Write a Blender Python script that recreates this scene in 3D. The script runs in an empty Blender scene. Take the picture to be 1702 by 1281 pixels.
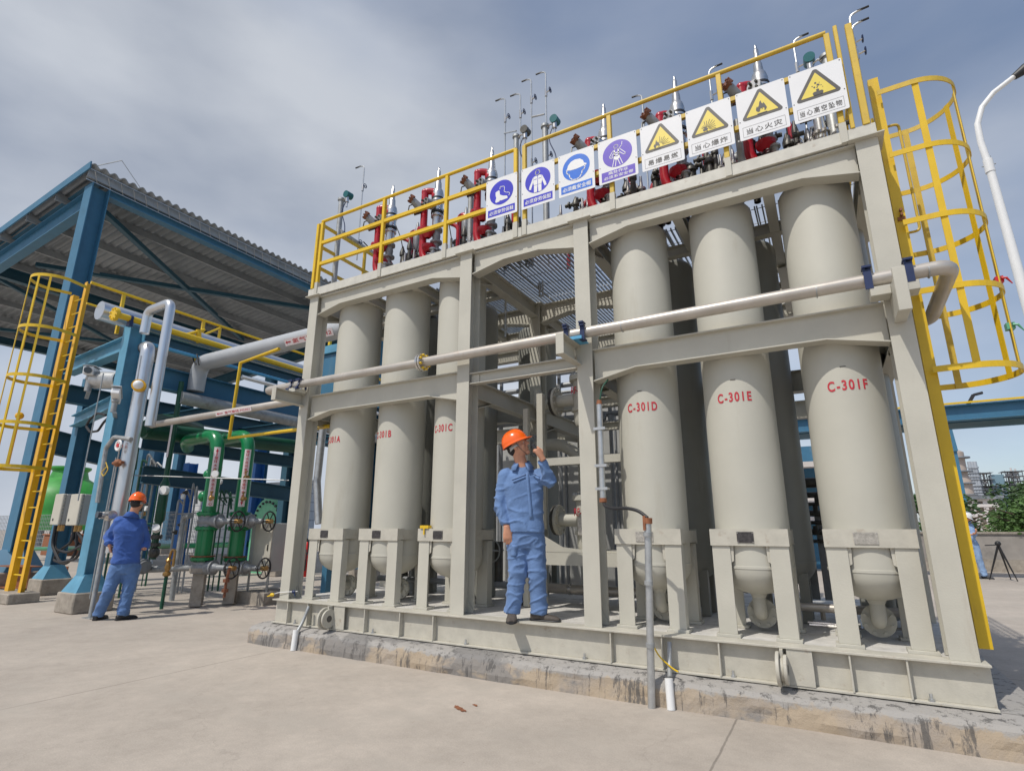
import bpy, bmesh, math, random
from mathutils import Vector, Matrix, noise
random.seed(7)
SC = bpy.context.scene
COL = SC.collection
rad = math.radians
# ---------------------------------------------------------------- camera
F_PX, YAW, PITCH, ROLL = 911.187, -0.5141, 0.2579, 0.0027
CAM = Vector((5.7763, -4.6582, 1.2477))
_f = Vector((math.sin(YAW)*math.cos(PITCH), math.cos(YAW)*math.cos(PITCH), math.sin(PITCH)))
_r = Vector((math.cos(YAW), -math.sin(YAW), 0)); _u = _r.cross(_f)
_r, _u = _r*math.cos(ROLL)+_u*math.sin(ROLL), -_r*math.sin(ROLL)+_u*math.cos(ROLL)
cam = bpy.data.cameras.new('camera'); cam_o = bpy.data.objects.new('camera', cam); COL.objects.link(cam_o)
cam_o.matrix_world = Matrix(((_r.x,_u.x,-_f.x,CAM.x),(_r.y,_u.y,-_f.y,CAM.y),(_r.z,_u.z,-_f.z,CAM.z),(0,0,0,1)))
cam.sensor_width = 36; cam.lens = F_PX*36/1702; cam.clip_end = 5000; cam.clip_start = 0.05
SC.camera = cam_o
# ---------------------------------------------------------------- sky, sun, exposure
SUN_DIR = Vector((0.34, 0.94, -1.50)).normalized()      # the way the light travels
EL = math.asin(-SUN_DIR.z); TO = -SUN_DIR
w = bpy.data.worlds.new('World'); SC.world = w; w.use_nodes = True
nt = w.node_tree; nt.nodes.clear(); N = nt.nodes.new; L = nt.links.new
out = N('ShaderNodeOutputWorld')
sky = N('ShaderNodeTexSky'); sky.sky_type = 'NISHITA'; sky.sun_disc = False
sky.sun_elevation = EL; sky.sun_rotation = math.atan2(TO.x, TO.y)
sky.air_density = 1.0; sky.dust_density = 1.6; sky.ozone_density = 1.4
bg = N('ShaderNodeBackground'); bg.inputs[1].default_value = 0.15; L(sky.outputs[0], bg.inputs[0])
tc = N('ShaderNodeTexCoord')
mp = N('ShaderNodeMapping'); mp.inputs['Scale'].default_value = (1, 1, 2.3); mp.inputs['Location'].default_value = (0.35, 0.1, 0.2)
L(tc.outputs['Generated'], mp.inputs[0])
n1 = N('ShaderNodeTexNoise'); n1.inputs['Scale'].default_value = 1.25; n1.inputs['Detail'].default_value = 6; n1.inputs['Roughness'].default_value = .46; n1.inputs['Distortion'].default_value = .25
n2 = N('ShaderNodeTexNoise'); n2.inputs['Scale'].default_value = 2.0; n2.inputs['Detail'].default_value = 7; n2.inputs['Roughness'].default_value = .47; n2.inputs['Distortion'].default_value = .0
L(mp.outputs[0], n1.inputs[0]); L(mp.outputs[0], n2.inputs[0])
sep = N('ShaderNodeSeparateXYZ'); L(tc.outputs['Generated'], sep.inputs[0])
def mth(op, a, b, clamp=False):
    m = N('ShaderNodeMath'); m.operation = op; m.use_clamp = clamp
    for i, v in enumerate((a, b)):
        if v is None: continue
        if isinstance(v, (int, float)): m.inputs[i].default_value = v
        else: L(v, m.inputs[i])
    return m.outputs[0]
# more cloud low down and to the left of the view (west), thinner to the upper right
xr = mth('MULTIPLY', sep.outputs['X'], -0.36)
cov = mth('ADD', n1.outputs['Fac'], xr)
cr = N('ShaderNodeMapRange'); cr.inputs[1].default_value = .27; cr.inputs[2].default_value = .74; L(cov, cr.inputs[0])
cc = N('ShaderNodeValToRGB'); L(n2.outputs['Fac'], cc.inputs[0])
cc.color_ramp.elements[0].position = .36; cc.color_ramp.elements[0].color = (.28, .32, .40, 1)
cc.color_ramp.elements[1].position = .66; cc.color_ramp.elements[1].color = (.57, .60, .65, 1)
# brighter towards the horizon
hz = N('ShaderNodeMapRange'); hz.inputs[1].default_value = 0.02; hz.inputs[2].default_value = .62; hz.inputs[3].default_value = 1.36; hz.inputs[4].default_value = 1.04; L(sep.outputs['Z'], hz.inputs[0])
vm = N('ShaderNodeVectorMath'); vm.operation = 'SCALE'; L(cc.outputs[0], vm.inputs[0]); L(hz.outputs[0], vm.inputs['Scale'])
bg2 = N('ShaderNodeBackground'); L(vm.outputs[0], bg2.inputs[0]); bg2.inputs[1].default_value = 1.0
mx = N('ShaderNodeMixShader'); mfac = mth('MULTIPLY', cr.outputs[0], .93); L(mfac, mx.inputs[0]); L(bg.outputs[0], mx.inputs[1]); L(bg2.outputs[0], mx.inputs[2])
L(mx.outputs[0], out.inputs[0])
sun = bpy.data.lights.new('sun', 'SUN'); sun.energy = 3.05; sun.angle = rad(.6); sun.color = (1, .955, .88)
sun_o = bpy.data.objects.new('sun', sun); COL.objects.link(sun_o)
sun_o.rotation_euler = SUN_DIR.to_track_quat('-Z', 'Y').to_euler(); sun_o.location = (0, -10, 20)
SC.view_settings.view_transform = 'Standard'; SC.view_settings.look = 'None'
SC.view_settings.exposure = 0.0; SC.view_settings.gamma = 1

# ---------------------------------------------------------------- helpers
def on(u, v, x=None, y=None, z=None):
    """world point seen at photograph pixel (u, v) on the plane x=, y= or z="""
    d = _f*F_PX + _r*(u-851) - _u*(v-640.5)
    t = (x-CAM.x)/d.x if x is not None else (y-CAM.y)/d.y if y is not None else (z-CAM.z)/d.z
    return CAM + d*t
def V(*a): return Vector(a)
def basis(d, up=None):
    d = d.normalized(); up = Vector(up) if up else Vector((0,0,1))
    if abs(d.dot(up)) > .98: up = Vector((0,1,0)) if abs(d.y) < .9 else Vector((1,0,0))
    s = d.cross(up).normalized(); return d, s, s.cross(d).normalized()
class MB:
    def __init__(s): s.v = []; s.f = []; s.sm = []; s.soft = False
    def add(s, vs, fs, smooth=False):
        k = len(s.v); s.v += [Vector(v) for v in vs]
        for f in fs: s.f.append([i+k for i in f]); s.sm.append(smooth)
        return s
    def box(s, x0, y0, z0, x1, y1, z1):
        x0,x1 = sorted((x0,x1)); y0,y1 = sorted((y0,y1)); z0,z1 = sorted((z0,z1))
        return s.add([(x,y,z) for z in (z0,z1) for y in (y0,y1) for x in (x0,x1)],
                     [(0,2,3,1),(4,5,7,6),(0,1,5,4),(2,6,7,3),(0,4,6,2),(1,3,7,5)])
    def beam(s, p0, p1, wd, ht, up=None):
        p0 = Vector(p0); p1 = Vector(p1); d, sd, u = basis(p1-p0, up)
        vs = [p + sd*a*wd/2 + u*b*ht/2 for p in (p0, p1) for a, b in ((-1,-1),(1,-1),(1,1),(-1,1))]
        return s.add(vs, [(3,2,1,0),(4,5,6,7),(0,1,5,4),(1,2,6,5),(2,3,7,6),(3,0,4,7)])
    def hbeam(s, p0, p1, wd, ht, up=None, t=.012):
        p0 = Vector(p0); p1 = Vector(p1); d, sd, u = basis(p1-p0, up)
        for k in (-1, 1):
            o = u*k*(ht-t)/2; s.beam(p0+o, p1+o, wd, t, u)
        return s.beam(p0, p1, t*.8, ht-2*t, u)
    def channel(s, p0, p1, wd, ht, up=None, side=1, t=.01):
        p0 = Vector(p0); p1 = Vector(p1); d, sd, u = basis(p1-p0, up)
        for k in (-1, 1):
            o = u*k*(ht-t)/2; s.beam(p0+o, p1+o, wd, t, u)
        o = sd*side*(wd-t)/2; return s.beam(p0+o, p1+o, t, ht-2*t, u)
    def ring(s, c, d, sd, u, r, n): return [c + (sd*math.cos(2*math.pi*i/n) + u*math.sin(2*math.pi*i/n))*r for i in range(n)]
    def cyl(s, p0, p1, r, r1=None, n=16, cap=True):
        p0 = Vector(p0); p1 = Vector(p1); r1 = r if r1 is None else r1; d, sd, u = basis(p1-p0)
        k = len(s.v); s.v += s.ring(p0,d,sd,u,r,n) + s.ring(p1,d,sd,u,r1,n)
        for i in range(n):
            j = (i+1) % n; s.f.append([k+i,k+j,k+n+j,k+n+i]); s.sm.append(True)
        if cap:
            s.f.append([k+i for i in range(n)][::-1]); s.sm.append(False); s.f.append([k+n+i for i in range(n)]); s.sm.append(False)
        return s
    def tube(s, pts, r, n=10, bend=0.0, cap=True):
        """round bar through points, corners rounded to radius bend"""
        pts = [Vector(p) for p in pts]; P = [pts[0]]
        for i in range(1, len(pts)-1):
            a, b, c = pts[i-1], pts[i], pts[i+1]
            if bend <= 0: P.append(b); continue
            l = min(bend, (a-b).length*.49, (c-b).length*.49)
            q0 = b+(a-b).normalized()*l; q2 = b+(c-b).normalized()*l
            for k in range(7):
                t = k/6; P.append(q0*(1-t)**2 + b*2*t*(1-t) + q2*t*t)
        P.append(pts[-1]); rs = r if isinstance(r, (list, tuple)) else [r]*len(P)
        if len(rs) != len(P): rs = [rs[0] + (rs[-1]-rs[0])*i/(len(P)-1) for i in range(len(P))]
        k = len(s.v); T = []
        for i in range(len(P)):
            t = (P[min(i+1,len(P)-1)]-P[max(i-1,0)]).normalized(); T.append(t)
        d, sd, u = basis(T[0])
        for i, p in enumerate(P):
            sd = (sd - T[i]*sd.dot(T[i])).normalized(); u = sd.cross(T[i]).normalized()
            s.v += [p + (sd*math.cos(2*math.pi*q/n) + u*math.sin(2*math.pi*q/n))*rs[i] for q in range(n)]
        for i in range(len(P)-1):
            for q in range(n):
                j = (q+1) % n; s.f.append([k+i*n+j,k+i*n+q,k+(i+1)*n+q,k+(i+1)*n+j]); s.sm.append(True)
        if cap:
            s.f.append([k+i for i in range(n)]); s.sm.append(False)
            e = k+(len(P)-1)*n; s.f.append([e+i for i in range(n)][::-1]); s.sm.append(False)
        return s
    def lathe(s, c, prof, n=24, axis=(0,0,1), smooth=True):
        """prof: list of (radius, height) along axis from c"""
        c = Vector(c); d, sd, u = basis(Vector(axis)); k = len(s.v)
        for r, h in prof: s.v += s.ring(c+d*h, d, sd, u, max(r, 1e-5), n)
        for i in range(len(prof)-1):
            flat = abs(prof[i][1]-prof[i+1][1]) < 1e-6 and abs(prof[i][0]-prof[i+1][0]) > 1e-4
            for q in range(n):
                j = (q+1) % n; s.f.append([k+i*n+q,k+i*n+j,k+(i+1)*n+j,k+(i+1)*n+q]); s.sm.append(smooth and not flat)
        return s
    def prism(s, poly, off):
        """flat polygon (3D points) pushed along off"""
        n = len(poly); off = Vector(off); P = [Vector(p) for p in poly]
        return s.add(P + [p+off for p in P], [list(range(n))[::-1], [n+i for i in range(n)]] + [[i,(i+1)%n,n+(i+1)%n,n+i] for i in range(n)])
    def ball(s, c, rx, ry=None, rz=None, n=14, m=9, rot=None):
        ry = rx if ry is None else ry; rz = rx if rz is None else rz; c = Vector(c); k = len(s.v)
        for i in range(m+1):
            a = -math.pi/2 + math.pi*i/m
            for q in range(n):
                b = 2*math.pi*q/n; p = Vector((rx*math.cos(a)*math.cos(b), ry*math.cos(a)*math.sin(b), rz*math.sin(a)))
                s.v.append(c + (rot @ p if rot else p))
        for i in range(m):
            for q in range(n):
                j = (q+1) % n; s.f.append([k+i*n+q,k+i*n+j,k+(i+1)*n+j,k+(i+1)*n+q]); s.sm.append(True)
        return s
    def flange(s, c, axis, r, t=.025, bolts=8, br=None):
        c = Vector(c); a = Vector(axis).normalized(); s.cyl(c-a*t/2, c+a*t/2, r, n=20)
        d, sd, u = basis(a); br = br or r*.12
        for i in range(bolts):
            an = 2*math.pi*(i+.5)/bolts; q = c + (sd*math.cos(an)+u*math.sin(an))*r*.8
            s.cyl(q-a*(t*.5+br*1.1), q+a*(t*.5+br*1.1), br, n=6)
        return s
    def bolts(s, pts, axis, r=.012, h=.012):
        a = Vector(axis).normalized()
        for p in pts: s.cyl(Vector(p), Vector(p)+a*h, r, n=6)
        return s
    def build(s, name, mat, parent=None, base=None, label=None):
        lo = [min(v[i] for v in s.v) for i in range(3)]; hi = [max(v[i] for v in s.v) for i in range(3)]
        wc = Vector(base) if base is not None else Vector(((lo[0]+hi[0])/2, (lo[1]+hi[1])/2, lo[2]))
        me = bpy.data.meshes.new(name); me.from_pydata([v-wc for v in s.v], [], s.f)
        me.polygons.foreach_set('use_smooth', s.sm); me.materials.append(mat); me.update()
        if any(s.sm) and not s.soft: me.set_sharp_from_angle(angle=rad(38))
        o = bpy.data.objects.new(name, me); COL.objects.link(o); place(o, wc, parent)
        if label: o['label'] = label
        return o
WL = {}
def place(o, wc, parent):
    WL[o.name] = Vector(wc)
    if parent is not None:
        o.parent = parent; o.location = Vector(wc) - WL[parent.name]
    else: o.location = wc
def tag(o, label, cat, group=None, kind=None):
    if label: o['label'] = label
    if cat: o['category'] = cat
    if group: o['group'] = group
    if kind: o['kind'] = kind
    return o
def thing(name, loc, label, cat, group=None):
    o = bpy.data.objects.new(name, None); o.empty_display_size = .1; COL.objects.link(o); place(o, loc, None)
    return tag(o, label, cat, group)
def copy_tree(o, loc=None, label=None, parent=None, rotz=None):
    c = o.copy(); COL.objects.link(c)
    if parent is not None: c.parent = parent
    if loc is not None: c.location = loc; WL[c.name] = Vector(loc)
    if label: c['label'] = label
    if rotz is not None: c.rotation_euler.z = rotz
    for ch in [x for x in SC.objects if x.parent == o]: copy_tree(ch, parent=c)
    return c
def bevel(o, wd=.006, seg=1):
    m = o.modifiers.new('bevel', 'BEVEL'); m.width = wd; m.segments = seg; m.limit_method = 'ANGLE'; m.angle_limit = rad(50)
    return o

# ---------------------------------------------------------------- materials
def mat(name, col, rough=.5, metal=0, var=.12, scale=6, dirt=None, dirt_amt=.0, dirt_scale=3, bump=.0, bump_scale=60, spec=.5, streak=False, coat=0, stretch=None):
    m = bpy.data.materials.new(name); m.use_nodes = True; t = m.node_tree; b = t.nodes['Principled BSDF']
    N = t.nodes.new; L = t.links.new
    b.inputs['Roughness'].default_value = rough; b.inputs['Metallic'].default_value = metal
    b.inputs['Specular IOR Level'].default_value = spec
    if coat: b.inputs['Coat Weight'].default_value = coat
    g = N('ShaderNodeNewGeometry'); pos = g.outputs['Position']
    if stretch:
        mpp = N('ShaderNodeMapping'); mpp.inputs['Scale'].default_value = stretch; L(pos, mpp.inputs[0]); pos = mpp.outputs[0]
    n = N('ShaderNodeTexNoise'); n.inputs['Scale'].default_value = scale; n.inputs['Detail'].default_value = 6; n.inputs['Roughness'].default_value = .6; L(pos, n.inputs[0])
    mr = N('ShaderNodeMapRange'); mr.inputs[1].default_value = .3; mr.inputs[2].default_value = .7
    mr.inputs[3].default_value = 1-var; mr.inputs[4].default_value = 1+var; L(n.outputs['Fac'], mr.inputs[0])
    vm = N('ShaderNodeVectorMath'); vm.operation = 'SCALE'; vm.inputs[0].default_value = col[:3]; L(mr.outputs[0], vm.inputs['Scale'])
    cur = vm.outputs[0]
    if dirt:
        n2 = N('ShaderNodeTexNoise'); n2.inputs['Scale'].default_value = dirt_scale; n2.inputs['Detail'].default_value = 9; n2.inputs['Roughness'].default_value = .68
        if streak:
            mp = N('ShaderNodeMapping'); mp.inputs['Scale'].default_value = (1, 1, .16); L(g.outputs['Position'], mp.inputs[0]); L(mp.outputs[0], n2.inputs[0])
        else: L(g.outputs['Position'], n2.inputs[0])
        r2 = N('ShaderNodeMapRange'); r2.inputs[1].default_value = .62-dirt_amt*.25; r2.inputs[2].default_value = .74-dirt_amt*.2; r2.inputs[4].default_value = min(1, .35+dirt_amt); L(n2.outputs['Fac'], r2.inputs[0])
        mx = N('ShaderNodeMix'); mx.data_type = 'RGBA'; L(r2.outputs[0], mx.inputs[0]); L(cur, mx.inputs[6]); mx.inputs[7].default_value = (*dirt, 1); cur = mx.outputs[2]
        ra = N('ShaderNodeMapRange'); ra.inputs[3].default_value = rough; ra.inputs[4].default_value = min(1, rough+.25); L(r2.outputs[0], ra.inputs[0]); L(ra.outputs[0], b.inputs['Roughness'])
    L(cur, b.inputs['Base Color'])
    if bump:
        n3 = N('ShaderNodeTexNoise'); n3.inputs['Scale'].default_value = bump_scale; n3.inputs['Detail'].default_value = 4; L(g.outputs['Position'], n3.inputs[0])
        bp = N('ShaderNodeBump'); bp.inputs['Strength'].default_value = bump; bp.inputs['Distance'].default_value = .01; L(n3.outputs['Fac'], bp.inputs['Height']); L(bp.outputs[0], b.inputs['Normal'])
    return m
M = {}
M['cream'] = mat('cream_paint', (.50, .48, .41), .5, var=.07, scale=2.5, dirt=(.33,.28,.21), dirt_amt=.07, dirt_scale=3.5, bump=.12, bump_scale=90, streak=True)
M['cream_edge'] = mat('cream_paint_worn', (.49, .465, .395), .55, var=.10, scale=9, dirt=(.23,.13,.07), dirt_amt=.1, dirt_scale=11, bump=.15, bump_scale=90)
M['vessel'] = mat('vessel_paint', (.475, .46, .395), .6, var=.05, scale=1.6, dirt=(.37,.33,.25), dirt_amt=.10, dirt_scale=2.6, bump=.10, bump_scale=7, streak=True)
M['edgech'] = mat('lit_edge_channel_paint', (.58, .56, .49), .32, var=.10, scale=9, dirt=(.25,.16,.10), dirt_amt=.1, dirt_scale=12)  # cream lightened to carry the sunlit glare along the channel
M['vesselshaded'] = mat('shade_greyed_vessel_paint', (.27, .27, .24), .5, var=.1, scale=1.6, dirt=(.12,.11,.09), dirt_amt=.08, dirt_scale=3, streak=True)  # back-row vessels: shade between the rows put into a darker grey
M['deck'] = mat('deck_paint', (.60, .58, .54), .65, var=.16, scale=8, dirt=(.26,.24,.21), dirt_amt=.3, dirt_scale=6, bump=.2)
M['yellow'] = mat('yellow_paint', (.72, .47, .015), .42, var=.07, scale=5, dirt=(.36,.22,.05), dirt_amt=.05, dirt_scale=8, streak=True)
M['oldyellow'] = mat('faded_yellow_paint', (.60, .41, .045), .5, var=.12, scale=7, dirt=(.30,.17,.07), dirt_amt=.16, dirt_scale=12)
M['orangeyellow'] = mat('deep_yellow_paint', (.78, .42, .008), .42, var=.08, scale=4, dirt=(.30,.20,.06), dirt_amt=.08, dirt_scale=7, streak=True)
M['blue'] = mat('blue_paint', (.045, .16, .265), .5, var=.10, scale=3, dirt=(.16,.22,.25), dirt_amt=.10, dirt_scale=4, streak=True)
M['blue2'] = mat('light_blue_paint', (.10, .29, .42), .5, var=.16, scale=3, dirt=(.30,.36,.36), dirt_amt=.14, dirt_scale=5)
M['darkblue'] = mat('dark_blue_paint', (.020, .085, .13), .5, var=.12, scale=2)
M['brightblue'] = mat('bright_blue_paint', (.02, .12, .36), .5, var=.1)
M['roof_in'] = mat('roof_sheet', (.28, .30, .315), .5, metal=.2, var=.15, scale=2, dirt=(.15,.155,.16), dirt_amt=.08, dirt_scale=2)
M['galv'] = mat('galvanised_steel', (.50, .51, .51), .42, metal=.75, var=.14, scale=14, dirt=(.28,.25,.21), dirt_amt=.08, dirt_scale=9)
M['galvdull'] = mat('dull_galvanised_steel', (.36, .37, .37), .5, metal=.4, var=.2, scale=10, dirt=(.18,.14,.10), dirt_amt=.18, dirt_scale=9)
M['steel'] = mat('stainless_steel', (.62, .60, .57), .25, metal=.95, var=.1, scale=20)
M['pipe'] = mat('weathered_stainless_pipe', (.50, .46, .41), .40, metal=.45, var=.12, scale=5, dirt=(.36,.28,.22), dirt_amt=.12, dirt_scale=9)
M['clad'] = mat('aluminium_cladding', (.66, .67, .68), .30, metal=.85, var=.06, scale=3, dirt=(.45,.44,.42), dirt_amt=.08, dirt_scale=5, bump=.1, bump_scale=14)
M['grayp'] = mat('grey_painted_pipe', (.42, .44, .46), .42, var=.06, scale=3)
M['white'] = mat('white_paint', (.78, .78, .77), .4, var=.03, scale=5)
M['sign'] = mat('sign_sheet', (.80, .80, .80), .22, var=.02, scale=5, spec=.6)
M['signblue'] = mat('sign_blue', (.035, .035, .50), .35, var=.08, scale=9)
M['signazure'] = mat('sign_azure', (.01, .14, .62), .35, var=.08, scale=9)
M['signviolet'] = mat('sign_violet', (.11, .06, .48), .35, var=.08, scale=9)
M['signyellow'] = mat('sign_yellow', (.78, .62, .10), .35, var=.05, scale=9)
M['signblack'] = mat('sign_dark_print', (.07, .065, .06), .45, var=.15, scale=12)
M['redtext'] = mat('stencil_red', (.50, .03, .045), .5, var=.25, scale=60)
M['red'] = mat('red_pipe_paint', (.42, .012, .025), .3, var=.12, scale=8, dirt=(.16,.03,.03), dirt_amt=.06, dirt_scale=12)
M['redbright'] = mat('bright_red_paint', (.62, .02, .02), .35, var=.1)
M['green'] = mat('green_pipe_paint', (.008, .20, .065), .28, var=.14, scale=3, coat=.2)
M['darkgreen'] = mat('dark_green_paint', (.008, .075, .04), .4, var=.2, scale=6)
M['palegreen'] = mat('pale_green_paint', (.13, .42, .24), .45, var=.1)
M['tankgreen'] = mat('cooling_tower_green', (.035, .27, .035), .5, var=.22, scale=1.2, dirt=(.25,.38,.18), dirt_amt=.16, dirt_scale=1.0)
M['black'] = mat('black_rubber', (.02, .02, .022), .5, var=.2)
M['navy'] = mat('navy_clamp_paint', (.012, .025, .085), .45, var=.2)
M['darkmetal'] = mat('dark_cast_metal', (.09, .088, .08), .45, metal=.5, var=.3, scale=18, dirt=(.12,.06,.03), dirt_amt=.2, dirt_scale=20)
M['castgrey'] = mat('grey_cast_valve', (.26, .27, .28), .45, metal=.2, var=.15, scale=9, dirt=(.14,.11,.08), dirt_amt=.15, dirt_scale=12)
M['brass'] = mat('brass', (.42, .25, .09), .35, metal=.7, var=.25, scale=25)
M['rust'] = mat('rusty_steel', (.26, .10, .045), .7, metal=.1, var=.3, scale=22)
M['brownflange'] = mat('brown_flange', (.20, .075, .04), .55, metal=.2, var=.35, scale=25)
M['teal'] = mat('teal_enamel', (.01, .12, .13), .35, var=.15)
M['cabinet'] = mat('cabinet_cream', (.52, .49, .41), .45, var=.05, scale=4)
M['greybox'] = mat('grey_enclosure', (.42, .42, .40), .45, var=.06, scale=4)
M['brick'] = mat('white_block', (.62, .61, .59), .7, var=.06)
M['dull'] = mat('bare_concrete_wall', (.33, .30, .27), .85, var=.2, scale=1.5, dirt=(.17,.16,.15), dirt_amt=.3, dirt_scale=.8, bump=.3, bump_scale=8)
M['cabblue'] = mat('blue_pad', (.10, .36, .58), .6, var=.1)
M['glass'] = mat('dark_window_glass', (.05, .07, .09), .12, var=.1)
M['orange'] = mat('orange_helmet', (.95, .135, .004), .22, var=.03, spec=.6, coat=.3)
M['whitehelm'] = mat('white_helmet', (.8, .8, .8), .25, var=.02)
M['skin'] = mat('skin', (.56, .27, .165), .5, var=.10, scale=30, dirt=(.58,.20,.13), dirt_amt=.05, dirt_scale=18)
M['hair'] = mat('black_hair', (.018, .014, .012), .6, var=.2)
M['shoe'] = mat('dusty_leather', (.085, .07, .058), .7, var=.35, scale=25, bump=.3, bump_scale=90)
M['shoeblack'] = mat('black_leather', (.02, .02, .022), .5, var=.3)
M['pink'] = mat('sticker_white', (.78, .70, .70), .4, var=.03)
M['label'] = mat('etched_plate', (.06, .055, .055), .4, metal=.3, var=.5, scale=45)
M['labelbright'] = mat('etched_plate_bright', (.48, .45, .40), .3, metal=.6, var=.3, scale=60)
M['leaf'] = mat('foliage', (.045, .10, .025), .6, var=.45, scale=.9)
M['leaf2'] = mat('foliage_light', (.075, .15, .035), .6, var=.4, scale=1.1)
M['bark'] = mat('bark', (.10, .075, .05), .9, var=.3)
M['haze_steel'] = mat('distant_grey_steel', (.34, .37, .41), .6, var=.25, scale=.4)  # haze_ colours hold the distant haze in the paint itself
M['haze_dark'] = mat('distant_dark_steel', (.19, .21, .235), .6, var=.3, scale=.5)
M['haze_tan'] = mat('distant_tan_cladding', (.40, .33, .28), .6, var=.15, scale=.3)
M['haze_blue'] = mat('distant_blue_cladding', (.16, .26, .32), .6, var=.1, scale=.2)
M['haze_white'] = mat('distant_white_wall', (.62, .58, .56), .6, var=.1, scale=.2)
def cloth(name, col, wr=.9):
    m = bpy.data.materials.new(name); m.use_nodes = True; t = m.node_tree; b = t.nodes['Principled BSDF']; N = t.nodes.new; L = t.links.new
    b.inputs['Roughness'].default_value = .85; b.inputs['Specular IOR Level'].default_value = .2
    b.inputs['Sheen Weight'].default_value = .12
    g = N('ShaderNodeNewGeometry')
    n = N('ShaderNodeTexNoise'); n.inputs['Scale'].default_value = 7; n.inputs['Detail'].default_value = 5; L(g.outputs['Position'], n.inputs[0])
    mr = N('ShaderNodeMapRange'); mr.inputs[1].default_value = .3; mr.inputs[2].default_value = .7; mr.inputs[3].default_value = .86; mr.inputs[4].default_value = 1.16; L(n.outputs['Fac'], mr.inputs[0])
    vm = N('ShaderNodeVectorMath'); vm.operation = 'SCALE'; vm.inputs[0].default_value = col; L(mr.outputs[0], vm.inputs['Scale']); L(vm.outputs[0], b.inputs['Base Color'])
    mp = N('ShaderNodeMapping'); mp.inputs['Scale'].default_value = (1.0, 1.0, 1.25); mp.inputs['Rotation'].default_value = (.5, .35, 0); L(g.outputs['Position'], mp.inputs[0])
    w1 = N('ShaderNodeTexNoise'); w1.inputs['Scale'].default_value = 6; w1.inputs['Detail'].default_value = 2.5; w1.inputs['Distortion'].default_value = 1.6; L(mp.outputs[0], w1.inputs[0])
    ab = N('ShaderNodeMath'); ab.operation = 'SUBTRACT'; ab.inputs[1].default_value = .5; L(w1.outputs['Fac'], ab.inputs[0])
    ab2 = N('ShaderNodeMath'); ab2.operation = 'ABSOLUTE'; L(ab.outputs[0], ab2.inputs[0])
    pw = N('ShaderNodeMath'); pw.operation = 'POWER'; pw.inputs[1].default_value = .6; L(ab2.outputs[0], pw.inputs[0])
    bp = N('ShaderNodeBump'); bp.inputs['Strength'].default_value = wr*.35; bp.inputs['Distance'].default_value = .02; L(pw.outputs[0], bp.inputs['Height'])
    L(bp.outputs[0], b.inputs['Normal']); return m
M['jacket'] = cloth('worn_blue_workwear', (.135, .225, .42))
M['trouser'] = cloth('faded_blue_workwear', (.13, .215, .40))
M['jacket2'] = cloth('deep_blue_workwear', (.055, .12, .37))
M['trouser2'] = cloth('mid_blue_workwear', (.11, .20, .40))
M['jacket3'] = cloth('pale_blue_workwear', (.26, .38, .58))

def text(body, height, mtx, matl, name, parent, bold=0, spacing=1.0, thick=.0008, fitw=None, label=None):
    """flat lettering: local x right, y up, mtx to world; body centred"""
    c = bpy.data.curves.new('t', 'FONT'); c.body = body; c.size = 1; c.align_x = 'CENTER'; c.align_y = 'CENTER'
    c.offset = bold; c.space_character = spacing; c.resolution_u = 2
    to = bpy.data.objects.new('t', c); COL.objects.link(to); bpy.context.view_layer.update()
    me = bpy.data.meshes.new_from_object(to.evaluated_get(bpy.context.evaluated_depsgraph_get()))
    COL.objects.unlink(to); bpy.data.objects.remove(to); bpy.data.curves.remove(c)
    xs = [v.co.x for v in me.vertices]; ys = [v.co.y for v in me.vertices]
    h = max(ys)-min(ys); cx = (max(xs)+min(xs))/2; cy = (max(ys)+min(ys))/2; s = height/h
    sx = s if fitw is None else fitw/(max(xs)-min(xs))
    b = MB(); b.v = [mtx @ Vector(((v.co.x-cx)*sx, (v.co.y-cy)*s, thick)) for v in me.vertices]
    b.f = [list(p.vertices) for p in me.polygons]; b.sm = [False]*len(b.f)
    bpy.data.meshes.remove(me)
    return b.build(name, matl, parent, label=label)
def frame_m(o, xdir, ydir):
    x = Vector(xdir).normalized(); z = x.cross(Vector(ydir)).normalized(); y = z.cross(x)
    return Matrix(((x.x,y.x,z.x,o[0]),(x.y,y.y,z.y,o[1]),(x.z,y.z,z.z,o[2]),(0,0,0,1)))
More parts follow.
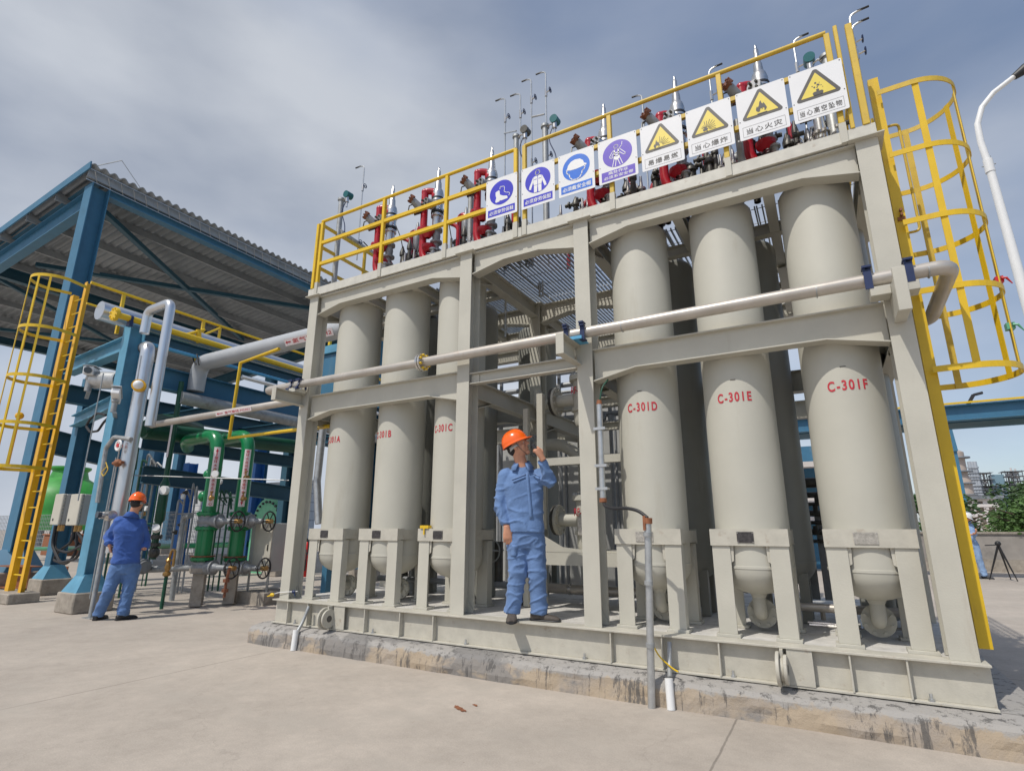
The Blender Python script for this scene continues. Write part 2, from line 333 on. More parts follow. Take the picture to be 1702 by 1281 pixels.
# ================================================================= GROUND
def ground_mat():
    m = bpy.data.materials.new('yard_concrete'); m.use_nodes = True; t = m.node_tree; b = t.nodes['Principled BSDF']; N = t.nodes.new; L = t.links.new
    g = N('ShaderNodeNewGeometry'); P = g.outputs['Position']
    def noi(s, d=5, r=.55, sc=None):
        n = N('ShaderNodeTexNoise'); n.inputs['Scale'].default_value = s; n.inputs['Detail'].default_value = d; n.inputs['Roughness'].default_value = r
        if sc:
            mp = N('ShaderNodeMapping'); mp.inputs['Scale'].default_value = sc; L(P, mp.inputs[0]); L(mp.outputs[0], n.inputs[0])
        else: L(P, n.inputs[0])
        return n.outputs['Fac']
    def mr(x, a, b_, c, d):
        n = N('ShaderNodeMapRange'); n.inputs[1].default_value = a; n.inputs[2].default_value = b_; n.inputs[3].default_value = c; n.inputs[4].default_value = d; L(x, n.inputs[0]); return n.outputs[0]
    def ma(op, a, c):
        n = N('ShaderNodeMath'); n.operation = op
        for i, v in enumerate((a, c)):
            if isinstance(v, (int, float)): n.inputs[i].default_value = v
            elif v is not None: L(v, n.inputs[i])
        return n.outputs[0]
    k = ma('MULTIPLY', mr(noi(.45, 6, .6), .3, .7, .84, 1.12), mr(noi(14, 4, .7), .3, .7, .95, 1.05))
    k = ma('MULTIPLY', k, mr(noi(3.2, 8, .7), .35, .65, .92, 1.06))
    k = ma('MULTIPLY', k, mr(noi(110, 3, .6), .3, .7, .88, 1.08))
    sp = N('ShaderNodeSeparateXYZ'); L(P, sp.inputs[0])
    wob = ma('MULTIPLY', ma('SUBTRACT', noi(6, 3), .5), .02)
    # slab joints every 4.6 m along x and 5 m along y
    def joint(c, off, step):
        a = ma('ADD', ma('ADD', sp.outputs[c], off), wob); a = ma('PINGPONG', a, step/2)
        return mr(a, .004, .009, .6, 1)
    jx = joint('X', -5.05, 4.6); jy = joint('Y', 3.1, 5.2)
    k = ma('MULTIPLY', k, ma('MULTIPLY', jx, jy))
    # fine cracks
    vo = N('ShaderNodeTexVoronoi'); vo.feature = 'DISTANCE_TO_EDGE'; vo.inputs['Scale'].default_value = .33
    wv = N('ShaderNodeVectorMath'); nn = N('ShaderNodeTexNoise'); nn.inputs['Scale'].default_value = 2.2; nn.inputs['Detail'].default_value = 5; L(P, nn.inputs[0])
    wv.operation = 'MULTIPLY_ADD'; L(nn.outputs['Color'], wv.inputs[0]); wv.inputs[1].default_value = (.7,.7,.7); L(P, wv.inputs[2]); L(wv.outputs[0], vo.inputs[0])
    k = ma('MULTIPLY', k, mr(vo.outputs['Distance'], 0, .0025, .90, 1))
    vm = N('ShaderNodeVectorMath'); vm.operation = 'SCALE'; vm.inputs[0].default_value = (.44, .387, .33); L(k, vm.inputs['Scale']); cur = vm.outputs[0]
    # greyish worn patches and brown stains
    mx = N('ShaderNodeMix'); mx.data_type = 'RGBA'; L(mr(noi(.9, 7, .62, (1,1.6,1)), .52, .66, 0, .55), mx.inputs[0]); L(cur, mx.inputs[6]); mx.inputs[7].default_value = (.40,.36,.31,1); cur = mx.outputs[2]
    mx = N('ShaderNodeMix'); mx.data_type = 'RGBA'; L(mr(noi(2.7, 6, .7), .66, .76, 0, .6), mx.inputs[0]); L(cur, mx.inputs[6]); mx.inputs[7].default_value = (.25,.20,.155,1); cur = mx.outputs[2]
    mx = N('ShaderNodeMix'); mx.data_type = 'RGBA'; L(mr(noi(26, 3, .6), .735, .76, 0, .8), mx.inputs[0]); L(cur, mx.inputs[6]); mx.inputs[7].default_value = (.17,.12,.09,1); cur = mx.outputs[2]
    L(cur, b.inputs['Base Color']); b.inputs['Roughness'].default_value = .86; b.inputs['Specular IOR Level'].default_value = .3
    bp = N('ShaderNodeBump'); bp.inputs['Strength'].default_value = .22; bp.inputs['Distance'].default_value = .012
    L(ma('ADD', noi(38, 8, .75), ma('MULTIPLY', noi(3, 4), 1.2)), bp.inputs['Height']); L(bp.outputs[0], b.inputs['Normal'])
    return m
M['ground'] = ground_mat()
g = MB().add([(-900,-400,0),(900,-400,0),(900,1400,0),(-900,1400,0)], [(0,1,2,3)])
tag(g.build('ground', M['ground'], base=(0,0,0)), 'pale dusty concrete yard with slab joints and stains', None, kind='structure')
# rusty stain patches lying on the yard
def blot(name, c, rx, ry, z, mt, label, seed, rot=0):
    rnd = random.Random(seed); pts = []
    for i in range(26):
        a = 2*math.pi*i/26; k = 1+rnd.uniform(-.28,.28); x = rx*k*math.cos(a); y = ry*k*math.sin(a)
        pts.append((c[0]+x*math.cos(rot)-y*math.sin(rot), c[1]+x*math.sin(rot)+y*math.cos(rot), z))
    b = MB().add(pts, [list(range(26))]); tag(b.build(name, mt), label, None, kind='structure')

# ================================================================= PLINTH
def plinth_mat():
    m = bpy.data.materials.new('stained_concrete'); m.use_nodes = True; t = m.node_tree; b = t.nodes['Principled BSDF']; N = t.nodes.new; L = t.links.new
    g = N('ShaderNodeNewGeometry'); P = g.outputs['Position']
    def noi(s, d, r, sc=(1,1,1)):
        n = N('ShaderNodeTexNoise'); n.inputs['Scale'].default_value = s; n.inputs['Detail'].default_value = d; n.inputs['Roughness'].default_value = r
        mp = N('ShaderNodeMapping'); mp.inputs['Scale'].default_value = sc; L(P, mp.inputs[0]); L(mp.outputs[0], n.inputs[0]); return n.outputs['Fac']
    def mr(x, a, b_, c, d):
        n = N('ShaderNodeMapRange'); n.inputs[1].default_value = a; n.inputs[2].default_value = b_; n.inputs[3].default_value = c; n.inputs[4].default_value = d; L(x, n.inputs[0]); return n.outputs[0]
    def mix(f, a, c):
        mx = N('ShaderNodeMix'); mx.data_type = 'RGBA'; L(f, mx.inputs[0])
        if isinstance(a, tuple): mx.inputs[6].default_value = a
        else: L(a, mx.inputs[6])
        mx.inputs[7].default_value = c; return mx.outputs[2]
    sp = N('ShaderNodeSeparateXYZ'); L(P, sp.inputs[0])
    cur = mix(mr(noi(2.2, 6, .6), .45, .6, 0, 1), (.41,.33,.24,1), (.36,.31,.26,1))
    # darker grey render coat towards the top, broken edge
    ad = N('ShaderNodeMath'); ad.operation = 'MULTIPLY_ADD'; L(noi(5, 7, .7), ad.inputs[0]); ad.inputs[1].default_value = .22; L(sp.outputs['Z'], ad.inputs[2])
    cur = mix(mr(ad.outputs[0], .235, .255, 0, .92), cur, (.36,.345,.325,1))
    cur = mix(mr(noi(1.1, 5, .6, (1,1,2)), .54, .58, 0, .85), cur, (.215,.205,.195,1))
    # dark vertical run marks
    cur = mix(mr(noi(11, 6, .8, (1,1,.07)), .53, .60, 0, .85), cur, (.10,.095,.09,1))
    cur = mix(mr(noi(7, 9, .8), .60, .70, 0, .6), cur, (.13,.125,.12,1))
    L(cur, b.inputs['Base Color']); b.inputs['Roughness'].default_value = .9
    bp = N('ShaderNodeBump'); bp.inputs['Strength'].default_value = .7; bp.inputs['Distance'].default_value = .02; L(noi(12, 9, .75), bp.inputs['Height']); L(bp.outputs[0], b.inputs['Normal'])
    return m
M['plinth'] = plinth_mat()
M['oldconc'] = mat('old_footing_concrete', (.34,.30,.25), .9, var=.22, scale=7, dirt=(.19,.15,.12), dirt_amt=.3, dirt_scale=6, bump=.5, bump_scale=22)
b = MB()
X0, X1, YB = -.2, 6.78, 3.7
nx, prof = 150, [(-.225,0),(-.222,.05),(-.215,.10),(-.205,.145),(-.175,.172),(-.10,.186),(-.02,.198)]
k0 = 0
for i in range(nx+1):
    x = X0 + (X1-X0)*i/nx
    for (yy, zz) in prof:
        n_ = noise.noise((x*2.1, yy*9, zz*9)); n2_ = noise.noise((x*9, yy*23, zz*23))
        b.v.append(Vector((x, yy + n_*.022 + n2_*.010, max(0, zz + (n2_*.007 if zz else 0)))))
m_ = len(prof)
for i in range(nx):
    for j in range(m_-1): b.f.append([i*m_+j, (i+1)*m_+j, (i+1)*m_+j+1, i*m_+j+1]); b.sm.append(False)
k0 = len(b.v); b.v += [Vector((X0,YB,0)), Vector((X0,YB,.198)), Vector((X1,YB,0)), Vector((X1,YB,.198))]
b.f += [[k0+1]+[m_-1-j for j in range(m_)][0:]+[k0], [nx*m_+j for j in range(m_)]+[k0+3,k0+2], [m_-1,nx*m_+m_-1,k0+3,k0+1], [k0,k0+2,k0+3,k0+1]]
b.sm += [False]*4
b.f[-4] = [k0, k0+1] + [j for j in range(m_-1,-1,-1)]
tag(b.build('concrete_plinth', M['plinth']), 'long low stained concrete plinth under the cream vessel frame', 'plinth')

# ================================================================= VESSEL FRAME
CX = [0, 2.466, 3.857, 6.325]; CW = .154; ZD, ZT = .465, 4.286
YR = [0, 1.70, 3.3]                       # rows of columns
skid = thing('vessel_frame', (3.24, 1.7, .2), 'tall cream steel frame holding the six lettered vessels', 'steel frame')
# base: web, flanges, stiffeners
b = MB(); XL, XR = -.04, 6.52
b.box(XL, -.064, ZD-.016, XR, .10, ZD-.001); b.box(XL, -.05, .203, XR, .10, .218); b.box(XL, 0, .218, XR, .012, ZD-.016)
for x in (.222,.552,1.41,1.885,2.302,4.1,4.518,4.94,5.775,6.093): b.box(x-.006, -.056, .218, x+.006, 0, ZD-.016)
b.box(XL, .012, .218, XL+.012, 3.5, ZD-.016); b.box(XR-.014, .012, .218, XR-.002, 3.5, ZD-.016); b.box(XL, 3.48, .218, XR, 3.5, ZD-.016)
bevel(b.build('base_beam', M['cream_edge'], skid), .002)
b = MB()
for x in (.341,1.517,2.674,3.861,5.022,6.192): b.cyl((x,-.03,.218),(x,-.03,.262),.010,n=6).cyl((x,-.03,.218),(x,-.03,.232),.019,n=6)
b.build('anchor_bolt', M['galv'], skid)
b = MB(); b.box(XL+.012, .10, ZD-.022, XR-.014, 3.48, ZD-.005); b.build('deck_plate', M['deck'], skid)
# lifting lugs: thick pipe stub with ring
for i, x in enumerate((.934, 5.363)):
    b = MB(); b.cyl((x-.035,-.115,.325),(x-.012,-.115,.325),.112,n=32); b.cyl((x+.012,-.115,.325),(x+.035,-.115,.325),.095,n=32); b.cyl((x-.012,-.115,.325),(x+.012,-.115,.325),.075,n=28)
    l = b.build('lifting_lug', M['cream_edge'], skid); bevel(l, .003)
    b = MB(); b.cyl((x-.037,-.115,.325),(x+.037,-.115,.325),.034,n=20); b.build('lug_hole', M['signblack'], l)
    b = MB(); b.box(x-.010,-.11,.22,x+.010,-.003,ZD-.017); b.box(x+.03,-.055,.22,x+.19,-.045,ZD-.017); b.build('lug_web', M['cream_edge'], l)
# columns (each an H section)
def column(x, y, name='column', z0=ZD, z1=ZT, d=.19):
    b = MB(); b.box(x, y, z0, x+CW, y+.012, z1); b.box(x, y+d-.012, z0, x+CW, y+d, z1); b.box(x+CW/2-.005, y+.012, z0, x+CW/2+.005, y+d-.012, z1)
    for s in (-1, 1):   # foot gussets
        xc = x+CW/2+s*.005; b.prism([(xc, y+d-.022, z0), (xc+s*.070, y+d-.022, z0), (xc+s*.070, y+d-.022, z0+.02), (xc, y+d-.022, z0+.14)], (0,-.008,0))
    b.box(x-.045, y-.05, z1+.0005, x+CW+.045, y+d+.03, z1+.010)
    return b.build(name, M['cream'], skid)
for x in CX:
    for y in YR: column(x, y)
# front beams: top (with haunches), middle
def fbeam(x0, x1, y, zb, zt, haunch=.085, hl=.40, th=.012, inner=(True, True), name='beam', mt=None, fl=.13):
    b = MB(); yc = y+.045
    pts = [(x0,zb-haunch*inner[0])] + ([(x0+hl, zb)] if inner[0] else []) + ([(x1-hl, zb)] if inner[1] else []) + [(x1,zb-haunch*inner[1])]
    b.prism([(p[0], yc, p[1]+.010) for p in pts] + [(x1, yc, zt-.011), (x0, yc, zt-.011)], (0, .009, 0))
    b.box(x0, y, zt-.011, x1, y+fl, zt)
    for i in range(len(pts)-1):
        p, q = pts[i], pts[i+1]; b.prism([(p[0],y,p[1]),(q[0],y,q[1]),(q[0],y,q[1]+.010),(p[0],y,p[1]+.010)], (0,fl,0))
    return b.build(name, mt or M['cream'], skid)
e = .0015
for y in YR:
    for i in range(3):
        a, c = CX[i]+CW+e, CX[i+1]-e
        fbeam(a, c, y+.012, 4.10, 4.284, name='top_beam')
        if i == 1: fbeam(a, c, y+.012, 2.745, 2.865, inner=(False, False), name='middle_beam', fl=.09)
        else: fbeam(a, c, y+.012, 2.675, 2.905, name='middle_beam')
b = MB()
b.bolts([(CX[1]+CW+.05, .054, z) for z in (2.775,2.832)], (0,-1,0), .02, .012).box(CX[1]+CW+.002,.045,2.757,CX[1]+CW+.10,.054,2.853)
b.build('splice_plate', M['cream_edge'], skid)
# deck-edge channel carrying the guard rail, with a visible joint
b = MB(); b.box(-.03, -.012, 4.298, 3.263, -.002, 4.408); b.box(3.267, -.012, 4.298, 6.47, -.002, 4.408)
b.box(-.03, -.002, 4.398, 6.47, .07, 4.408); b.box(-.03, -.002, 4.298, 6.47, .06, 4.305)
b.box(6.47, -.012, 4.298, 6.48, 3.5, 4.408); b.box(-.04, -.012, 4.298, -.03, 3.5, 4.408); b.box(-.03, 3.49, 4.298, 6.47, 3.5, 4.408)
b.build('edge_channel', M['edgech'], skid)
# cross beams (along y) at top and middle
for x in CX:
    xc = x+CW/2
    for (z0, z1, nm) in ((4.10, 4.284, 'cross_beam'), (2.63, 2.83, 'cross_beam')):
        b = MB()
        for y0, y1 in ((YR[0]+.195, YR[1]-.003), (YR[1]+.195, YR[2]-.003)):
            b.hbeam((xc,y0,(z0+z1)/2),(xc,y1,(z0+z1)/2), .12, z1-z0, t=.010)
            b.prism([(xc-.004,y0,z0-.10),(xc-.004,y0+.30,z0),(xc-.004,y0,z0)], (.008,0,0)); b.prism([(xc-.05,y0,z0-.11),(xc-.05,y0+.33,z0-.0),(xc-.05,y0+.33,z0-.01),(xc-.05,y0,z0-.12)], (.10,0,0))
        b.build(nm, M['cream'], skid)
# joists under the grating
for x in (.82,1.64,4.85,5.65):
    b = MB(); b.hbeam((x,.15,4.20),(x,3.28,4.20), .09, .13, t=.009); b.build('joist', M['cream'], skid)
for y in (.95, 2.5):
    for xa, xb in ((.16,2.46),(4.02,6.32)): b = MB(); b.hbeam((xa,y,4.19),(xb,y,4.19), .09, .12, t=.009); b.build('joist', M['cream'], skid)
# grating: bearing bars along y, cross rods along x, round openings left for the vessel tops by splitting in panels
def grating(x0, x1, y0, y1, z=4.385):
    b = MB(); n = int((x1-x0)/.048)
    for i in range(n+1):
        x = x0+(x1-x0)*i/n; b.box(x-.0065, y0, z-.028, x+.0065, y1, z)
    for i in range(int((y1-y0)/.3)+1):
        y = y0+.05+i*.3
        if y < y1: b.box(x0, y-.0025, z-.008, x1, y+.0025, z-.003)
    return b.build('grating_panel', M['galvdull'], skid)
for (x0,x1,y0,y1) in ((0,.9,.75,2.4),(.92,1.9,.75,2.4),(1.92,2.75,.10,2.4),(2.77,3.75,.08,1.7),(2.77,3.75,1.72,3.4),(3.77,4.6,.75,3.4),(4.62,5.5,.75,3.4),(5.52,6.46,.75,3.4),(0,.9,2.42,3.4),(.92,1.9,2.42,3.4),(1.92,2.75,2.42,3.4)):
    grating(x0,x1,y0,y1)
# bracket arms carrying the long pipe
for i, (x, yt, zb, zt) in enumerate(((.02,-.43,2.775,2.925),(3.83,-.41,2.765,2.955))):
    b = MB(); b.box(x, yt, zb, x+.008, -.002, zt); b.box(x+.008, yt, zt-.008, x+.075, -.002, zt); b.box(x+.008, yt, zb, x+.075, -.002, zb+.008)
    b.box(x, yt-.008, zb, x+.075, yt, zt)
    b.build('bracket_arm', M['cream'], skid)
b = MB(); b.box(6.362,-.30,2.72,6.438,-.002,2.955); b.box(6.235,-.17,2.895,6.3605,-.03,2.965); b.box(6.4395,-.17,2.895,6.53,-.03,2.965); b.box(6.362,-.335,2.70,6.438,-.3005,3.02)
bevel(b.build('bracket_arm', M['cream'], skid), .003)
b = MB(); b.box(.005,-.19,2.927,.125,-.02,2.975); b.build('pipe_shoe', M['cream'], skid)
b = MB(); b.box(3.84,-.20,2.957,3.99,-.02,2.966).box(3.84,-.20,2.967,3.99,-.192,2.985)
b.build('pipe_shoe', M['cabblue'], skid)
# small inner posts and beams of the filter bay
def ipost(x, y, z0, z1, w_=.075):
    b = MB(); b.box(x-w_/2, y-w_/2, z0, x+w_/2, y+w_/2, z1); return bevel(b.build('inner_post', M['cream'], skid), .003)
ipost(3.07,.80,1.26,2.75); ipost(3.07,.80,ZD,.90); ipost(4.13,.80,.47,2.62); ipost(3.62,.80,ZD,.90)
b = MB(); b.box(3.11,.765,1.93,4.09,.835,2.01); b.box(3.02,.76,.90,4.16,.84,1.03); b.box(3.02,.84,.93,3.10,1.5,1.03); b.box(3.02,1.5,.93,4.1,1.58,1.03)
b.prism([(2.98,.757,1.26),(2.98,.757,1.03),(3.55,.757,1.03),(3.55,.757,1.06),(3.33,.757,1.08)], (0,.003,0)); b.box(3.11,.84,1.032,4.09,1.5,1.042)
b.box(2.84,.80,.47,2.90,.86,2.6)
b.build('inner_frame', M['cream'], skid)

# ================================================================= VESSELS
VR = .285; VY = .42
def vessel(x, y, label, letter=None, top=4.27, group='upright gas storage vessels', plate='label', shade='vessel'):
    t = thing('gas_vessel', (x, y, ZD), label, 'vessel', group)
    pr = []; zb, zt = .96, top-.13; n = 8
    for i in range(n+1): a = math.pi/2*i/n; pr.append((max(.03,VR*math.sin(a)), zb-.205*math.cos(a)))
    pr += [(VR+.004, zb+.001), (VR+.004, zb+.02), (VR, zb+.022), (VR, zt)]
    for i in range(1, n+1): a = math.pi/2*i/n; pr.append((max(.05,VR*math.cos(a)), zt+.13*math.sin(a)))
    pr.append((.001, zt+.13))
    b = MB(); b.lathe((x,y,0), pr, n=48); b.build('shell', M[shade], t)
    # bottom nozzle and ring flange behind it
    b = MB(); b.tube([(x,y,.77),(x,y,.60),(x+.0,y+.22,.60)], .050, n=16, bend=.09); b.lathe((x,y,.72), [(.07,.05),(.045,0)], n=16)
    b.flange((x,y+.13,.60), (0,1,0), .115, .03, 8, .016); b.build('bottom_nozzle', M[shade], t)
    b = MB(); b.cyl((x,y,top-.05),(x,y,top+.18),.05,n=14); b.flange((x,y,top+.16),(0,0,1),.095,.03,8); b.build('top_nozzle', M['cream_edge'], t)
    # support: saddle plate, four legs with foot plates
    s = MB(); pw, y0 = .285, y-.306
    s.box(x-pw, y0, 1.135, x+pw, y0+.010, 1.262); s.box(x-pw+.001,y0+.0105,1.252,x+pw-.001,y0+.12,1.2615); s.box(x-pw+.001,y0+.0105,1.1355,x+pw-.001,y0+.06,1.1445)
    for sx in (-1, 1):
        s.box(x+sx*pw, y0+.0105, 1.146, x+sx*(pw-.009), y+.30, 1.2505)
        s.prism([(x+sx*(pw-.02),y0+.026,1.135),(x+sx*(pw-.168),y0+.026,1.135),(x+sx*(pw-.162),y0+.026,1.02),(x+sx*(pw-.14),y0+.026,1.005),(x+sx*(pw-.02),y0+.026,1.005)], (0,.008,0))
    s.box(x-pw, y+.32, 1.135, x+pw, y+.33, 1.262)
    if letter: s.build('support_collar', M['cream_edge'], t)
    for sx in (-1, 1):
        for (ya, yb) in ((y0+.014, y0+.11), (y+.20, y+.30)):
            if not letter:
                l = MB(); xc = x+sx*.17; yc_ = y+(.16 if yb > y else -.16); l.box(xc-.04,yc_-.04,ZD,xc+.04,yc_+.04,.88); l.build('leg', M['vesselshaded'], t); continue
            l = MB(); xa = x+sx*pw-(.008 if sx > 0 else -.008); xb = xa - sx*.135
            l.box(xa, ya, ZD+.02, xb, ya+.010, 1.135); l.box(xa, ya+.01, ZD+.02, xa-sx*.010, yb, 1.135)
            l.box(xa+sx*.02, ya-.02, ZD-.003, xb-sx*.02, yb+.02, ZD+.02); l.bolts([(xb+sx*.05, yb-.02, ZD+.02)], (0,0,1), .016, .03)
            bevel(l.build('leg', M['cream'], t), .002)
    if plate:
        b = MB(); pz = .055 if plate == 'labelbright' else .045
        b.box(x-pz*1.35-.02, y0-.006, 1.198-.04, x+pz*1.35-.02, y0-.0015, 1.198+.042)
        p_ = b.build('nameplate', M[plate], t)
        q = MB(); q.bolts([(x-.02+sx*(pz*1.35-.006), y0-.006, 1.198+sz*.034) for sx in (-1,1) for sz in (-1,1)], (0,-1,0), .004, .003); q.build('rivets', M['steel'], p_)
    if letter:
        # stencilled number wrapped on the shell
        c = bpy.data.curves.new('t', 'FONT'); c.body = letter; c.size = 1; c.align_x = 'CENTER'; c.align_y = 'CENTER'; c.offset = .028; c.space_character = 1.25
        to = bpy.data.objects.new('t', c); COL.objects.link(to); bpy.context.view_layer.update()
        me = bpy.data.meshes.new_from_object(to.evaluated_get(bpy.context.evaluated_depsgraph_get())); COL.objects.unlink(to); bpy.data.objects.remove(to); bpy.data.curves.remove(c)
        bm = bmesh.new(); bm.from_mesh(me); bpy.data.meshes.remove(me)
        xs = [v.co.x for v in bm.verts]; w0, w1 = min(xs), max(xs)
        for k in range(1, 14):   # cut into strips so the flat letters bend with the shell
            xx = w0+(w1-w0)*k/14
            bmesh.ops.bisect_plane(bm, geom=bm.verts[:]+bm.edges[:]+bm.faces[:], plane_co=(xx,0,0), plane_no=(1,0,0))
        WT, HT = .275, .082; ys = [v.co.y for v in bm.verts]; hh = max(ys)-min(ys); yc = (max(ys)+min(ys))/2
        b = MB()
        for v in bm.verts:
            sx = (v.co.x-(w0+w1)/2)/(w1-w0)*WT + LET_OFF.get(letter, 0); a = sx/VR; R_ = VR+.0022
            b.v.append(Vector((x+R_*math.sin(a), y-R_*math.cos(a), 2.33+(v.co.y-yc)/hh*HT)))
        b.f = [[v.index for v in f.verts] for f in bm.faces]; b.sm = [False]*len(b.f); bm.free()
        b.build('lettering', M['redtext'], t)
        if letter[-1] in 'DEF':
            b = MB(); a0 = .05; R_ = VR+.003
            pts = [(x+R_*math.sin(a), y-R_*math.cos(a)) for a in (a0-.10,a0-.03,a0+.04)]
            b.add([(p[0],p[1],2.475) for p in pts]+[(p[0],p[1],2.481) for p in pts], [(0,1,4,3),(1,2,5,4)]); b.build('weld_mark', M['darkmetal'], t)
    return t
LET_OFF = {'C-301A': -.055, 'C-301B': -.055, 'C-301C': -.04, 'C-301D': .015, 'C-301E': .0, 'C-301F': .02}
for (x, L_, lab, pl) in ((.55,'C-301A','cream vessel lettered C-301A at the left end of the row','label'),(1.37,'C-301B','cream vessel lettered C-301B, second from the left','label'),
        (2.22,'C-301C','cream vessel lettered C-301C beside the second column','label'),(4.40,'C-301D','cream vessel lettered C-301D with a conduit crossing its plate','labelbright'),
        (5.20,'C-301E','cream vessel lettered C-301E with a dark nameplate','label'),(6.00,'C-301F','cream vessel lettered C-301F at the right end, bright nameplate','labelbright')):
    vessel(x, VY, lab, L_, plate=pl)
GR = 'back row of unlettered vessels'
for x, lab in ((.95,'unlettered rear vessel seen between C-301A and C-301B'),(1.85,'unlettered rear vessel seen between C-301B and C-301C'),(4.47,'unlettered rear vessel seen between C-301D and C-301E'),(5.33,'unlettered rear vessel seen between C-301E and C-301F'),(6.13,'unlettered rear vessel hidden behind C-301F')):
    vessel(x, 1.32, lab, None, plate=None, group=GR, shade='vesselshaded')
vessel(2.20, 2.45, 'unlettered far vessel in the shade behind the worker with the radio', None, plate=None, group=GR, shade='vesselshaded')
# yellow tag on the support collar of C-301C
b = MB(); b.box(1.97,.10,1.264,2.08,.16,1.295); b.box(2.02,.095,1.20,2.035,.103,1.264)
tag(b.build('yellow_tag', M['yellow']), 'small yellow tag resting on the support of vessel C-301C', 'tag')

# ================================================================= GUARD RAIL ON TOP
rail = thing('guard_rail', (3.2,0,4.41), 'yellow guard rail along the top front of the vessel frame', 'railing')
PZ = 4.41; POSTS = [.107,1.24,2.24,3.19,3.30,4.29,5.37,6.26]
def sq(x0,y0,z0,x1,y1,z1,nm,mt,par): b = MB(); b.box(x0,y0,z0,x1,y1,z1); return bevel(b.build(nm, mt, par), .004)
for x in POSTS: sq(x-.022,-.022,PZ+.075,x+.022,.022,5.40 if x not in (3.19,3.30) else 5.42,'post',M['oldyellow'] if x > 3.25 else M['yellow'],rail); 
b = MB()
for x in POSTS: b = MB(); b.box(x-.026,-.024,4.30,x+.026,.026,PZ+.075); b.build('post_foot', M['cream'], rail)
for (a, c) in ((.107,3.168),(3.322,6.238)):
    mt = M['yellow'] if a < 3 else M['oldyellow']
    b = MB(); b.cyl((a-.02,0,5.42),(c+.02,0,5.42),.021,n=14); b.build('top_rail', mt, rail)
    for z in (5.08, 4.76):
        b = MB(); xs = [a]+[x for x in POSTS if a < x < c]+[c]
        for p, q in zip(xs, xs[1:]): b.box(p+.0225,-.018,z-.022,q-.0225,.018,z+.022)
        b.build('middle_rail', mt, rail)
# end return at the left: rails running back
for y in (.9,1.8,2.7): sq(.02-.02,y-.02,PZ,.02+.02,y+.02,5.40,'post',M['yellow'],rail)
sq(.0,-.02,4.41,.045,.02,5.40,'post',M['yellow'],rail)
for z in (5.42,5.08,4.76):
    b = MB(); b.box(.005,.03,z-.02,.035,3.4,z+.02); b.build('return_rail', M['yellow'], rail)
# right end: paired worn posts and return
sq(6.315,-.02,4.41,6.345,.03,5.45,'post',M['oldyellow'],rail); sq(6.40,-.02,4.41,6.45,.03,5.42,'post',M['oldyellow'],rail)
sq(6.42,1.4,4.41,6.46,1.44,5.40,'post',M['oldyellow'],rail)
b = MB()
for z in (5.40,5.08,4.76): b.box(6.425,.9,z-.02,6.455,3.4,z+.02)
b.build('return_rail', M['oldyellow'], rail)

# ================================================================= SIGNS
def sign_frame(x, w_=.40, h_=.50, zc=4.835): return frame_m((x, -.047, zc), (1,0,0), (0,0,1))
def flat(mtx, pts, z, matl, name, par):
    b = MB(); b.add([mtx @ Vector((p[0],p[1],z)) for p in pts], [list(range(len(pts)))]); return b.build(name, matl, par)
def multi(mtx, polys, z, matl, name, par):
    b = MB()
    for pts in polys: b.add([mtx @ Vector((p[0],p[1],z)) for p in pts], [list(range(len(pts)))])
    return b.build(name, matl, par)
def stroke(pts, w_, closed=False):
    """thin polyline as quads"""
    out_ = []; P = [Vector((p[0],p[1],0)) for p in pts]
    if closed: P.append(P[0])
    for a, c in zip(P, P[1:]):
        d = (c-a); l = d.length
        if l < 1e-6: continue
        d /= l; n_ = Vector((-d.y,d.x,0))*w_/2; e_ = d*w_*.3
        out_.append([a-e_-n_, c+e_-n_, c+e_+n_, a-e_+n_])
    return out_
def circ(cx, cy, r, n=40, ry=None): return [(cx+r*math.cos(2*math.pi*i/n), cy+(ry or r)*math.sin(2*math.pi*i/n)) for i in range(n)]
def sign_base(x, label, tilt=0):
    t = thing('safety_sign', (x, -.04, 4.585), label, 'sign', 'safety signs on the guard rail')
    mt = sign_frame(x)
    b = MB(); w2, h2, r = .2, .25, .012
    pts = []
    for sx, sy, a0 in ((1,-1,-90),(1,1,0),(-1,1,90),(-1,-1,180)):
        for k in range(4): a = rad(a0+30*k); pts.append((sx*(w2-r)+r*math.cos(a), sy*(h2-r)+r*math.sin(a)))
    b.prism([mt @ Vector((p[0],p[1],0)) for p in pts], mt.to_3x3() @ Vector((0,0,-.003))); b.build('panel', M['sign'], t)
    for sx in (-1,1):
        for yy in (.232,-.06): b = MB(); b.cyl(mt @ Vector((sx*.186,yy,0)), mt @ Vector((sx*.186,yy,.003)), .0045, n=8); b.build('screw', M['darkmetal'], t)
    return t, mt
SG = .0012
def mandatory(x, label, lines, colr, draw):
    t, mt = sign_base(x, label)
    flat(mt, circ(0,.055,.152), SG, M[colr], 'disc', t)
    two = len(lines) == 2; h_ = .042 if two else .033
    flat(mt, [(-.172,-.158-h_-.03),(.172,-.158-h_-.03),(.172,-.165+h_),(-.172,-.165+h_)], SG, M[colr], 'caption_band', t)
    if two:
        text(lines[0], .036, mt @ Matrix.Translation((.0,-.148,SG)), M['white'], 'lettering', t, bold=.010, fitw=.20); text(lines[1], .036, mt @ Matrix.Translation((0,-.196,SG)), M['white'], 'lettering', t, bold=.010, fitw=.30)
    else: text(lines[0], .052, mt @ Matrix.Translation((0,-.178,SG)), M['white'], 'lettering', t, bold=.012, fitw=.31)
    draw(t, mt)
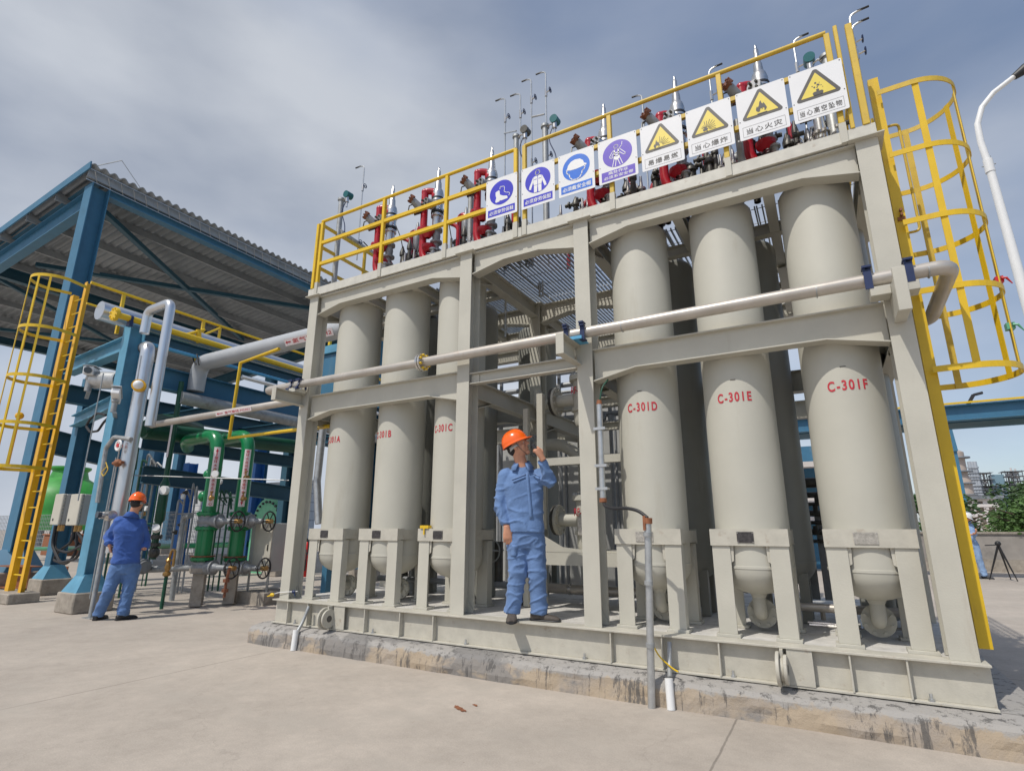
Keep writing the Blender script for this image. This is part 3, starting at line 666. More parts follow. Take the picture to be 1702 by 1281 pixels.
def d_boot(t, mt):
    z = SG*2; boot = [(-.075,.075),(-.03,.09),(-.022,.07),(-.018,.03),(.02,.005),(.07,-.01),(.082,-.03),(.078,-.045),(.0,-.05),(-.02,-.042),(-.025,-.055),(-.07,-.06),(-.078,-.04),(-.065,0),(-.075,.04)]
    multi(mt, [boot]+stroke([(-.02,.10),(-.015,.13),(.035,.12),(.042,.09),(.035,.055),(.06,.035),(.10,.022),(.108,.0),(.095,-.012)], .007), z, M['white'], 'pictogram', t)
def d_suit(t, mt):
    z = SG*2
    polys = [[(-.045,.105),(-.02,.112),(0,.10),(.02,.112),(.045,.105),(.055,.04),(.045,.0),(-.045,0),(-.055,.04)],
             [(-.048,.105),(-.060,.09),(-.098,.0),(-.105,-.035),(-.082,-.042),(-.058,.03)], [(.048,.105),(.060,.09),(.098,.0),(.105,-.035),(.082,-.042),(.058,.03)],
             [(-.045,-.004),(-.003,-.004),(-.008,-.085),(-.014,-.09),(-.045,-.088)], [(.045,-.004),(.003,-.004),(.008,-.085),(.014,-.09),(.045,-.088)]]
    multi(mt, polys+stroke(circ(0,.148,.026,16,.03), .010, True), z, M['white'], 'pictogram', t)
    multi(mt, stroke([(0,.098),(0,0)], .005)+stroke([(-.04,.07),(-.012,.07)], .006)+stroke([(.04,.07),(.012,.07)], .006), z+SG, M['signblue'], 'pictogram_detail', t)
def d_hat(t, mt):
    z = SG*2; hat = [(-.10,.06),(-.088,.10),(-.055,.135),(-.01,.148),(.045,.14),(.08,.11),(.09,.075),(.118,.06),(.115,.045),(.06,.038),(0,.032),(-.06,.035),(-.10,.045),(-.115,.05)]
    face = [(-.10,.045),(-.108,.02),(-.092,-.002),(-.08,-.005),(-.07,-.05),(-.04,-.085),(0,-.09),(.035,-.08),(.06,-.045),(.068,-.005),(.085,0),(.10,.02),(.095,.045)]
    multi(mt, [hat]+stroke(face, .010), z, M['white'], 'pictogram', t)
def d_harness(t, mt):
    z = SG*2; L_ = []
    L_ += stroke(circ(-.01,.135,.022,14), .007, True)
    L_ += stroke([(-.03,.10),(-.05,.085),(-.085,.03),(-.055,.01),(-.045,.02),(-.06,.035),(-.035,.065)], .007)
    L_ += stroke([(.015,.10),(.03,.095),(.085,.03),(.07,.015),(.025,.06)], .007) + stroke([(.022,.10),(.05,.135),(.055,.17)], .006)
    L_ += stroke([(-.035,-.005),(-.055,-.085)], .007)+stroke([(-.015,-.02),(-.025,-.088)], .007)+stroke([(.005,-.02),(.025,-.085)], .007)+stroke([(.025,0),(.05,-.08)], .007)
    L_ += [[(-.035,.10),(-.022,.10),(-.02,.02),(-.035,.02)], [(.004,.10),(.018,.10),(.022,.02),(.008,.02)], [(-.035,.07),(.02,.07),(.02,.058),(-.035,.058)], [(-.035,.045),(.02,.045),(.02,.03),(-.035,.03)], [(-.038,.02),(.024,.02),(.028,0),(0,-.022),(-.015,-.022),(-.04,0)]]
    multi(mt, L_, z, M['white'], 'pictogram', t)
def tri(cx, cy, R_, rr, n=6):
    pts = []
    for k in range(3):
        a = rad(90+120*k); c = (cx+(R_-2*rr)*math.cos(a), cy+(R_-2*rr)*math.sin(a))
        for i in range(n): b_ = a + rad(-60+120*i/(n-1)); pts.append((c[0]+rr*math.cos(b_), c[1]+rr*math.sin(b_)))
    return pts
def warning(x, label, txt, draw, red=False):
    t, mt = sign_base(x, label)
    flat(mt, tri(0,.04,.205,.022), SG, M['signblack'], 'triangle_border', t); flat(mt, tri(0,.04,.150,.004), SG*2, M['signyellow'], 'triangle', t)
    multi(mt, stroke([(-.17,-.225),(.17,-.225),(.17,-.125),(-.17,-.125)], .0022, True), SG, M['signblack'], 'caption_frame', t)
    text(txt, .058, mt @ Matrix.Translation((0,-.175,SG)), M['signblack'], 'lettering', t, bold=.008, fitw=.285 if len(txt) == 4 else .31, spacing=1.25)
    draw(t, mt)
FL = [(-.03,-.04),(-.045,-.02),(-.042,.0),(-.032,.018),(-.03,.002),(-.018,.02),(-.012,.05),(0,.062),(.002,.04),(.014,.025),(.016,.04),(.026,.022),(.034,0),(.04,-.018),(.028,-.04),(.018,-.036),(.022,-.02),(.010,-.008),(.004,-.026),(-.004,-.008),(-.014,-.022),(-.014,-.036)]
def d_fire(t, mt): multi(mt, [[(p[0]*1.05,p[1]*1.1+.03) for p in FL], [(-.04,-.028),(.04,-.028),(.04,-.036),(-.04,-.036)]], SG*3, M['signblack'], 'pictogram', t)
def d_flash(t, mt):
    P = [[(p[0]*.7-.045,p[1]*.8+.0) for p in FL], [(-.075,-.042),(-.01,-.042),(-.01,-.047),(-.075,-.047)]]
    for k in range(7):
        a = rad(2+14*k); P += stroke([(-.02+.03*math.cos(a), -.02+.03*math.sin(a)+.0), (-.02+.095*math.cos(a)*(.9 if k%2 else 1.05), -.02+.095*math.sin(a)*(.9 if k%2 else 1.05))], .0035)
    multi(mt, P, SG*3, M['signblack'], 'pictogram', t)
def d_burst(t, mt):
    P = [[(-.05,-.03),(-.06,-.01),(-.045,.0),(-.05,.02),(-.035,.01),(-.025,.025),(-.022,.0),(-.005,-.005),(-.02,-.018),(-.015,-.035),(-.035,-.025)]]
    for k in range(11):
        a = rad(-8+15*k); l = .10 if k in (3,4,5) else .085 if k < 8 else .05; P += stroke([(-.03+.03*math.cos(a), -.015+.03*math.sin(a)), (-.03+l*math.cos(a), -.015+l*math.sin(a)*1.05)], .0045)
    multi(mt, P, SG*3, M['signblack'], 'pictogram', t)
def d_fall(t, mt):
    rr = random.Random(3); P = [[(-.035,-.035),(.035,-.035),(.04,-.01),(.03,.0),(-.03,0),(-.04,-.01)], circ(0,.012,.012,10)]
    for cx, cy, s_ in ((-.01,.085,.011),(.008,.06,.012),(-.02,.045,.008),(.03,.05,.005),(-.035,.06,.005),(.0,.04,.007),(.02,.08,.004),(.04,.03,.004)): P.append([(cx+s_*rr.uniform(.7,1.2)*math.cos(rad(60*i)), cy+s_*rr.uniform(.7,1.2)*math.sin(rad(60*i))) for i in range(6)])
    multi(mt, P, SG*3, M['signblack'], 'pictogram', t)
SX = [3.03,3.483,3.928,4.373,4.812,5.252,5.696,6.13]
mandatory(SX[0], 'blue round boot sign on the guard rail, leftmost of the eight signs', ['必须穿劳保鞋'], 'signblue', d_boot)
mandatory(SX[1], 'blue sign showing a white work suit, right of the rail post pair', ['必须穿劳保服'], 'signblue', d_suit)
mandatory(SX[2], 'lighter blue sign showing a head in a hard hat', ['必须戴安全帽'], 'signazure', d_hat)
mandatory(SX[3], 'violet sign showing a figure in a safety harness, two lines of writing', ['高处作业','必须系安全带'], 'signviolet', d_harness)
warning(SX[4], 'yellow triangle sign with flame and rays, next to the violet sign', '易爆易燃', d_flash)
warning(SX[5], 'yellow triangle sign with an explosion burst', '当心爆炸', d_burst)
warning(SX[6], 'yellow triangle sign with a flame on a bar', '当心火灾', d_fire)
warning(SX[7], 'yellow triangle sign with falling debris, rightmost of the eight', '当心高空坠物', d_fall)
# ================================================================= LONG PIPE ON THE BRACKETS
PY, PZC = -.105, 3.035
lp = thing('gas_pipe', (3.2, PY, PZC-.055), 'long weathered beige pipe running across the front of all the vessels', 'pipe', 'process pipes')
b = MB(); b.tube([(-.55,PY+.30,PZC-.0),(-.55,PY,PZC-.0),(2.03,PY,PZC)], .048, n=20, bend=.09)
b.build('pipe_run', M['pipe'], lp)
b = MB(); b.tube([(2.09,PY,PZC),(6.74,PY,PZC+.01),(6.70,PY+.80,PZC-.10),(6.56,PY+.86,PZC-.11)], .052, n=22, bend=.10); b.build('pipe_run', M['pipe'], lp)
for x in (4.35,5.9,6.6): b = MB(); b.cyl((x-.004,PY,PZC),(x+.004,PY,PZC),.0535,n=22); b.build('weld_seam', M['galvdull'], lp)
b = MB(); b.flange((2.045,PY,PZC),(1,0,0),.098,.024,8,.013); b.flange((2.078,PY,PZC),(1,0,0),.098,.024,8,.013); b.build('flange_pair', M['steel'], lp)
b = MB()
for i in range(8):
    a = 2*math.pi*(i+.5)/8; c = (2.092,PY+.078*math.cos(a),PZC+.078*math.sin(a)); b.cyl(c,(2.115,c[1],c[2]),.014,n=6)
b.build('flange_bolts', M['yellow'], lp)
for x in (3.82, 3.985):
    b = MB(); b.box(x-.022,PY-.066,PZC-.075,x+.022,PY-.056,PZC+.055); b.box(x-.022,PY-.09,PZC+.05,x+.022,PY-.03,PZC+.062); b.box(x-.022,PY-.10,PZC+.075,x+.022,PY-.02,PZC+.09); b.box(x-.022,PY-.085,PZC+.06,x+.022,PY-.07,PZC+.078); b.box(x-.025,PY-.075,PZC-.085,x+.025,PY+.0,PZC-.07)
    b.build('pipe_clamp', M['navy'], lp)
for x in (6.235, 6.485):
    b = MB(); b.box(x-.025,PY-.068,PZC-.08,x+.025,PY-.056,PZC+.06); b.box(x-.025,PY-.068,PZC+.058,x+.025,PY+.03,PZC+.07); b.box(x-.03,PY-.085,PZC+.085,x+.03,PY+.0,PZC+.10); b.box(x-.025,PY-.07,PZC+.07,x-.012,PY-.04,PZC+.085)
    b.build('pipe_clamp', M['navy'], lp)
for x in (-.02, .12):
    b = MB(); b.tube([(x,PY-.08,PZC-.08),(x+.02,PY-.055,PZC-.02),(x,PY-.02,PZC+.07),(x+.01,PY+.06,PZC+.05),(x,PY+.08,PZC-.06)], .014, n=7, bend=.03)
    b.box(x-.04,PY-.085,PZC-.075,x+.03,PY-.05,PZC-.05); b.box(x-.02,PY-.075,PZC+.035,x+.05,PY-.045,PZC+.06); b.build('pipe_clamp', M['navy'], lp)

# ================================================================= CAGED LADDER, RIGHT
lad = thing('caged_ladder', (6.56,.6,.5), 'bright yellow caged ladder on the right end of the vessel frame', 'ladder', 'caged ladders')
for y, nm in ((.30,'stringer'),(.86,'stringer')):
    b = MB(); b.box(6.53,y,.50,6.605,y+.012,5.05); b.box(6.53,y+.012,.50,6.54,y+.05,5.05); b.build(nm, M['yellow'], lad)
b = MB()
for k in range(15): z = .75+.29*k; b.cyl((6.57,.31,z),(6.57,.865,z),.011,n=8)
b.build('rungs', M['yellow'], lad)
HZ = [4.85,4.235,3.615,3.02,2.40]
def hoop(z, x0=6.57, ya=.30, yb=.87, dx=.575, n=22):
    yc = (ya+yb)/2; r = (yb-ya)/2+.06; pts = [(x0, yc-r*.985)]
    L0 = dx-r
    for i in range(n+1):
        a = -math.pi/2+math.pi*i/n; pts.append((x0+L0+r*math.cos(a), yc+r*math.sin(a)))
    pts.append((x0, yc+r*.985)); return pts
def band(pts, z, h, t=.007):
    b = MB(); n = len(pts); vs = []
    for i, p in enumerate(pts):
        a = Vector(pts[max(i-1,0)]); c = Vector(pts[min(i+1,n-1)]); d = (c-a).normalized(); nn = Vector((d.y,-d.x))
        for s, zz in ((0,z-h/2),(1,z-h/2),(1,z+h/2),(0,z+h/2)): q = Vector(p)+nn*t*s; vs.append((q.x,q.y,zz))
    fs = [[i*4+k,(i+1)*4+k,(i+1)*4+(k+1)%4,i*4+(k+1)%4] for i in range(n-1) for k in range(4)]
    b.add(vs, fs+[[0,1,2,3],[(n-1)*4+k for k in (3,2,1,0)]], False); return b
for z in HZ: band(hoop(z), z, .046).build('hoop', M['yellow'] if z < 4.8 else M['oldyellow'], lad)
hp = hoop(0)
for f, mt in ((.16,'yellow'),(.38,'yellow'),(.52,'oldyellow'),(.66,'yellow'),(.87,'oldyellow')):
    i = int(f*(len(hp)-1)); p = Vector(hp[i]); q = Vector(hp[i+1]); d = (q-p).normalized(); nn = Vector((d.y,-d.x)); c = p-nn*.004
    if f == .16: c = Vector((6.83, hp[0][1]+.003)); d = Vector((1,0)); nn = Vector((0,-1))
    if f == .87: c = Vector((6.83, hp[-1][1]-.003)); d = Vector((1,0)); nn = Vector((0,1))
    b = MB(); b.beam((c.x,c.y,HZ[-1]-.02),(c.x,c.y,HZ[0]+.02),.046,.007,up=(nn.x,nn.y,0)); b.build('cage_bar', M[mt], lad)
b = MB(); b.tube([(6.60,.42,4.62),(6.70,.42,4.62),(6.70,.42,3.60),(6.60,.42,3.60)], .011, n=8, bend=.04); b.tube([(6.62,.86,4.62),(6.66,.86,4.62),(6.66,.86,3.2)], .010, n=8, bend=.03); b.build('grab_bar', M['oldyellow'], lad)
b = MB(); b.box(6.55,.285,3.66,6.60,.298,3.69).cyl((6.575,.285,3.70),(6.575,.25,3.70),.012,n=6).cyl((6.575,.285,3.74),(6.575,.25,3.74),.012,n=6); b.build('ladder_bolts', M['rust'], lad)
for (z, c, lab) in ((3.10,'redbright','red cloth strip tied to a bar of the right ladder cage'),(2.72,'palegreen','green plastic strip tied to a bar of the right ladder cage')):
    i = int(.52*(len(hp)-1)); p = hp[i]; b = MB(); b.box(p[0]-.03,p[1]-.03,z,p[0]+.02,p[1]+.03,z+.05); b.tube([(p[0],p[1]-.03,z+.03),(p[0]+.03,p[1]-.05,z+.02),(p[0]+.06,p[1]-.04,z-.03)],[.012,.010,.004],n=6)
    tag(b.build('rag', M[c]), lab, 'cloth strip')

# ================================================================= RELIEF VALVE SETS ON TOP
def valve_set(cx, side, label, big=True):
    t = thing('relief_valve_set', (cx, .42, 4.39), label, 'valve', 'red relief valve sets on the frame')
    s = side
    # red riser with J bend into the deck
    rx, ry = cx-.17, .36; zt = 5.58 if s < 0 else 5.46
    b = MB(); b.tube([(rx,ry,zt),(rx,ry,4.62),(rx+.24,ry,4.44)], .047, n=16, bend=.20); b.tube([(rx,ry,zt-.08),(rx,ry,zt+.04),(cx-.03,.42,zt+.02),(cx-.01,.42,zt-.14)], .045, n=14, bend=.09); b.lathe((rx+.10,.33,0), [(.03,4.88),(.05,4.90),(.09,4.97),(.095,5.0),(.03,5.0)], n=18); b.ball((cx-.02,.40,zt-.06),.06,.06,.07)
    b.flange((rx,ry,5.02),(0,0,1),.088,.05,8,.012); b.ball((rx+.0,ry,zt+.02),.05,.05,.05)
    b.build('red_riser', M['red'], t)
    b = MB(); b.lathe((cx,.42,0), [(.001,4.42),(.036,4.42),(.036,4.50),(.070,4.505),(.070,4.525),(.036,4.53),(.040,4.60),(.072,4.605),(.072,4.63),(.060,4.64),(.062,4.70),(.072,4.705),(.072,4.73),(.040,4.735),(.038,4.82),(.078,4.825),(.078,4.85),(.045,4.86),(.055,4.93),(.045,4.99),(.078,5.0),(.078,5.03),(.05,5.05)], n=20)
    b.build('gate_body', M['castgrey'], t)
    b = MB(); b.lathe((cx,.42,0), [(.05,5.05),(.062,5.10),(.062,5.20),(.082,5.205),(.082,5.235),(.066,5.24),(.072,5.32),(.072,5.42),(.082,5.425),(.082,5.445),(.072,5.50),(.078,5.54),(.066,5.60),(.046,5.63),(.042,5.72),(.034,5.735),(.034,5.80),(.024,5.83),(.024,5.90),(.014,5.915),(.014,5.955),(.001,5.957)], n=24)
    b.build('spring_bonnet', M['steel'], t)
    b = MB(); b.lathe((cx,.42,0), [(.06,5.252),(.084,5.256),(.084,5.285),(.06,5.29)], n=24); b.build('black_band', M['black'], t); b = MB(); b.lathe((cx,.42,0), [(.06,5.452),(.084,5.456),(.084,5.48),(.06,5.484)], n=24); b.build('black_band', M['black'], t)
    b = MB(); b.ball((cx-.02,.33,5.34),.060,.055,.060); b.cyl((cx-.03,.30,5.34),(cx-.055,.225,5.34),.066,n=18); b.build('inlet_body', M['castgrey'] if s < 0 else M['steel'], t)
    for i in range(4): a = 2*math.pi*(i+.5)/4; q = MB(); q.cyl((cx-.050+.042*math.cos(a),.23,5.34+.042*math.sin(a)),(cx-.065+.042*math.cos(a),.20,5.34+.042*math.sin(a)),.014,n=6); q.build('inlet_bolt', M['darkmetal'], t)
    # side valve with brown flange pointing out to the front left
    b = MB(); b.tube([(rx,ry-.02,5.30),(rx-.05,ry-.06,5.37),(rx-.10,ry-.12,5.44)], [.045,.055,.045], n=14); b.build('side_valve', M['castgrey'], t)
    b = MB(); b.flange((rx-.115,ry-.135,5.46),(-.55,-.62,.35),.058,.035,6,.013); b.build('brown_flange', M['brownflange'], t)
    b = MB(); b.tube([(rx-.12,ry-.10,5.40),(rx-.16,ry-.12,5.38),(rx-.17,ry-.13,5.24)], .008, n=6); b.tube([(rx-.05,ry-.06,5.38),(rx-.12,ry-.1,5.26)], .010, n=6)
    b.cyl((rx-.10,ry-.10,5.27),(rx-.02,ry-.06,5.30),.040,n=12); b.build('lever', M['darkmetal'], t)
    # small fittings low down
    b = MB(); b.lathe((cx+.17,.52,0), [(.02,4.39),(.045,4.42),(.03,4.46),(.06,4.50),(.06,4.54),(.03,4.56),(.05,4.62),(.045,4.70),(.02,4.73),(.015,4.90)], n=14)
    b.lathe((cx-.30,.62,0), [(.03,4.39),(.055,4.43),(.055,4.47),(.025,4.50),(.045,4.58),(.04,4.66),(.015,4.68)], n=14)
    b.tube([(cx+.17,.52,4.9),(cx+.17,.45,5.1),(cx+.09,.42,5.3)], .007, n=6, bend=.08); b.build('small_valves', M['darkmetal'], t)
    b = MB(); b.tube([(cx+.20,.62,4.40),(cx+.20,.62,5.12),(cx+.05,.58,5.20)], .026, n=10, bend=.07); b.tube([(cx-.36,.60,4.40),(cx-.36,.60,4.86),(cx-.22,.62,4.98),(cx-.10,.62,4.80)], .030, n=10, bend=.07); b.lathe((cx-.02,.30,0), [(.03,4.66),(.085,4.70),(.09,4.74),(.03,4.745)], n=16); b.build('small_red_pipe', M['red'], t)
    b = MB(); b.cyl((cx+.05,.30,4.42),(cx+.05,.30,4.66),.030,n=14); b.cyl((cx+.05,.30,4.66),(cx+.05,.30,4.68),.05,n=14); b.build('drain_stub', M['galv'], t)
    return t
CN = [(.973,-1,'red relief valve set nearest the left end of the guard rail'),(1.774,-1,'red relief valve set, second from the left behind the rail'),(2.609,-1,'red relief valve set just left of the boot sign'),
      (4.10,1,'red relief valve set above the violet harness sign'),(4.90,1,'red relief valve set above the flame and rays sign'),(5.703,1,'red relief valve set above the fire sign')]
for cx, s, lab in CN: valve_set(cx, s, lab)
def small_set(x, y, ztop, label):
    t = thing('small_relief_valve', (x,y,4.39), label, 'valve', 'small red valves of the back row')
    b = MB(); b.tube([(x,y,4.40),(x,y,4.72)], .05, n=12); b.flange((x,y,4.74),(0,0,1),.10,.05,8,.013); b.tube([(x,y,5.03),(x,y,ztop-.05),(x+.09,y,ztop-.06),(x+.12,y,ztop-.20)], .042, n=12, bend=.05)
    b.tube([(x-.05,y,4.66),(x-.20,y,4.86),(x-.24,y,4.70),(x-.24,y,4.42)], .026, n=10, bend=.05); b.build('red_riser', M['red'], t)
    b = MB(); b.lathe((x,y,0), [(.055,4.77),(.09,4.79),(.095,4.88),(.075,4.96),(.09,4.985),(.09,5.01),(.05,5.03)], n=18); b.build('valve_body', M['darkmetal'], t)
    b = MB(); b.lathe((x+.10,y,0), [(.04,5.05),(.06,5.10),(.06,5.28),(.03,5.42),(.015,5.50),(.001,5.52)], n=14); b.tube([(x+.13,y-.03,5.0),(x+.20,y-.04,5.2),(x+.1,y,5.4)], .006, n=5, bend=.1); b.build('small_bonnet', M['castgrey'], t)
small_set(1.05,.78,5.42,'small red relief valve between the first two rail bays')
small_set(1.87,.80,5.45,'small red relief valve left of the grey post behind the rail')
for i, (x, lab) in enumerate(((4.45,'small red relief valve seen under the flame and rays sign'),(5.20,'small red relief valve seen under the explosion sign'),(3.55,'small red relief valve seen left of the violet sign'))):
    small_set(x, 1.15, 5.0, lab)
# dark compact valve clusters on the back half of the platform, seen between the signs and through the grating
def cluster(x, y, label, seed):
    rr = random.Random(seed); t = thing('valve_cluster', (x,y,4.39), label, 'valve', 'dark valve clusters on the platform')
    b = MB()
    for k in range(7):
        xx, yy = x+rr.uniform(-.24,.24), y+rr.uniform(-.20,.20); r_ = rr.uniform(.018,.036); h_ = rr.uniform(.18,.55)
        b.lathe((xx,yy,0), [(r_,4.39),(r_,4.45),(r_*1.9,4.46),(r_*1.9,4.49),(r_,4.50),(r_*1.3,4.50+h_*.4),(r_,4.50+h_*.7),(r_*1.6,4.5+h_*.72),(r_*1.6,4.5+h_*.8),(.01,4.5+h_)], n=12)
    for k in range(5): xx, zz = x+rr.uniform(-.24,.24), rr.uniform(4.5,4.95); b.cyl((xx-.05,y-.1,zz),(xx+.05,y-.1,zz),.022,n=8).cyl((xx-.008,y-.1,zz),(xx+.008,y-.1,zz),.042,n=10)
    b.build('valve_bodies', M['darkmetal'], t); b = MB()
    for k in range(3): xx = x+rr.uniform(-.2,.2); b.lathe((xx,y-.16,0), [(.028,4.39),(.028,4.5),(.05,4.505),(.05,4.53),(.028,4.535),(.034,4.68),(.05,4.685),(.05,4.71),(.02,4.72),(.012,4.86)], n=12)
    b.build('steel_bodies', M['steel'], t)
    b = MB(); b.tube([(x-.25,y,4.58),(x+.25,y+.02,4.58)], .028, n=10); b.tube([(x+.1,y,4.5),(x+.12,y,4.9),(x+.02,y,4.95),(x-.05,y,4.7)], .008, n=6, bend=.06); b.build('link_pipe', M['galvdull'], t)
    b = MB(); b.ball((x+.02,y-.02,4.86),.045,.03,.045); b.cyl((x+.02,y-.02,4.6),(x+.02,y-.02,4.84),.012,n=8); b.build('gauge', M['castgrey'], t)
    return t
for i, (x, y, lab) in enumerate(((3.72,.62,'valve cluster below the violet sign, left of its post'),(4.28,.55,'valve cluster below the violet sign, right of its post'),(4.62,.62,'valve cluster under the left half of the flame and rays sign'),(5.08,.60,'valve cluster under the gap between two triangle signs'),(5.38,.58,'valve cluster beside the post right of the explosion sign'),(5.88,.62,'valve cluster under the fire sign'),(6.10,.50,'valve cluster under the falling debris sign'),(2.35,.62,'valve cluster just left of the boot sign'),(1.35,.62,'valve cluster behind the second rail bay'),(2.9,.70,'valve cluster behind the work suit sign'))): cluster(x, y, lab, i)
# grey posts with instruments
def inst_post(x, y, ztop, label, head=True, hx=.14, r=.034, teal=True):
    t = thing('instrument_post', (x,y,4.39), label, 'post', 'grey posts with instruments on the platform')
    b = MB(); b.cyl((x,y,4.39),(x,y,ztop),r,n=14); b.cyl((x,y,ztop-.04),(x,y,ztop-.01),r*1.45,n=14); b.build('post', M['galvdull'], t)
    if head:
        b = MB(); b.tube([(x,y,ztop-.06),(x+hx*.5,y,ztop-.02),(x+hx,y,ztop-.05)], .012, n=7); b.cyl((x+hx,y-.02,ztop-.12),(x+hx,y-.02,ztop-.03),.028,n=12); b.cyl((x+hx,y-.02,ztop-.20),(x+hx,y-.02,ztop-.12),.014,n=8); b.build('transmitter_neck', M['steel'], t)
        b = MB(); b.cyl((x+hx,y-.06,ztop),(x+hx,y+.05,ztop+.01),.052,n=16); b.ball((x+hx,y-.01,ztop+.015),.05,.05,.042); b.build('transmitter_head', M['teal'] if teal else M['darkmetal'], t)
        b = MB(); b.tube([(x+hx-.03,y,ztop-.05),(x+.05,y-.03,ztop-.25),(x+hx+.01,y-.03,ztop-.5),(x+hx+.02,y-.03,ztop-.62)], .007, n=6, bend=.15); b.build('cable', M['navy'], t)
    return t
p = on(568,330,y=.35); inst_post(p.x-.0, .35, p.z, 'grey post with a teal transmitter at the left end of the rail', r=.038)
p = on(783,322,y=.5); inst_post(p.x, .5, p.z, 'plain grey post left of the boot sign', head=False, r=.038)
p = on(858,225,y=.6); inst_post(p.x, .6, p.z, 'grey post behind the double rail post with a black transmitter', teal=False)
p = on(906,208,y=.6); inst_post(p.x, .6, p.z, 'grey post with a teal transmitter above the work suit sign', r=.038)
p = on(1372,92,y=.6); inst_post(p.x, .6, p.z, 'grey post with a transmitter above the falling debris sign', hx=-.14, r=.04)
p = on(690,720,y=.8)
t = inst_post(.88, .95, 5.15, 'short grey post with a teal transmitter behind the second rail bay', hx=.10)
# bare steel cylinders beside the last sign
b = MB(); b.cyl((6.235,.35,4.39),(6.235,.35,5.2),.05,n=16); tag(b.build('standpipe', M['galv']), 'bright steel standpipe under the rightmost sign', 'pipe', 'standpipes by the last sign')
b = MB(); b.cyl((6.13,.35,4.39),(6.13,.35,5.2),.045,n=16); tag(b.build('standpipe', M['clad']), 'pale flat-sided standpipe left of the bright one under the rightmost sign', 'pipe', 'standpipes by the last sign')
b = MB(); b.cyl((5.47,.2,4.39),(5.47,.2,5.0),.032,n=12); tag(b.build('standpipe', M['galvdull']), 'slim grey standpipe between the explosion and fire signs', 'pipe', 'standpipes by the last sign')
# thin vent tubes with hooked tips
def vent(u, v, y, zb, hook, label, valve=.35, r=.010):
    p = on(u, v, y=y); t = thing('vent_tube', (p.x,y,zb), label, 'vent tube', 'thin vent tubes with hooked tips')
    b = MB(); b.tube([(p.x,y,zb),(p.x,y,p.z),(p.x+hook,y,p.z+.02)], r, n=7, bend=abs(hook)*.8); b.build('tube', M['galv'], t)
    b = MB(); b.tube([(p.x+hook*.5,y,p.z+.015),(p.x+hook*1.25,y,p.z+.02)], r*1.15, n=7); b.build('tube_tip', M['black'], t)
    for dz in (valve, valve+1.0):
        z = p.z-dz
        if z < zb+.15: continue
        b = MB(); b.cyl((p.x,y,z-.06),(p.x,y,z+.06),.018,n=8); b.cyl((p.x,y,z),(p.x+.07,y-.02,z),.009,n=6); b.build('needle_valve', M['steel'], t)
        b = MB(); b.tube([(p.x+.07,y-.02+.035*math.cos(a),z+.035*math.sin(a)) for a in [2*math.pi*i/10 for i in range(11)]], .006, n=5); b.box(p.x+.066,y-.055,z-.004,p.x+.074,y+.015,z+.004); b.build('hand_wheel', M['navy'], t)
vent(606,275,.9,5.3,-.16,'thin vent tube with a hooked tip above the left rail bay',.42)
vent(840,163,.9,4.4,-.13,'leftmost of the four tall vent tubes in the middle')
vent(865,155,.9,4.4,-.13,'second of the four tall vent tubes in the middle')
vent(883,131,.9,4.4,-.12,'third of the four tall vent tubes in the middle')
vent(907,119,.9,4.4,-.12,'rightmost and tallest of the four vent tubes in the middle')
vent(1067,158,.9,5.0,-.10,'vent tube with a black hook above the flame and rays sign')
vent(1178,117,.9,4.9,.12,'vent tube hooked to the right above the explosion sign')
vent(1318,68,.9,4.9,.12,'vent tube hooked to the right above the last sign')
vent(1411,26,.9,4.9,.14,'tall vent tube behind the right rail corner, upper hook')
vent(1415,44,.75,4.9,.12,'vent tube behind the right rail corner, lower hook')
b = MB(); p = on(838,222,y=.9); q = on(858,218,y=.6); b.tube([p,q], .010, n=6); p2 = on(883,195,y=.9); q2 = on(905,190,y=.9); b.tube([p2,q2], .012, n=6)
tag(b.build('tube_brace', M['galv']), 'short braces tying the four tall vent tubes to their posts', 'brace')
# sloping duct at the left end behind the rail
t = thing('cable_duct', (0,.7,4.9), 'sloping grey cable duct behind the left end of the guard rail', 'duct')
p, q = on(566,385,y=.35), on(618,420,y=1.4); b = MB(); b.tube([p,(p+q)/2,q],.035,n=10); b.build('duct', M['galvdull'], t)
b = MB(); b.tube([on(604,402,y=1.1), on(626,425,y=1.5), on(622,440,y=1.5)],.010,n=6); b.build('duct_wire', M['black'], t)

# ================================================================= FILTERS IN THE MIDDLE BAY
def filt(zc, label, z0):
    x, y = 3.47, 1.12; t = thing('filter_vessel', (x,y,z0), label, 'filter', 'paired filters behind the middle bay')
    b = MB(); b.lathe((x,y,0), [(.001,zc-.32),(.10,zc-.32),(.12,zc-.27),(.12,zc-.16),(.145,zc-.155),(.145,zc-.12),(.125,zc-.115),(.125,zc+.20),(.165,zc+.205),(.165,zc+.26),(.13,zc+.265),(.10,zc+.30),(.001,zc+.31)], n=28); b.build('filter_body', M['vessel'], t)
    b = MB(); b.cyl((x-.11,y,zc),(x-.33,y,zc),.07,n=20); b.build('side_nozzle', M['vessel'], t)
    b = MB(); b.flange((x-.34,y,zc),(1,0,0),.165,.03,10,.013); b.build('nozzle_flange', M['cream_edge'], t)
    b = MB(); b.flange((x-.375,y,zc),(1,0,0),.165,.03,10,.013); b.build('blind_flange', M['darkmetal'], t)
    b = MB()
    for i in range(10): a = rad(200+i*14); b.cyl((x+.15*math.cos(a),y+.15*math.sin(a),zc+.26),(x+.15*math.cos(a),y+.15*math.sin(a),zc+.285),.012,n=6)
    b.build('cover_bolts', M['galvdull'], t)
    text('RF-301', .085, frame_m((x-.02,y-.128,zc+.08), (1,0,0), (0,0,1)), M['redtext'], 'lettering', t, bold=.02, fitw=.17)
    return t, x, y
t,x,y = filt(2.72, 'upper cream filter lettered in red behind the middle bay', 2.40)
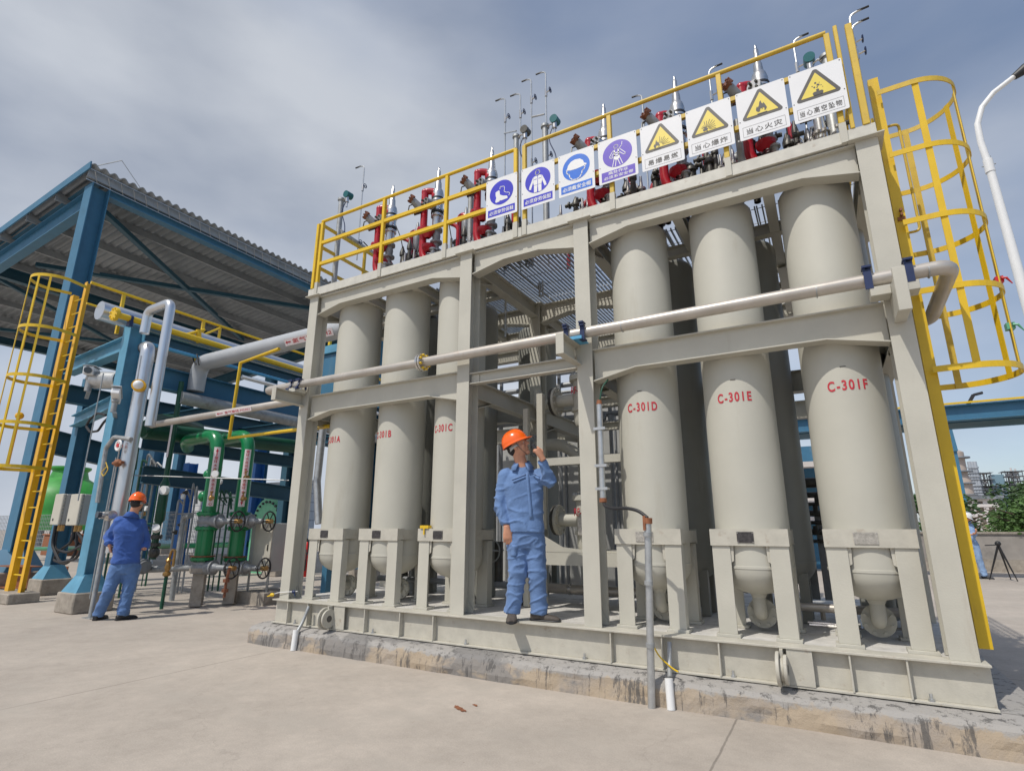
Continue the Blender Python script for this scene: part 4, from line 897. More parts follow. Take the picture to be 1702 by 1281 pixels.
t,x,y = filt(1.36, 'lower cream filter lettered in red on the inner shelf', 1.042)
b = MB(); b.box(x-.05,y-.165,1.2,x+.04,y-.155,1.38); b.build('nameplate', M['labelbright'], t)
b = MB(); b.tube([(3.47,1.12,2.40),(3.47,1.12,1.70)], .055, n=16); tag(b.build('connecting_pipe', M['vessel']), 'cream vertical pipe joining the upper and lower filters', 'pipe')
t = thing('cream_elbow_pipe', (2.9,1.6,2.0), 'thick cream pipe with an elbow in the shade behind the worker with the radio', 'pipe')
b = MB(); b.tube([(2.55,1.62,2.30),(3.0,1.62,2.30),(3.3,1.62,2.0),(3.3,1.62,1.3)], .075, n=18, bend=.22); b.build('pipe_run', M['vessel'], t)
b = MB(); b.flange((2.56,1.62,2.30),(1,0,0),.14,.03,8,.014); b.build('flange', M['galvdull'], t)
t = thing('upper_elbow_pipe', (2.7,1.3,2.6), 'cream elbow pipe just under the middle beam of the centre bay', 'pipe')
b = MB(); b.tube([(2.75,1.35,2.95),(2.75,1.35,2.72),(3.08,1.12,2.72)], .06, n=16, bend=.12); b.build('pipe_run', M['vessel'], t)
# stainless manifold low behind the worker's legs
t = thing('manifold_pipe', (3.2,1.4,.55), 'stained stainless pipe running low across the deck behind the worker', 'pipe', 'low manifold pipes')
b = MB(); b.tube([(2.3,1.45,.60),(3.05,1.45,.60),(3.08,1.45,.60),(4.2,1.45,.60)], .055, n=16); b.build('pipe_run', M['pipe'], t)
b = MB(); b.cyl((3.08,1.45,.60),(3.12,1.45,.60),.062,n=16); b.build('pipe_joint', M['steel'], t); b = MB(); b.cyl((2.72,1.45,.6),(2.76,1.45,.6),.08,n=16); b.build('pipe_joint', M['steel'], t)
t = thing('manifold_pipe', (5.6,1.0,.55), 'rusty stained pipe low between the legs of vessels E and F', 'pipe', 'low manifold pipes')
b = MB(); b.tube([(5.45,.95,.62),(6.3,.95,.62)], .035, n=12); b.tube([(5.62,.95,.62),(5.62,1.15,.62),(5.62,1.15,.5)], .02, n=8, bend=.05); b.build('pipe_run', M['pipe'], t)
b = MB(); b.tube([(5.52,.8,.50),(5.9,.82,.50),(5.9,1.3,.50)], .012, n=6, bend=.04).tube([(5.5,1.0,.49),(6.2,1.0,.49)], .012, n=6); b.build('small_tubing', M['steel'], t)
# hand wheel valve between column 2 and the worker
t = thing('wheel_valve', (2.4,1.0,.6), 'pale spoked hand wheel beside the right leg of the worker with the radio', 'valve')
b = MB(); c = on(818,915,y=.95); b.tube([(c.x+.10*math.cos(a),.95,c.z+.12*math.sin(a)) for a in [2*math.pi*i/20 for i in range(21)]], .009, n=6); b.tube([(c.x-.09,.95,c.z),(c.x+.09,.95,c.z)],.006,n=5).cyl((c.x,.93,c.z),(c.x,1.2,c.z),.012,n=8); b.build('wheel', M['galv'], t)
b = MB(); b.cyl((c.x,1.1,c.z-.35),(c.x,1.1,c.z+.1),.05,n=12); b.build('valve_body', M['darkmetal'], t)
# valve manifold in the gap between E and F
t = thing('instrument_manifold', (5.62,1.9,1.0), 'dark instrument valve manifold seen through the gap between C-301E and C-301F', 'valve')
b = MB()
rr = random.Random(5)
for k in range(6): z = 1.15+k*.09; b.cyl((5.48,1.75,z),(5.80,1.75,z),.018+.012*(k%2),n=8)
for k in range(9): x_, z_ = 5.5+rr.uniform(0,.3), rr.uniform(1.1,1.7); b.cyl((x_,1.70,z_-.04),(x_,1.70,z_+.05),.025,n=8)
b.cyl((5.40,1.72,1.72),(5.78,1.72,1.72),.05,n=12).cyl((5.72,1.72,1.72),(5.78,1.72,1.72),.09,n=12); b.build('valve_block', M['darkmetal'], t)
b = MB(); b.box(5.52,1.78,.6,5.60,1.86,1.4).box(5.64,1.78,.6,5.72,1.86,1.4); b.build('gauge_panel', M['castgrey'], t)
# thin tubes hanging below the grating of the middle bay
for k, (u, v0, v1, yy, lab) in enumerate(((840,440,560,1.0,'thin steel tube hanging from the grating, left of two in the middle bay'),(897,425,492,1.2,'twin thin steel tube hanging from the grating, right of two in the middle bay'))):
    p = on(u, v1, y=yy); b = MB(); b.tube([(p.x,yy,4.36),(p.x,yy,p.z)], .014, n=8)
    if k: b.tube([(p.x,yy,p.z+.0),(p.x+.045,yy,p.z-.02),(p.x+.045,yy,4.36)], .012, n=7)
    b.cyl((p.x,yy,p.z+.10),(p.x,yy,p.z+.16),.026,n=10); tag(b.build('hanging_tube', M['galv']), lab, 'tube', 'tubes hanging from the grating')
# cluttered dark piping in the shade behind A, B, C (seen in the gaps)
for i, (x, lab) in enumerate(((.98,'dark small-bore piping seen between C-301A and C-301B'),(1.82,'dark small-bore piping seen between C-301B and C-301C'),(2.72,'dark small-bore piping seen right of the second column'))):
    rr = random.Random(20+i); t = thing('small_bore_piping', (x,.95,ZD), lab, 'piping', 'small piping behind the vessels')
    b = MB()
    for k in range(5):
        xx = x+rr.uniform(-.12,.12); b.tube([(xx,.85+rr.uniform(0,.2),ZD),(xx,.9,rr.uniform(1.0,1.5)),(xx+rr.uniform(-.15,.15),1.0,rr.uniform(1.5,1.8))], rr.uniform(.012,.025), n=7, bend=.05)
    for k in range(8): z = rr.uniform(.7,1.6); xx = x+rr.uniform(-.12,.12); b.cyl((xx,.86,z),(xx,.86,z+.07),.03,n=8)
    b.build('tubing', M['darkmetal'], t)
    b = MB(); b.tube([(x-.3,.93,.66),(x+.3,.93,.66)], .035, n=10).flange((x,.93,.66),(1,0,0),.07,.04,6); b.build('header', M['castgrey'], t)
# red extinguisher glimpsed left of vessel A
t = thing('fire_extinguisher', (-.2,2.3,.0), 'red fire extinguishers standing behind the left column', 'extinguisher', 'red extinguishers behind the frame')
for i, (u, v0, v1) in enumerate(((503,958,918),(507,942,900))):
    p = on(u, v0, y=2.2+.4*i); q = on(u, v1, y=2.2+.4*i); tt = thing('fire_extinguisher', (p.x,2.2+.4*i,max(0,p.z)), ['red extinguisher low behind the left column','second red extinguisher a little higher behind the left column'][i], 'extinguisher', 'red extinguishers behind the frame')
    b = MB(); b.lathe((p.x,2.2+.4*i,p.z), [(.001,0),(.075,0),(.08,.02),(.08,(q.z-p.z)*.8),(.03,(q.z-p.z)),(.001,(q.z-p.z))], n=16); b.build('cylinder', M['redbright'], tt)
    b = MB(); b.lathe((p.x,2.2+.4*i,q.z), [(.025,0),(.03,.05),(.001,.06)], n=8); b.tube([(p.x,2.2+.4*i,q.z+.04),(p.x+.1,2.15+.4*i,q.z),(p.x+.09,2.15+.4*i,p.z+.1)],.012,n=6,bend=.05); b.build('valve_head', M['black'], tt)
bpy.data.objects.remove(t)

# ================================================================= CONDUITS IN FRONT
t = thing('cable_conduit', (4.07,-.03,1.5), 'galvanised conduit clamped to the third column, orange sealed ends', 'conduit', 'grey cable conduits')
b = MB(); b.cyl((4.075,-.03,1.50),(4.075,-.03,2.36),.026,n=14); b.build('pipe', M['galv'], t)
b = MB(); b.cyl((4.075,-.03,1.485),(4.075,-.03,1.52),.033,n=12); b.cyl((4.075,-.03,2.355),(4.075,-.03,2.395),.028,.02,n=12); b.build('orange_seal', M['rust'], t)
for z in (1.60,1.80,2.13): b = MB(); b.box(4.02,-.062,z-.012,4.13,-.055,z+.012).box(4.02,-.0545,z-.008,4.13,.0,z+.008); b.build('strap', M['galv'], t)
b = MB(); b.tube([(4.078,-.03,2.38),(4.10,-.01,2.52),(4.14,.05,2.60)], .008, n=6, bend=.05); b.build('green_wire', M['darkgreen'], t)
t = thing('conduit_post', (4.48,-.26,0), 'tall galvanised conduit standing on the yard in front of C-301D', 'conduit', 'grey cable conduits')
b = MB(); b.cyl((4.475,-.27,0),(4.52,-.25,1.31),.028,n=14); b.build('pipe', M['galv'], t)
b = MB()
for z in (.42,.86,1.22): b.cyl((4.475+.034*z,-.268,z-.015),(4.476+.034*z,-.268,z+.015),.034,n=12)
b.build('coupling', M['galvdull'], t)
b = MB(); b.cyl((4.52,-.25,1.30),(4.522,-.25,1.345),.036,n=12).box(4.49,-.285,1.25,4.51,-.27,1.36); b.build('orange_seal', M['rust'], t)
b = MB(); b.tube([(4.08,-.03,1.49),(4.10,-.06,1.45),(4.20,-.14,1.425),(4.35,-.2,1.425),(4.45,-.23,1.40),(4.52,-.25,1.345)], .014, n=10, bend=.05)
tag(b.build('black_cable', M['black']), 'black cable sagging between the column conduit and the conduit post', 'cable')
b = MB(); b.tube([(4.47,-.235,.75),(4.46,-.20,.55),(4.50,-.16,.34),(4.62,-.15,.25),(4.66,-.17,.24)], .006, n=6, bend=.1); tag(b.build('earth_wire', M['yellow']), 'thin yellow and green wire hanging beside the conduit post', 'wire')
# white drain pipes at the plinth
for (x, lab, zt) in ((.60,'white drain pipe at the left end of the plinth','short'),(4.60,'white drain pipe right of the conduit post','long')):
    t = thing('drain_pipe', (x,-.23,0), lab, 'pipe', 'white drain pipes on the plinth')
    b = MB(); b.cyl((x+.01,-.245,.0),(x,-.225,.20),.030,n=16); b.build('white_pipe', M['white'], t)
    b = MB(); b.tube([(x,-.20,.19),(x-.01,-.14,.26),(x-.01,-.07,.42)] if x < 1 else [(x,-.19,.20),(x-.02,-.10,.27),(x-.02,-.06,.42)], .018, n=10, bend=.05); b.build('grey_hose', M['galvdull'], t)
# cord with yellow and blue rag knots at the left column
t = thing('tied_cord', (0,-.04,.5), 'cord with yellow and blue rags knotted round the foot of the left column', 'cord')
b = MB(); b.tube([(-.09,-.05,.50),(0,-.02,.53),(.15,-.01,.545),(.24,.05,.55)], .004, n=5); b.build('cord', M['white'], t)
b = MB(); b.ball((-.07,-.05,.505),.035,.02,.022,n=8,m=5); b.tube([(-.08,-.05,.50),(-.14,-.06,.485)],[.012,.006],n=5); b.build('yellow_rag', M['yellow'], t)
b = MB(); b.ball((.20,.03,.545),.03,.02,.02,n=8,m=5); b.tube([(.21,.03,.54),(.23,.03,.50)],[.012,.006],n=5); b.build('blue_rag', M['navy'], t)
# ================================================================= CANOPY SHED
def roof_z(x): return 10.62 + .075*(x+10.15)
XR_, XL_, YN, YF = -10.15, -25.5, .83, 13.5
shed = thing('open_shed', (-17.8,6,0), 'tall open blue steel shed with a grey corrugated roof', 'shed')
b = MB(); n = 380; amp = .045     # corrugations run across (along x), so the long edge shows waves
per = .24; st = 8; ny = int((YF-YN)/per*st)
for j in range(ny+1):
    y = YN+(YF-YN)*j/ny; dz = amp*math.sin(2*math.pi*j/st)
    for x in (XR_, XL_): b.v.append(Vector((x, y, roof_z(x)+dz)))
for j in range(ny): b.f.append([2*j,2*j+1,2*j+3,2*j+2]); b.sm.append(True)
r_ = b.build('roof', M['roof_in'], shed); m_ = r_.modifiers.new('thick','SOLIDIFY'); m_.thickness = .02
b = MB(); b.beam((XR_-.02,YN-.03,roof_z(XR_)-.02),(XL_,YN-.03,roof_z(XL_)-.02),.03,.22); b.build('roof_trim', M['blue'], shed)
for k in range(9):
    x = -10.35-1.75*k; b = MB(); b.channel((x,YN,roof_z(x)-.17),(x,YF,roof_z(x)-.17),.08,.22,side=1); b.build('purlin', M['roof_in'], shed)
b = MB()
for k in range(40): y = YN+.1+k*.32; b.beam((-10.22,y,roof_z(-10.2)-.08),(-10.35,y+.16,roof_z(-10.2)-.36),.012,.012); 
b.beam((-10.22,YN,roof_z(-10.2)-.10),(-10.22,YF,roof_z(-10.2)-.10),.02,.02); b.beam((-10.35,YN,roof_z(-10.2)-.36),(-10.35,YF,roof_z(-10.2)-.36),.02,.02)
b.build('edge_lattice', M['galv'], shed)
cols = [(-10.55,1.2),(-10.55,12.6),(-17.9,12.6),(-24.9,1.2),(-24.9,12.6),(-17.9,1.2)]
for (x, y) in cols:
    if (x, y) == (-17.9, 1.2): continue
    b = MB(); zt = roof_z(x)-.35
    for s in (-1,1): b.box(x-.22, y+s*.20-.012, .75, x+.22, y+s*.20+.012, zt)
    b.box(x-.012,y-.188,.75,x+.012,y+.188,zt); b.build('column', M['blue'], shed)
    b = MB(); b.cyl((x,y,.32),(x,y,.80),.62,.30,n=4,cap=True); o = b.build('column_base', M['blue'], shed); 
    b = MB(); b.box(x-.5,y-.5,0,x+.5,y+.5,.32); bevel(b.build('footing', M['oldconc'], shed), .02)
def sbeam(p0, p1, w_, h_, mt='blue', nm='beam'): b = MB(); b.hbeam(p0, p1, w_, h_, t=.025); return b.build(nm, M[mt], shed)
sbeam((-10.75,1.2,9.95),(-24.7,1.2,9.95+.08*-14),.25,.55); sbeam((-10.75,1.2,10.55),(-24.7,1.2,10.55-1.12),.2,.22)
sbeam((-10.5,1.42,10.3),(-10.5,12.4,10.3),.28,.50); sbeam((-10.75,12.6,9.95),(-24.7,12.6,8.83),.25,.55,'darkblue')
sbeam((-17.9,1.4,9.75),(-17.9,12.4,9.75),.25,.40,'darkblue'); sbeam((-24.9,1.4,9.3),(-24.9,12.4,9.3),.28,.5,'darkblue')
for (p, q) in ((on(172,352,z=10.0), on(420,580,z=9.9)),(on(60,440,z=9.9), on(530,515,z=10.0))):
    b = MB(); b.beam(p, q, .16, .14); b.build('roof_brace', M['darkblue'], shed)
b = MB(); b.beam((-24.7,1.4,9.2),(-18.0,12.4,9.6),.12,.12).beam((-24.7,12.4,9.2),(-18.0,1.4,9.6),.12,.12); b.build('roof_brace', M['darkblue'], shed)
b = MB(); b.cyl((-10.25,YN+.05,roof_z(-10.2)),(-10.1,YN+.6,roof_z(-10.2)+.5),.012,n=6); b.cyl((-10.1,YN+.6,roof_z(-10.2)+.5),(-10.15,YN+1.2,roof_z(-10.2)),.008,n=6); b.build('roof_rod', M['galvdull'], shed)

# ================================================================= BLUE PIPE RACK
RX = -4.62
rack = thing('pipe_rack', (RX,4,0), 'blue steel pipe rack on concrete footings left of the vessels', 'pipe rack')
def rcol(x, y, zt, mt='blue2'):
    b = MB()
    for s in (-1,1): b.box(x-.12, y+s*.12-.008, .50, x+.12, y+s*.12+.008, zt)
    b.box(x-.008,y-.112,.5,x+.008,y+.112,zt) ; b.build('column', M[mt], rack)
    b = MB(); o = .24; i_ = .135
    lo = [(x-o,y-o),(x+o,y-o),(x+o,y+o),(x-o,y+o)]; hi = [(x-i_,y-i_+.02),(x+i_,y-i_+.02),(x+i_,y+i_-.02),(x-i_,y+i_-.02)]
    b.add([(p[0],p[1],.30) for p in lo]+[(p[0],p[1],.56) for p in hi], [(0,1,5,4),(1,2,6,5),(2,3,7,6),(3,0,4,7),(4,5,6,7)]); b.build('column_base', M['blue2'], rack)
    b = MB(); b.box(x-.28,y-.27,0,x+.28,y+.30,.30); bevel(b.build('footing', M['oldconc'], rack), .015)
for (x, y, mt) in ((RX,.06,'blue2'),(RX,6.2,'darkblue'),(RX,12,'darkblue'),(-7.9,6.2,'darkblue'),(-7.9,12,'darkblue'),(-7.9,.9,'blue')): rcol(x, y, 4.72 if x > -6 else 4.4, mt)
def rb(p, q, w_, h_, mt='blue', nm='beam', t=.02): b = MB(); b.hbeam(p, q, w_, h_, t=t); b.build(nm, M[mt], rack)
rb((RX,.22,4.57),(-8.0,.5,4.57),.20,.30,'blue2','cross_beam'); p, q = on(195,668,y=.2), on(100,702,y=.4); rb(p, (-7.9,.75,p.z), .18,.24,'blue2','cross_beam')
rb((RX,.22,3.93),(RX,13,3.86),.22,.40,'blue','long_beam'); rb((-7.4,.3,3.9),(-7.4,13,3.9),.22,.36,'darkblue','long_beam')
rb((RX,.22,4.62),(RX,13,4.62),.14,.16,'darkblue','long_beam')
for (u0,v0,u1,v1,X_,h_) in ((236,735,490,768,-6.6,.28),(236,788,490,822,-6.6,.36),(70,730,200,762,-9.0,.50)):
    p, q = on(u0,v0,x=X_), on(u1,v1,x=X_); rb(p, q, .2, h_, 'darkblue', 'low_beam')
for y in (2.2,4.2,6.2,8.2,10.2): rb((RX-.1,y,3.70),(-7.4,y,3.70),.15,.20,'darkblue','cross_beam')
# rail along the rack top
rr_ = thing('rack_rail', (-5.25,4,4.75), 'yellow handrail along the top of the blue pipe rack', 'railing')
b = MB(); b.tube([(-5.25,-.50,5.52),(-5.25,12,5.50)], .028, n=8); b.tube([(-5.25,-.50,5.12),(-5.25,12,5.10)], .02, n=6); b.build('rails', M['yellow'], rr_)
for y in (.05,1.6,3.1,4.6,6.1,7.6,9.1): b = MB(); b.beam((-5.25,y,4.72),(-5.25,y,5.50),.05,.05); b.build('post', M['yellow'], rr_)
b = MB(); p, q = on(366,545,x=-5.2), on(330,560,x=-4.9); b.tube([p,q,q-Vector((0,0,.5))], .022, n=6); b.tube([p,p-Vector((0,0,.8))],.028,n=6); b.tube([on(310,556,x=-4.7),on(340,548,x=-4.7)],.03,n=7); b.cyl(on(330,548,x=-4.7),on(331,570,x=-4.7),.05,n=10); b.build('return_rail', M['yellow'], rr_)
b = MB()
for y in (4.8,7.2): b.beam((-3.9,y,3.6),(-3.9,y,5.0),.06,.06)
b.beam((-3.9,4.8,5.0),(-3.9,7.2,5.0),.05,.05).beam((-3.9,4.8,4.5),(-3.9,7.2,4.5),.04,.04); b.build('far_gate', M['yellow'], rr_)
# caged ladder, left
LXY = on(90,700,y=.05); LX0, LX1, LY = LXY.x-.32, LXY.x+.22, .0
ll = thing('caged_ladder', (LXY.x,LY,.15), 'orange-yellow caged ladder on its own concrete block by the blue rack', 'ladder', 'caged ladders')
b = MB(); b.box(LX0-.03,LY-.01,.17,LX0+.12,LY,5.90); b.box(LX0+.11,LY,.17,LX0+.12,LY+.09,5.90); b.build('stringer', M['orangeyellow'], ll)
b = MB(); b.box(LX1-.03,LY-.01,.17,LX1+.075,LY,6.08); b.box(LX1-.03,LY,.17,LX1-.02,LY+.09,6.08); b.build('stringer', M['orangeyellow'], ll)
b = MB()
for k in range(19): z = .45+.295*k; b.cyl((LX0+.115,LY+.03,z),(LX1-.02,LY+.03,z),.014,n=7)
b.build('rungs', M['yellow'], ll)
def yhoop(z):
    xc = (LX0+LX1)/2-.0; r = .42; pts = []
    n = 20; cy = LY-.36
    pts.append((LX1+.06, LY+.0)); 
    for i in range(n+1): a = math.pi*i/n; pts.append((xc+.02+r*math.cos(a), cy-r*math.sin(a)))
    pts.append((LX0-.02, LY+.0)); return pts
LH = [5.96,4.93,3.98,3.10,2.32,1.98+.02]
for z in LH[:5]: band(yhoop(z)[::-1], z, .06).build('hoop', M['yellow'], ll)
hp2 = yhoop(0)
for f in (.25,.40,.55,.68,.82):
    i = int(f*(len(hp2)-1)); p = Vector(hp2[i]); b = MB(); b.beam((p.x,p.y,LH[4]-.02),(p.x,p.y,LH[0]+.02),.035,.012,up=(p.x-(LX0+LX1)/2,p.y-LY+.36,0)); b.build('cage_bar', M['yellow'], ll)
b = MB(); b.box(LX0-.35,LY-.22,0,LX1+.22,LY+.24,.17); bevel(b.build('footing', M['oldconc'], ll), .015)
b = MB(); b.ball((LX0-.25,LY-.3,3.35),.07,.07,.07); b.cyl((LX0-.25,LY-.3,2.4),(LX0-.25,LY-.3,3.3),.02,n=6); tag(b.build('yellow_lamp', M['orangeyellow']), 'small round yellow signal lamp beside the left ladder cage', 'lamp')

# ================================================================= PIPES OF THE RACK
def pipe(name, pts, r, mt, label, bend=0, n=16, cat='pipe', group=None): b = MB(); b.tube(pts, r, n=n, bend=bend); return tag(b.build(name, M[mt]), label, cat, group)
p0 = on(163,527,x=-4.95); pipe('clad_pipe', [(-4.95,p0.y,4.96),(-4.95,13,4.91)], .17, 'clad', 'fat aluminium-clad pipe with a flat end on top of the blue rack', n=28)
t = thing('yellow_pipe', (-4.5,4,4.7), 'long yellow pipe with a flanged end along the rack top', 'pipe')
b = MB(); b.tube([(-4.45,-.35,4.80),(-4.45,12,4.78)], .055, n=14); b.build('pipe_run', M['yellow'], t)
b = MB(); b.flange((-4.45,-.37,4.80),(0,1,0),.12,.05,8,.016); b.build('end_flange', M['yellow'], t)
for y in (-.12,.12,3.7): b = MB(); b.cyl((-4.45,y-.02,4.80),(-4.45,y+.02,4.80),.068,n=14).box(-4.50,y-.03,4.66,-4.40,y+.03,4.76); b.build('clamp', M['navy'], t)
pipe('clad_pipe', [(-4.40,.9,3.60),(-4.40,13,3.55)], .12, 'galvdull', 'dull clad pipe slung under the long blue beam', n=20)
pipe('blue_tube', [(-4.35,.1,4.42),(-4.35,9,4.42)], .035, 'cabblue', 'light blue tube running just under the fat clad pipe', n=10)
pipe('channel_tray', [(-4.3,2.0,4.25),(-4.3,9,4.2)], .045, 'white', 'white cable tray along the face of the blue beam', n=4)
# vertical clad pipes
x1 = on(245,600,y=.0).x
t = thing('clad_riser', (x1,0,.5), 'thick aluminium-clad riser standing behind the worker in the orange helmet', 'pipe', 'clad risers by the rack')
b = MB(); b.tube([(x1,-.02,.9),(x1,-.02,4.22),(x1-.30,.08,4.28)], .105, n=22, bend=.14); b.build('cladding', M['clad'], t)
b = MB(); b.cyl((x1-.30,.08,4.28),(x1-.34,.09,4.285),.11,n=20); b.build('black_end', M['black'], t)
x2 = on(268,600,y=-.15).x
t = thing('clad_riser', (x2,-.15,2.8), 'slimmer clad riser with a square loop at its top', 'pipe', 'clad risers by the rack')
b = MB(); zt2, xl2 = on(283,503,y=-.15).z, on(246,520,y=-.15).x; b.tube([(x2,-.15,2.78),(x2,-.15,zt2),(xl2,-.15,zt2-.02),(xl2,-.15,zt2-.42)], .072, n=20, bend=.13); b.build('cladding', M['clad'], t)
p, q = on(252,706,y=-.0), on(500,665,y=.24)
t = thing('beige_pipe', (q+p)/2, 'beige pipe with a red arrow sticker running from the clad riser to the left column', 'pipe', 'process pipes')
b = MB(); b.tube([p, q, q+Vector((.6,.3,.0))], .050, n=16); b.build('pipe_run', M['pipe'], t)
def sticker(p, q, r, f0, f1, txt, par, hgt=.055, red='redtext', off=-1, vertical=False):
    d = (q-p); L_ = d.length; d = d.normalized(); c = p + d*L_*(f0+f1)/2; w_ = L_*(f1-f0)
    vw = (CAM-c); vw = (vw - d*vw.dot(d)).normalized(); up = vw.cross(d)
    if up.z < 0: up = -up
    mt = frame_m(c+vw*(r+.002), d, up)
    if mt.to_3x3().col[2].dot(vw) < 0: mt = frame_m(c+vw*(r+.002), -d, up)
    b = MB(); b.prism([mt @ Vector((sx*w_/2, sy*hgt/2, 0)) for sx, sy in ((-1,-1),(1,-1),(1,1),(-1,1))], vw*-.004); b.build('sticker', M['pink'], par)
    z = .0015; ax = -w_/2
    b = MB(); b.add([mt @ Vector(v) for v in ((ax+.02,0,z),(ax+.06,hgt*.25,z),(ax+.06,-hgt*.25,z))], [(0,2,1)]); b.add([mt @ Vector(v) for v in ((ax+.06,-hgt*.09,z),(ax+.15,-hgt*.09,z),(ax+.15,hgt*.09,z),(ax+.06,hgt*.09,z))], [(0,1,2,3)]); b.build('arrow', M[red], par)
    text(txt, hgt*.62, mt @ Matrix.Translation(((w_-.15)/2-(w_/2-.16)+.0-.0,0,z)) if False else mt @ Matrix.Translation((.08,0,z)), M[red], 'lettering', par, bold=.01, fitw=w_-.22)
sticker(p, q, .052, .49, .72, '氮气管线-PG301', t, .062)
p, q = V(on(333,603,y=1.2).x,1.2,4.34), V(1.2,1.2,4.36)
t = thing('grey_pipe', (p+q)/2, 'thick pale grey pipe with a red arrow sticker passing behind the left column', 'pipe', 'process pipes')
b = MB(); b.tube([p+Vector((-.02,0,-.55)), p, q], .148, n=26, bend=.24); b.build('pipe_run', M['grayp'], t)
sticker(p, q, .150, .46, .66, '氢气管线-H2', t, .12)
b = MB(); b.tube([p+Vector((.02,-.17,.10)), p+Vector((.12,-.20,-.02)), p+Vector((.20,-.19,-.10))], .014, n=5); b.tube([p+Vector((.14,-.17,.12)), p+Vector((.24,-.20,.02)), p+Vector((.28,-.18,-.12))], .014, n=5); b.build('black_band', M['black'], t)
pipe('yellow_tube', [on(420,592,y=.35)+Vector((.6,0,.02)), on(400,603,y=.35), on(381,728,y=.35), on(492,714,y=.35), on(549,708,y=.35)], .026, 'yellow', 'slim yellow gas tube dropping and turning right behind the left column', n=9)
b = MB(); a0 = on(548,545,y=.9); pipe('down_pipe', [on(538,700,y=1.5), on(527,800,y=1.5), on(530,870,y=1.5)], .06, 'galv', 'galvanised down pipe between the left column and C-301A', n=12)
# blue machine frame with yellow rails seen between the left column and C-301A
a_, c_ = on(533,640,y=2.6), on(575,568,y=2.6)
t = thing('blue_machine_frame', (a_.x,2.7,0), 'blue steel frame with yellow rails seen between the left column and C-301A', 'frame')
b = MB(); b.box(a_.x-.5,2.6,a_.z-.5,c_.x,3.4,c_.z-.18); bevel(b.build('tank', M['blue'], t), .02); b = MB(); b.box(a_.x-.5,2.55,c_.z-.18,c_.x+.1,3.45,c_.z-.02); b.build('top_plate', M['blue2'], t)
for x in (a_.x-.45,a_.x+.15,c_.x): b = MB(); b.beam((x,2.6,c_.z),(x,2.6,c_.z+.9),.05,.05); b.build('yellow_post', M['yellow'], t)
for z in (.9,.5): b = MB(); b.beam((a_.x-.45,2.6,c_.z+z),(c_.x,2.6,c_.z+z),.04,.04); b.build('yellow_bar', M['yellow'], t)
for x in (a_.x-.4,c_.x-.1): b = MB(); b.beam((x,2.7,0),(x,2.7,a_.z-.5),.12,.12); b.build('leg', M['blue'], t)
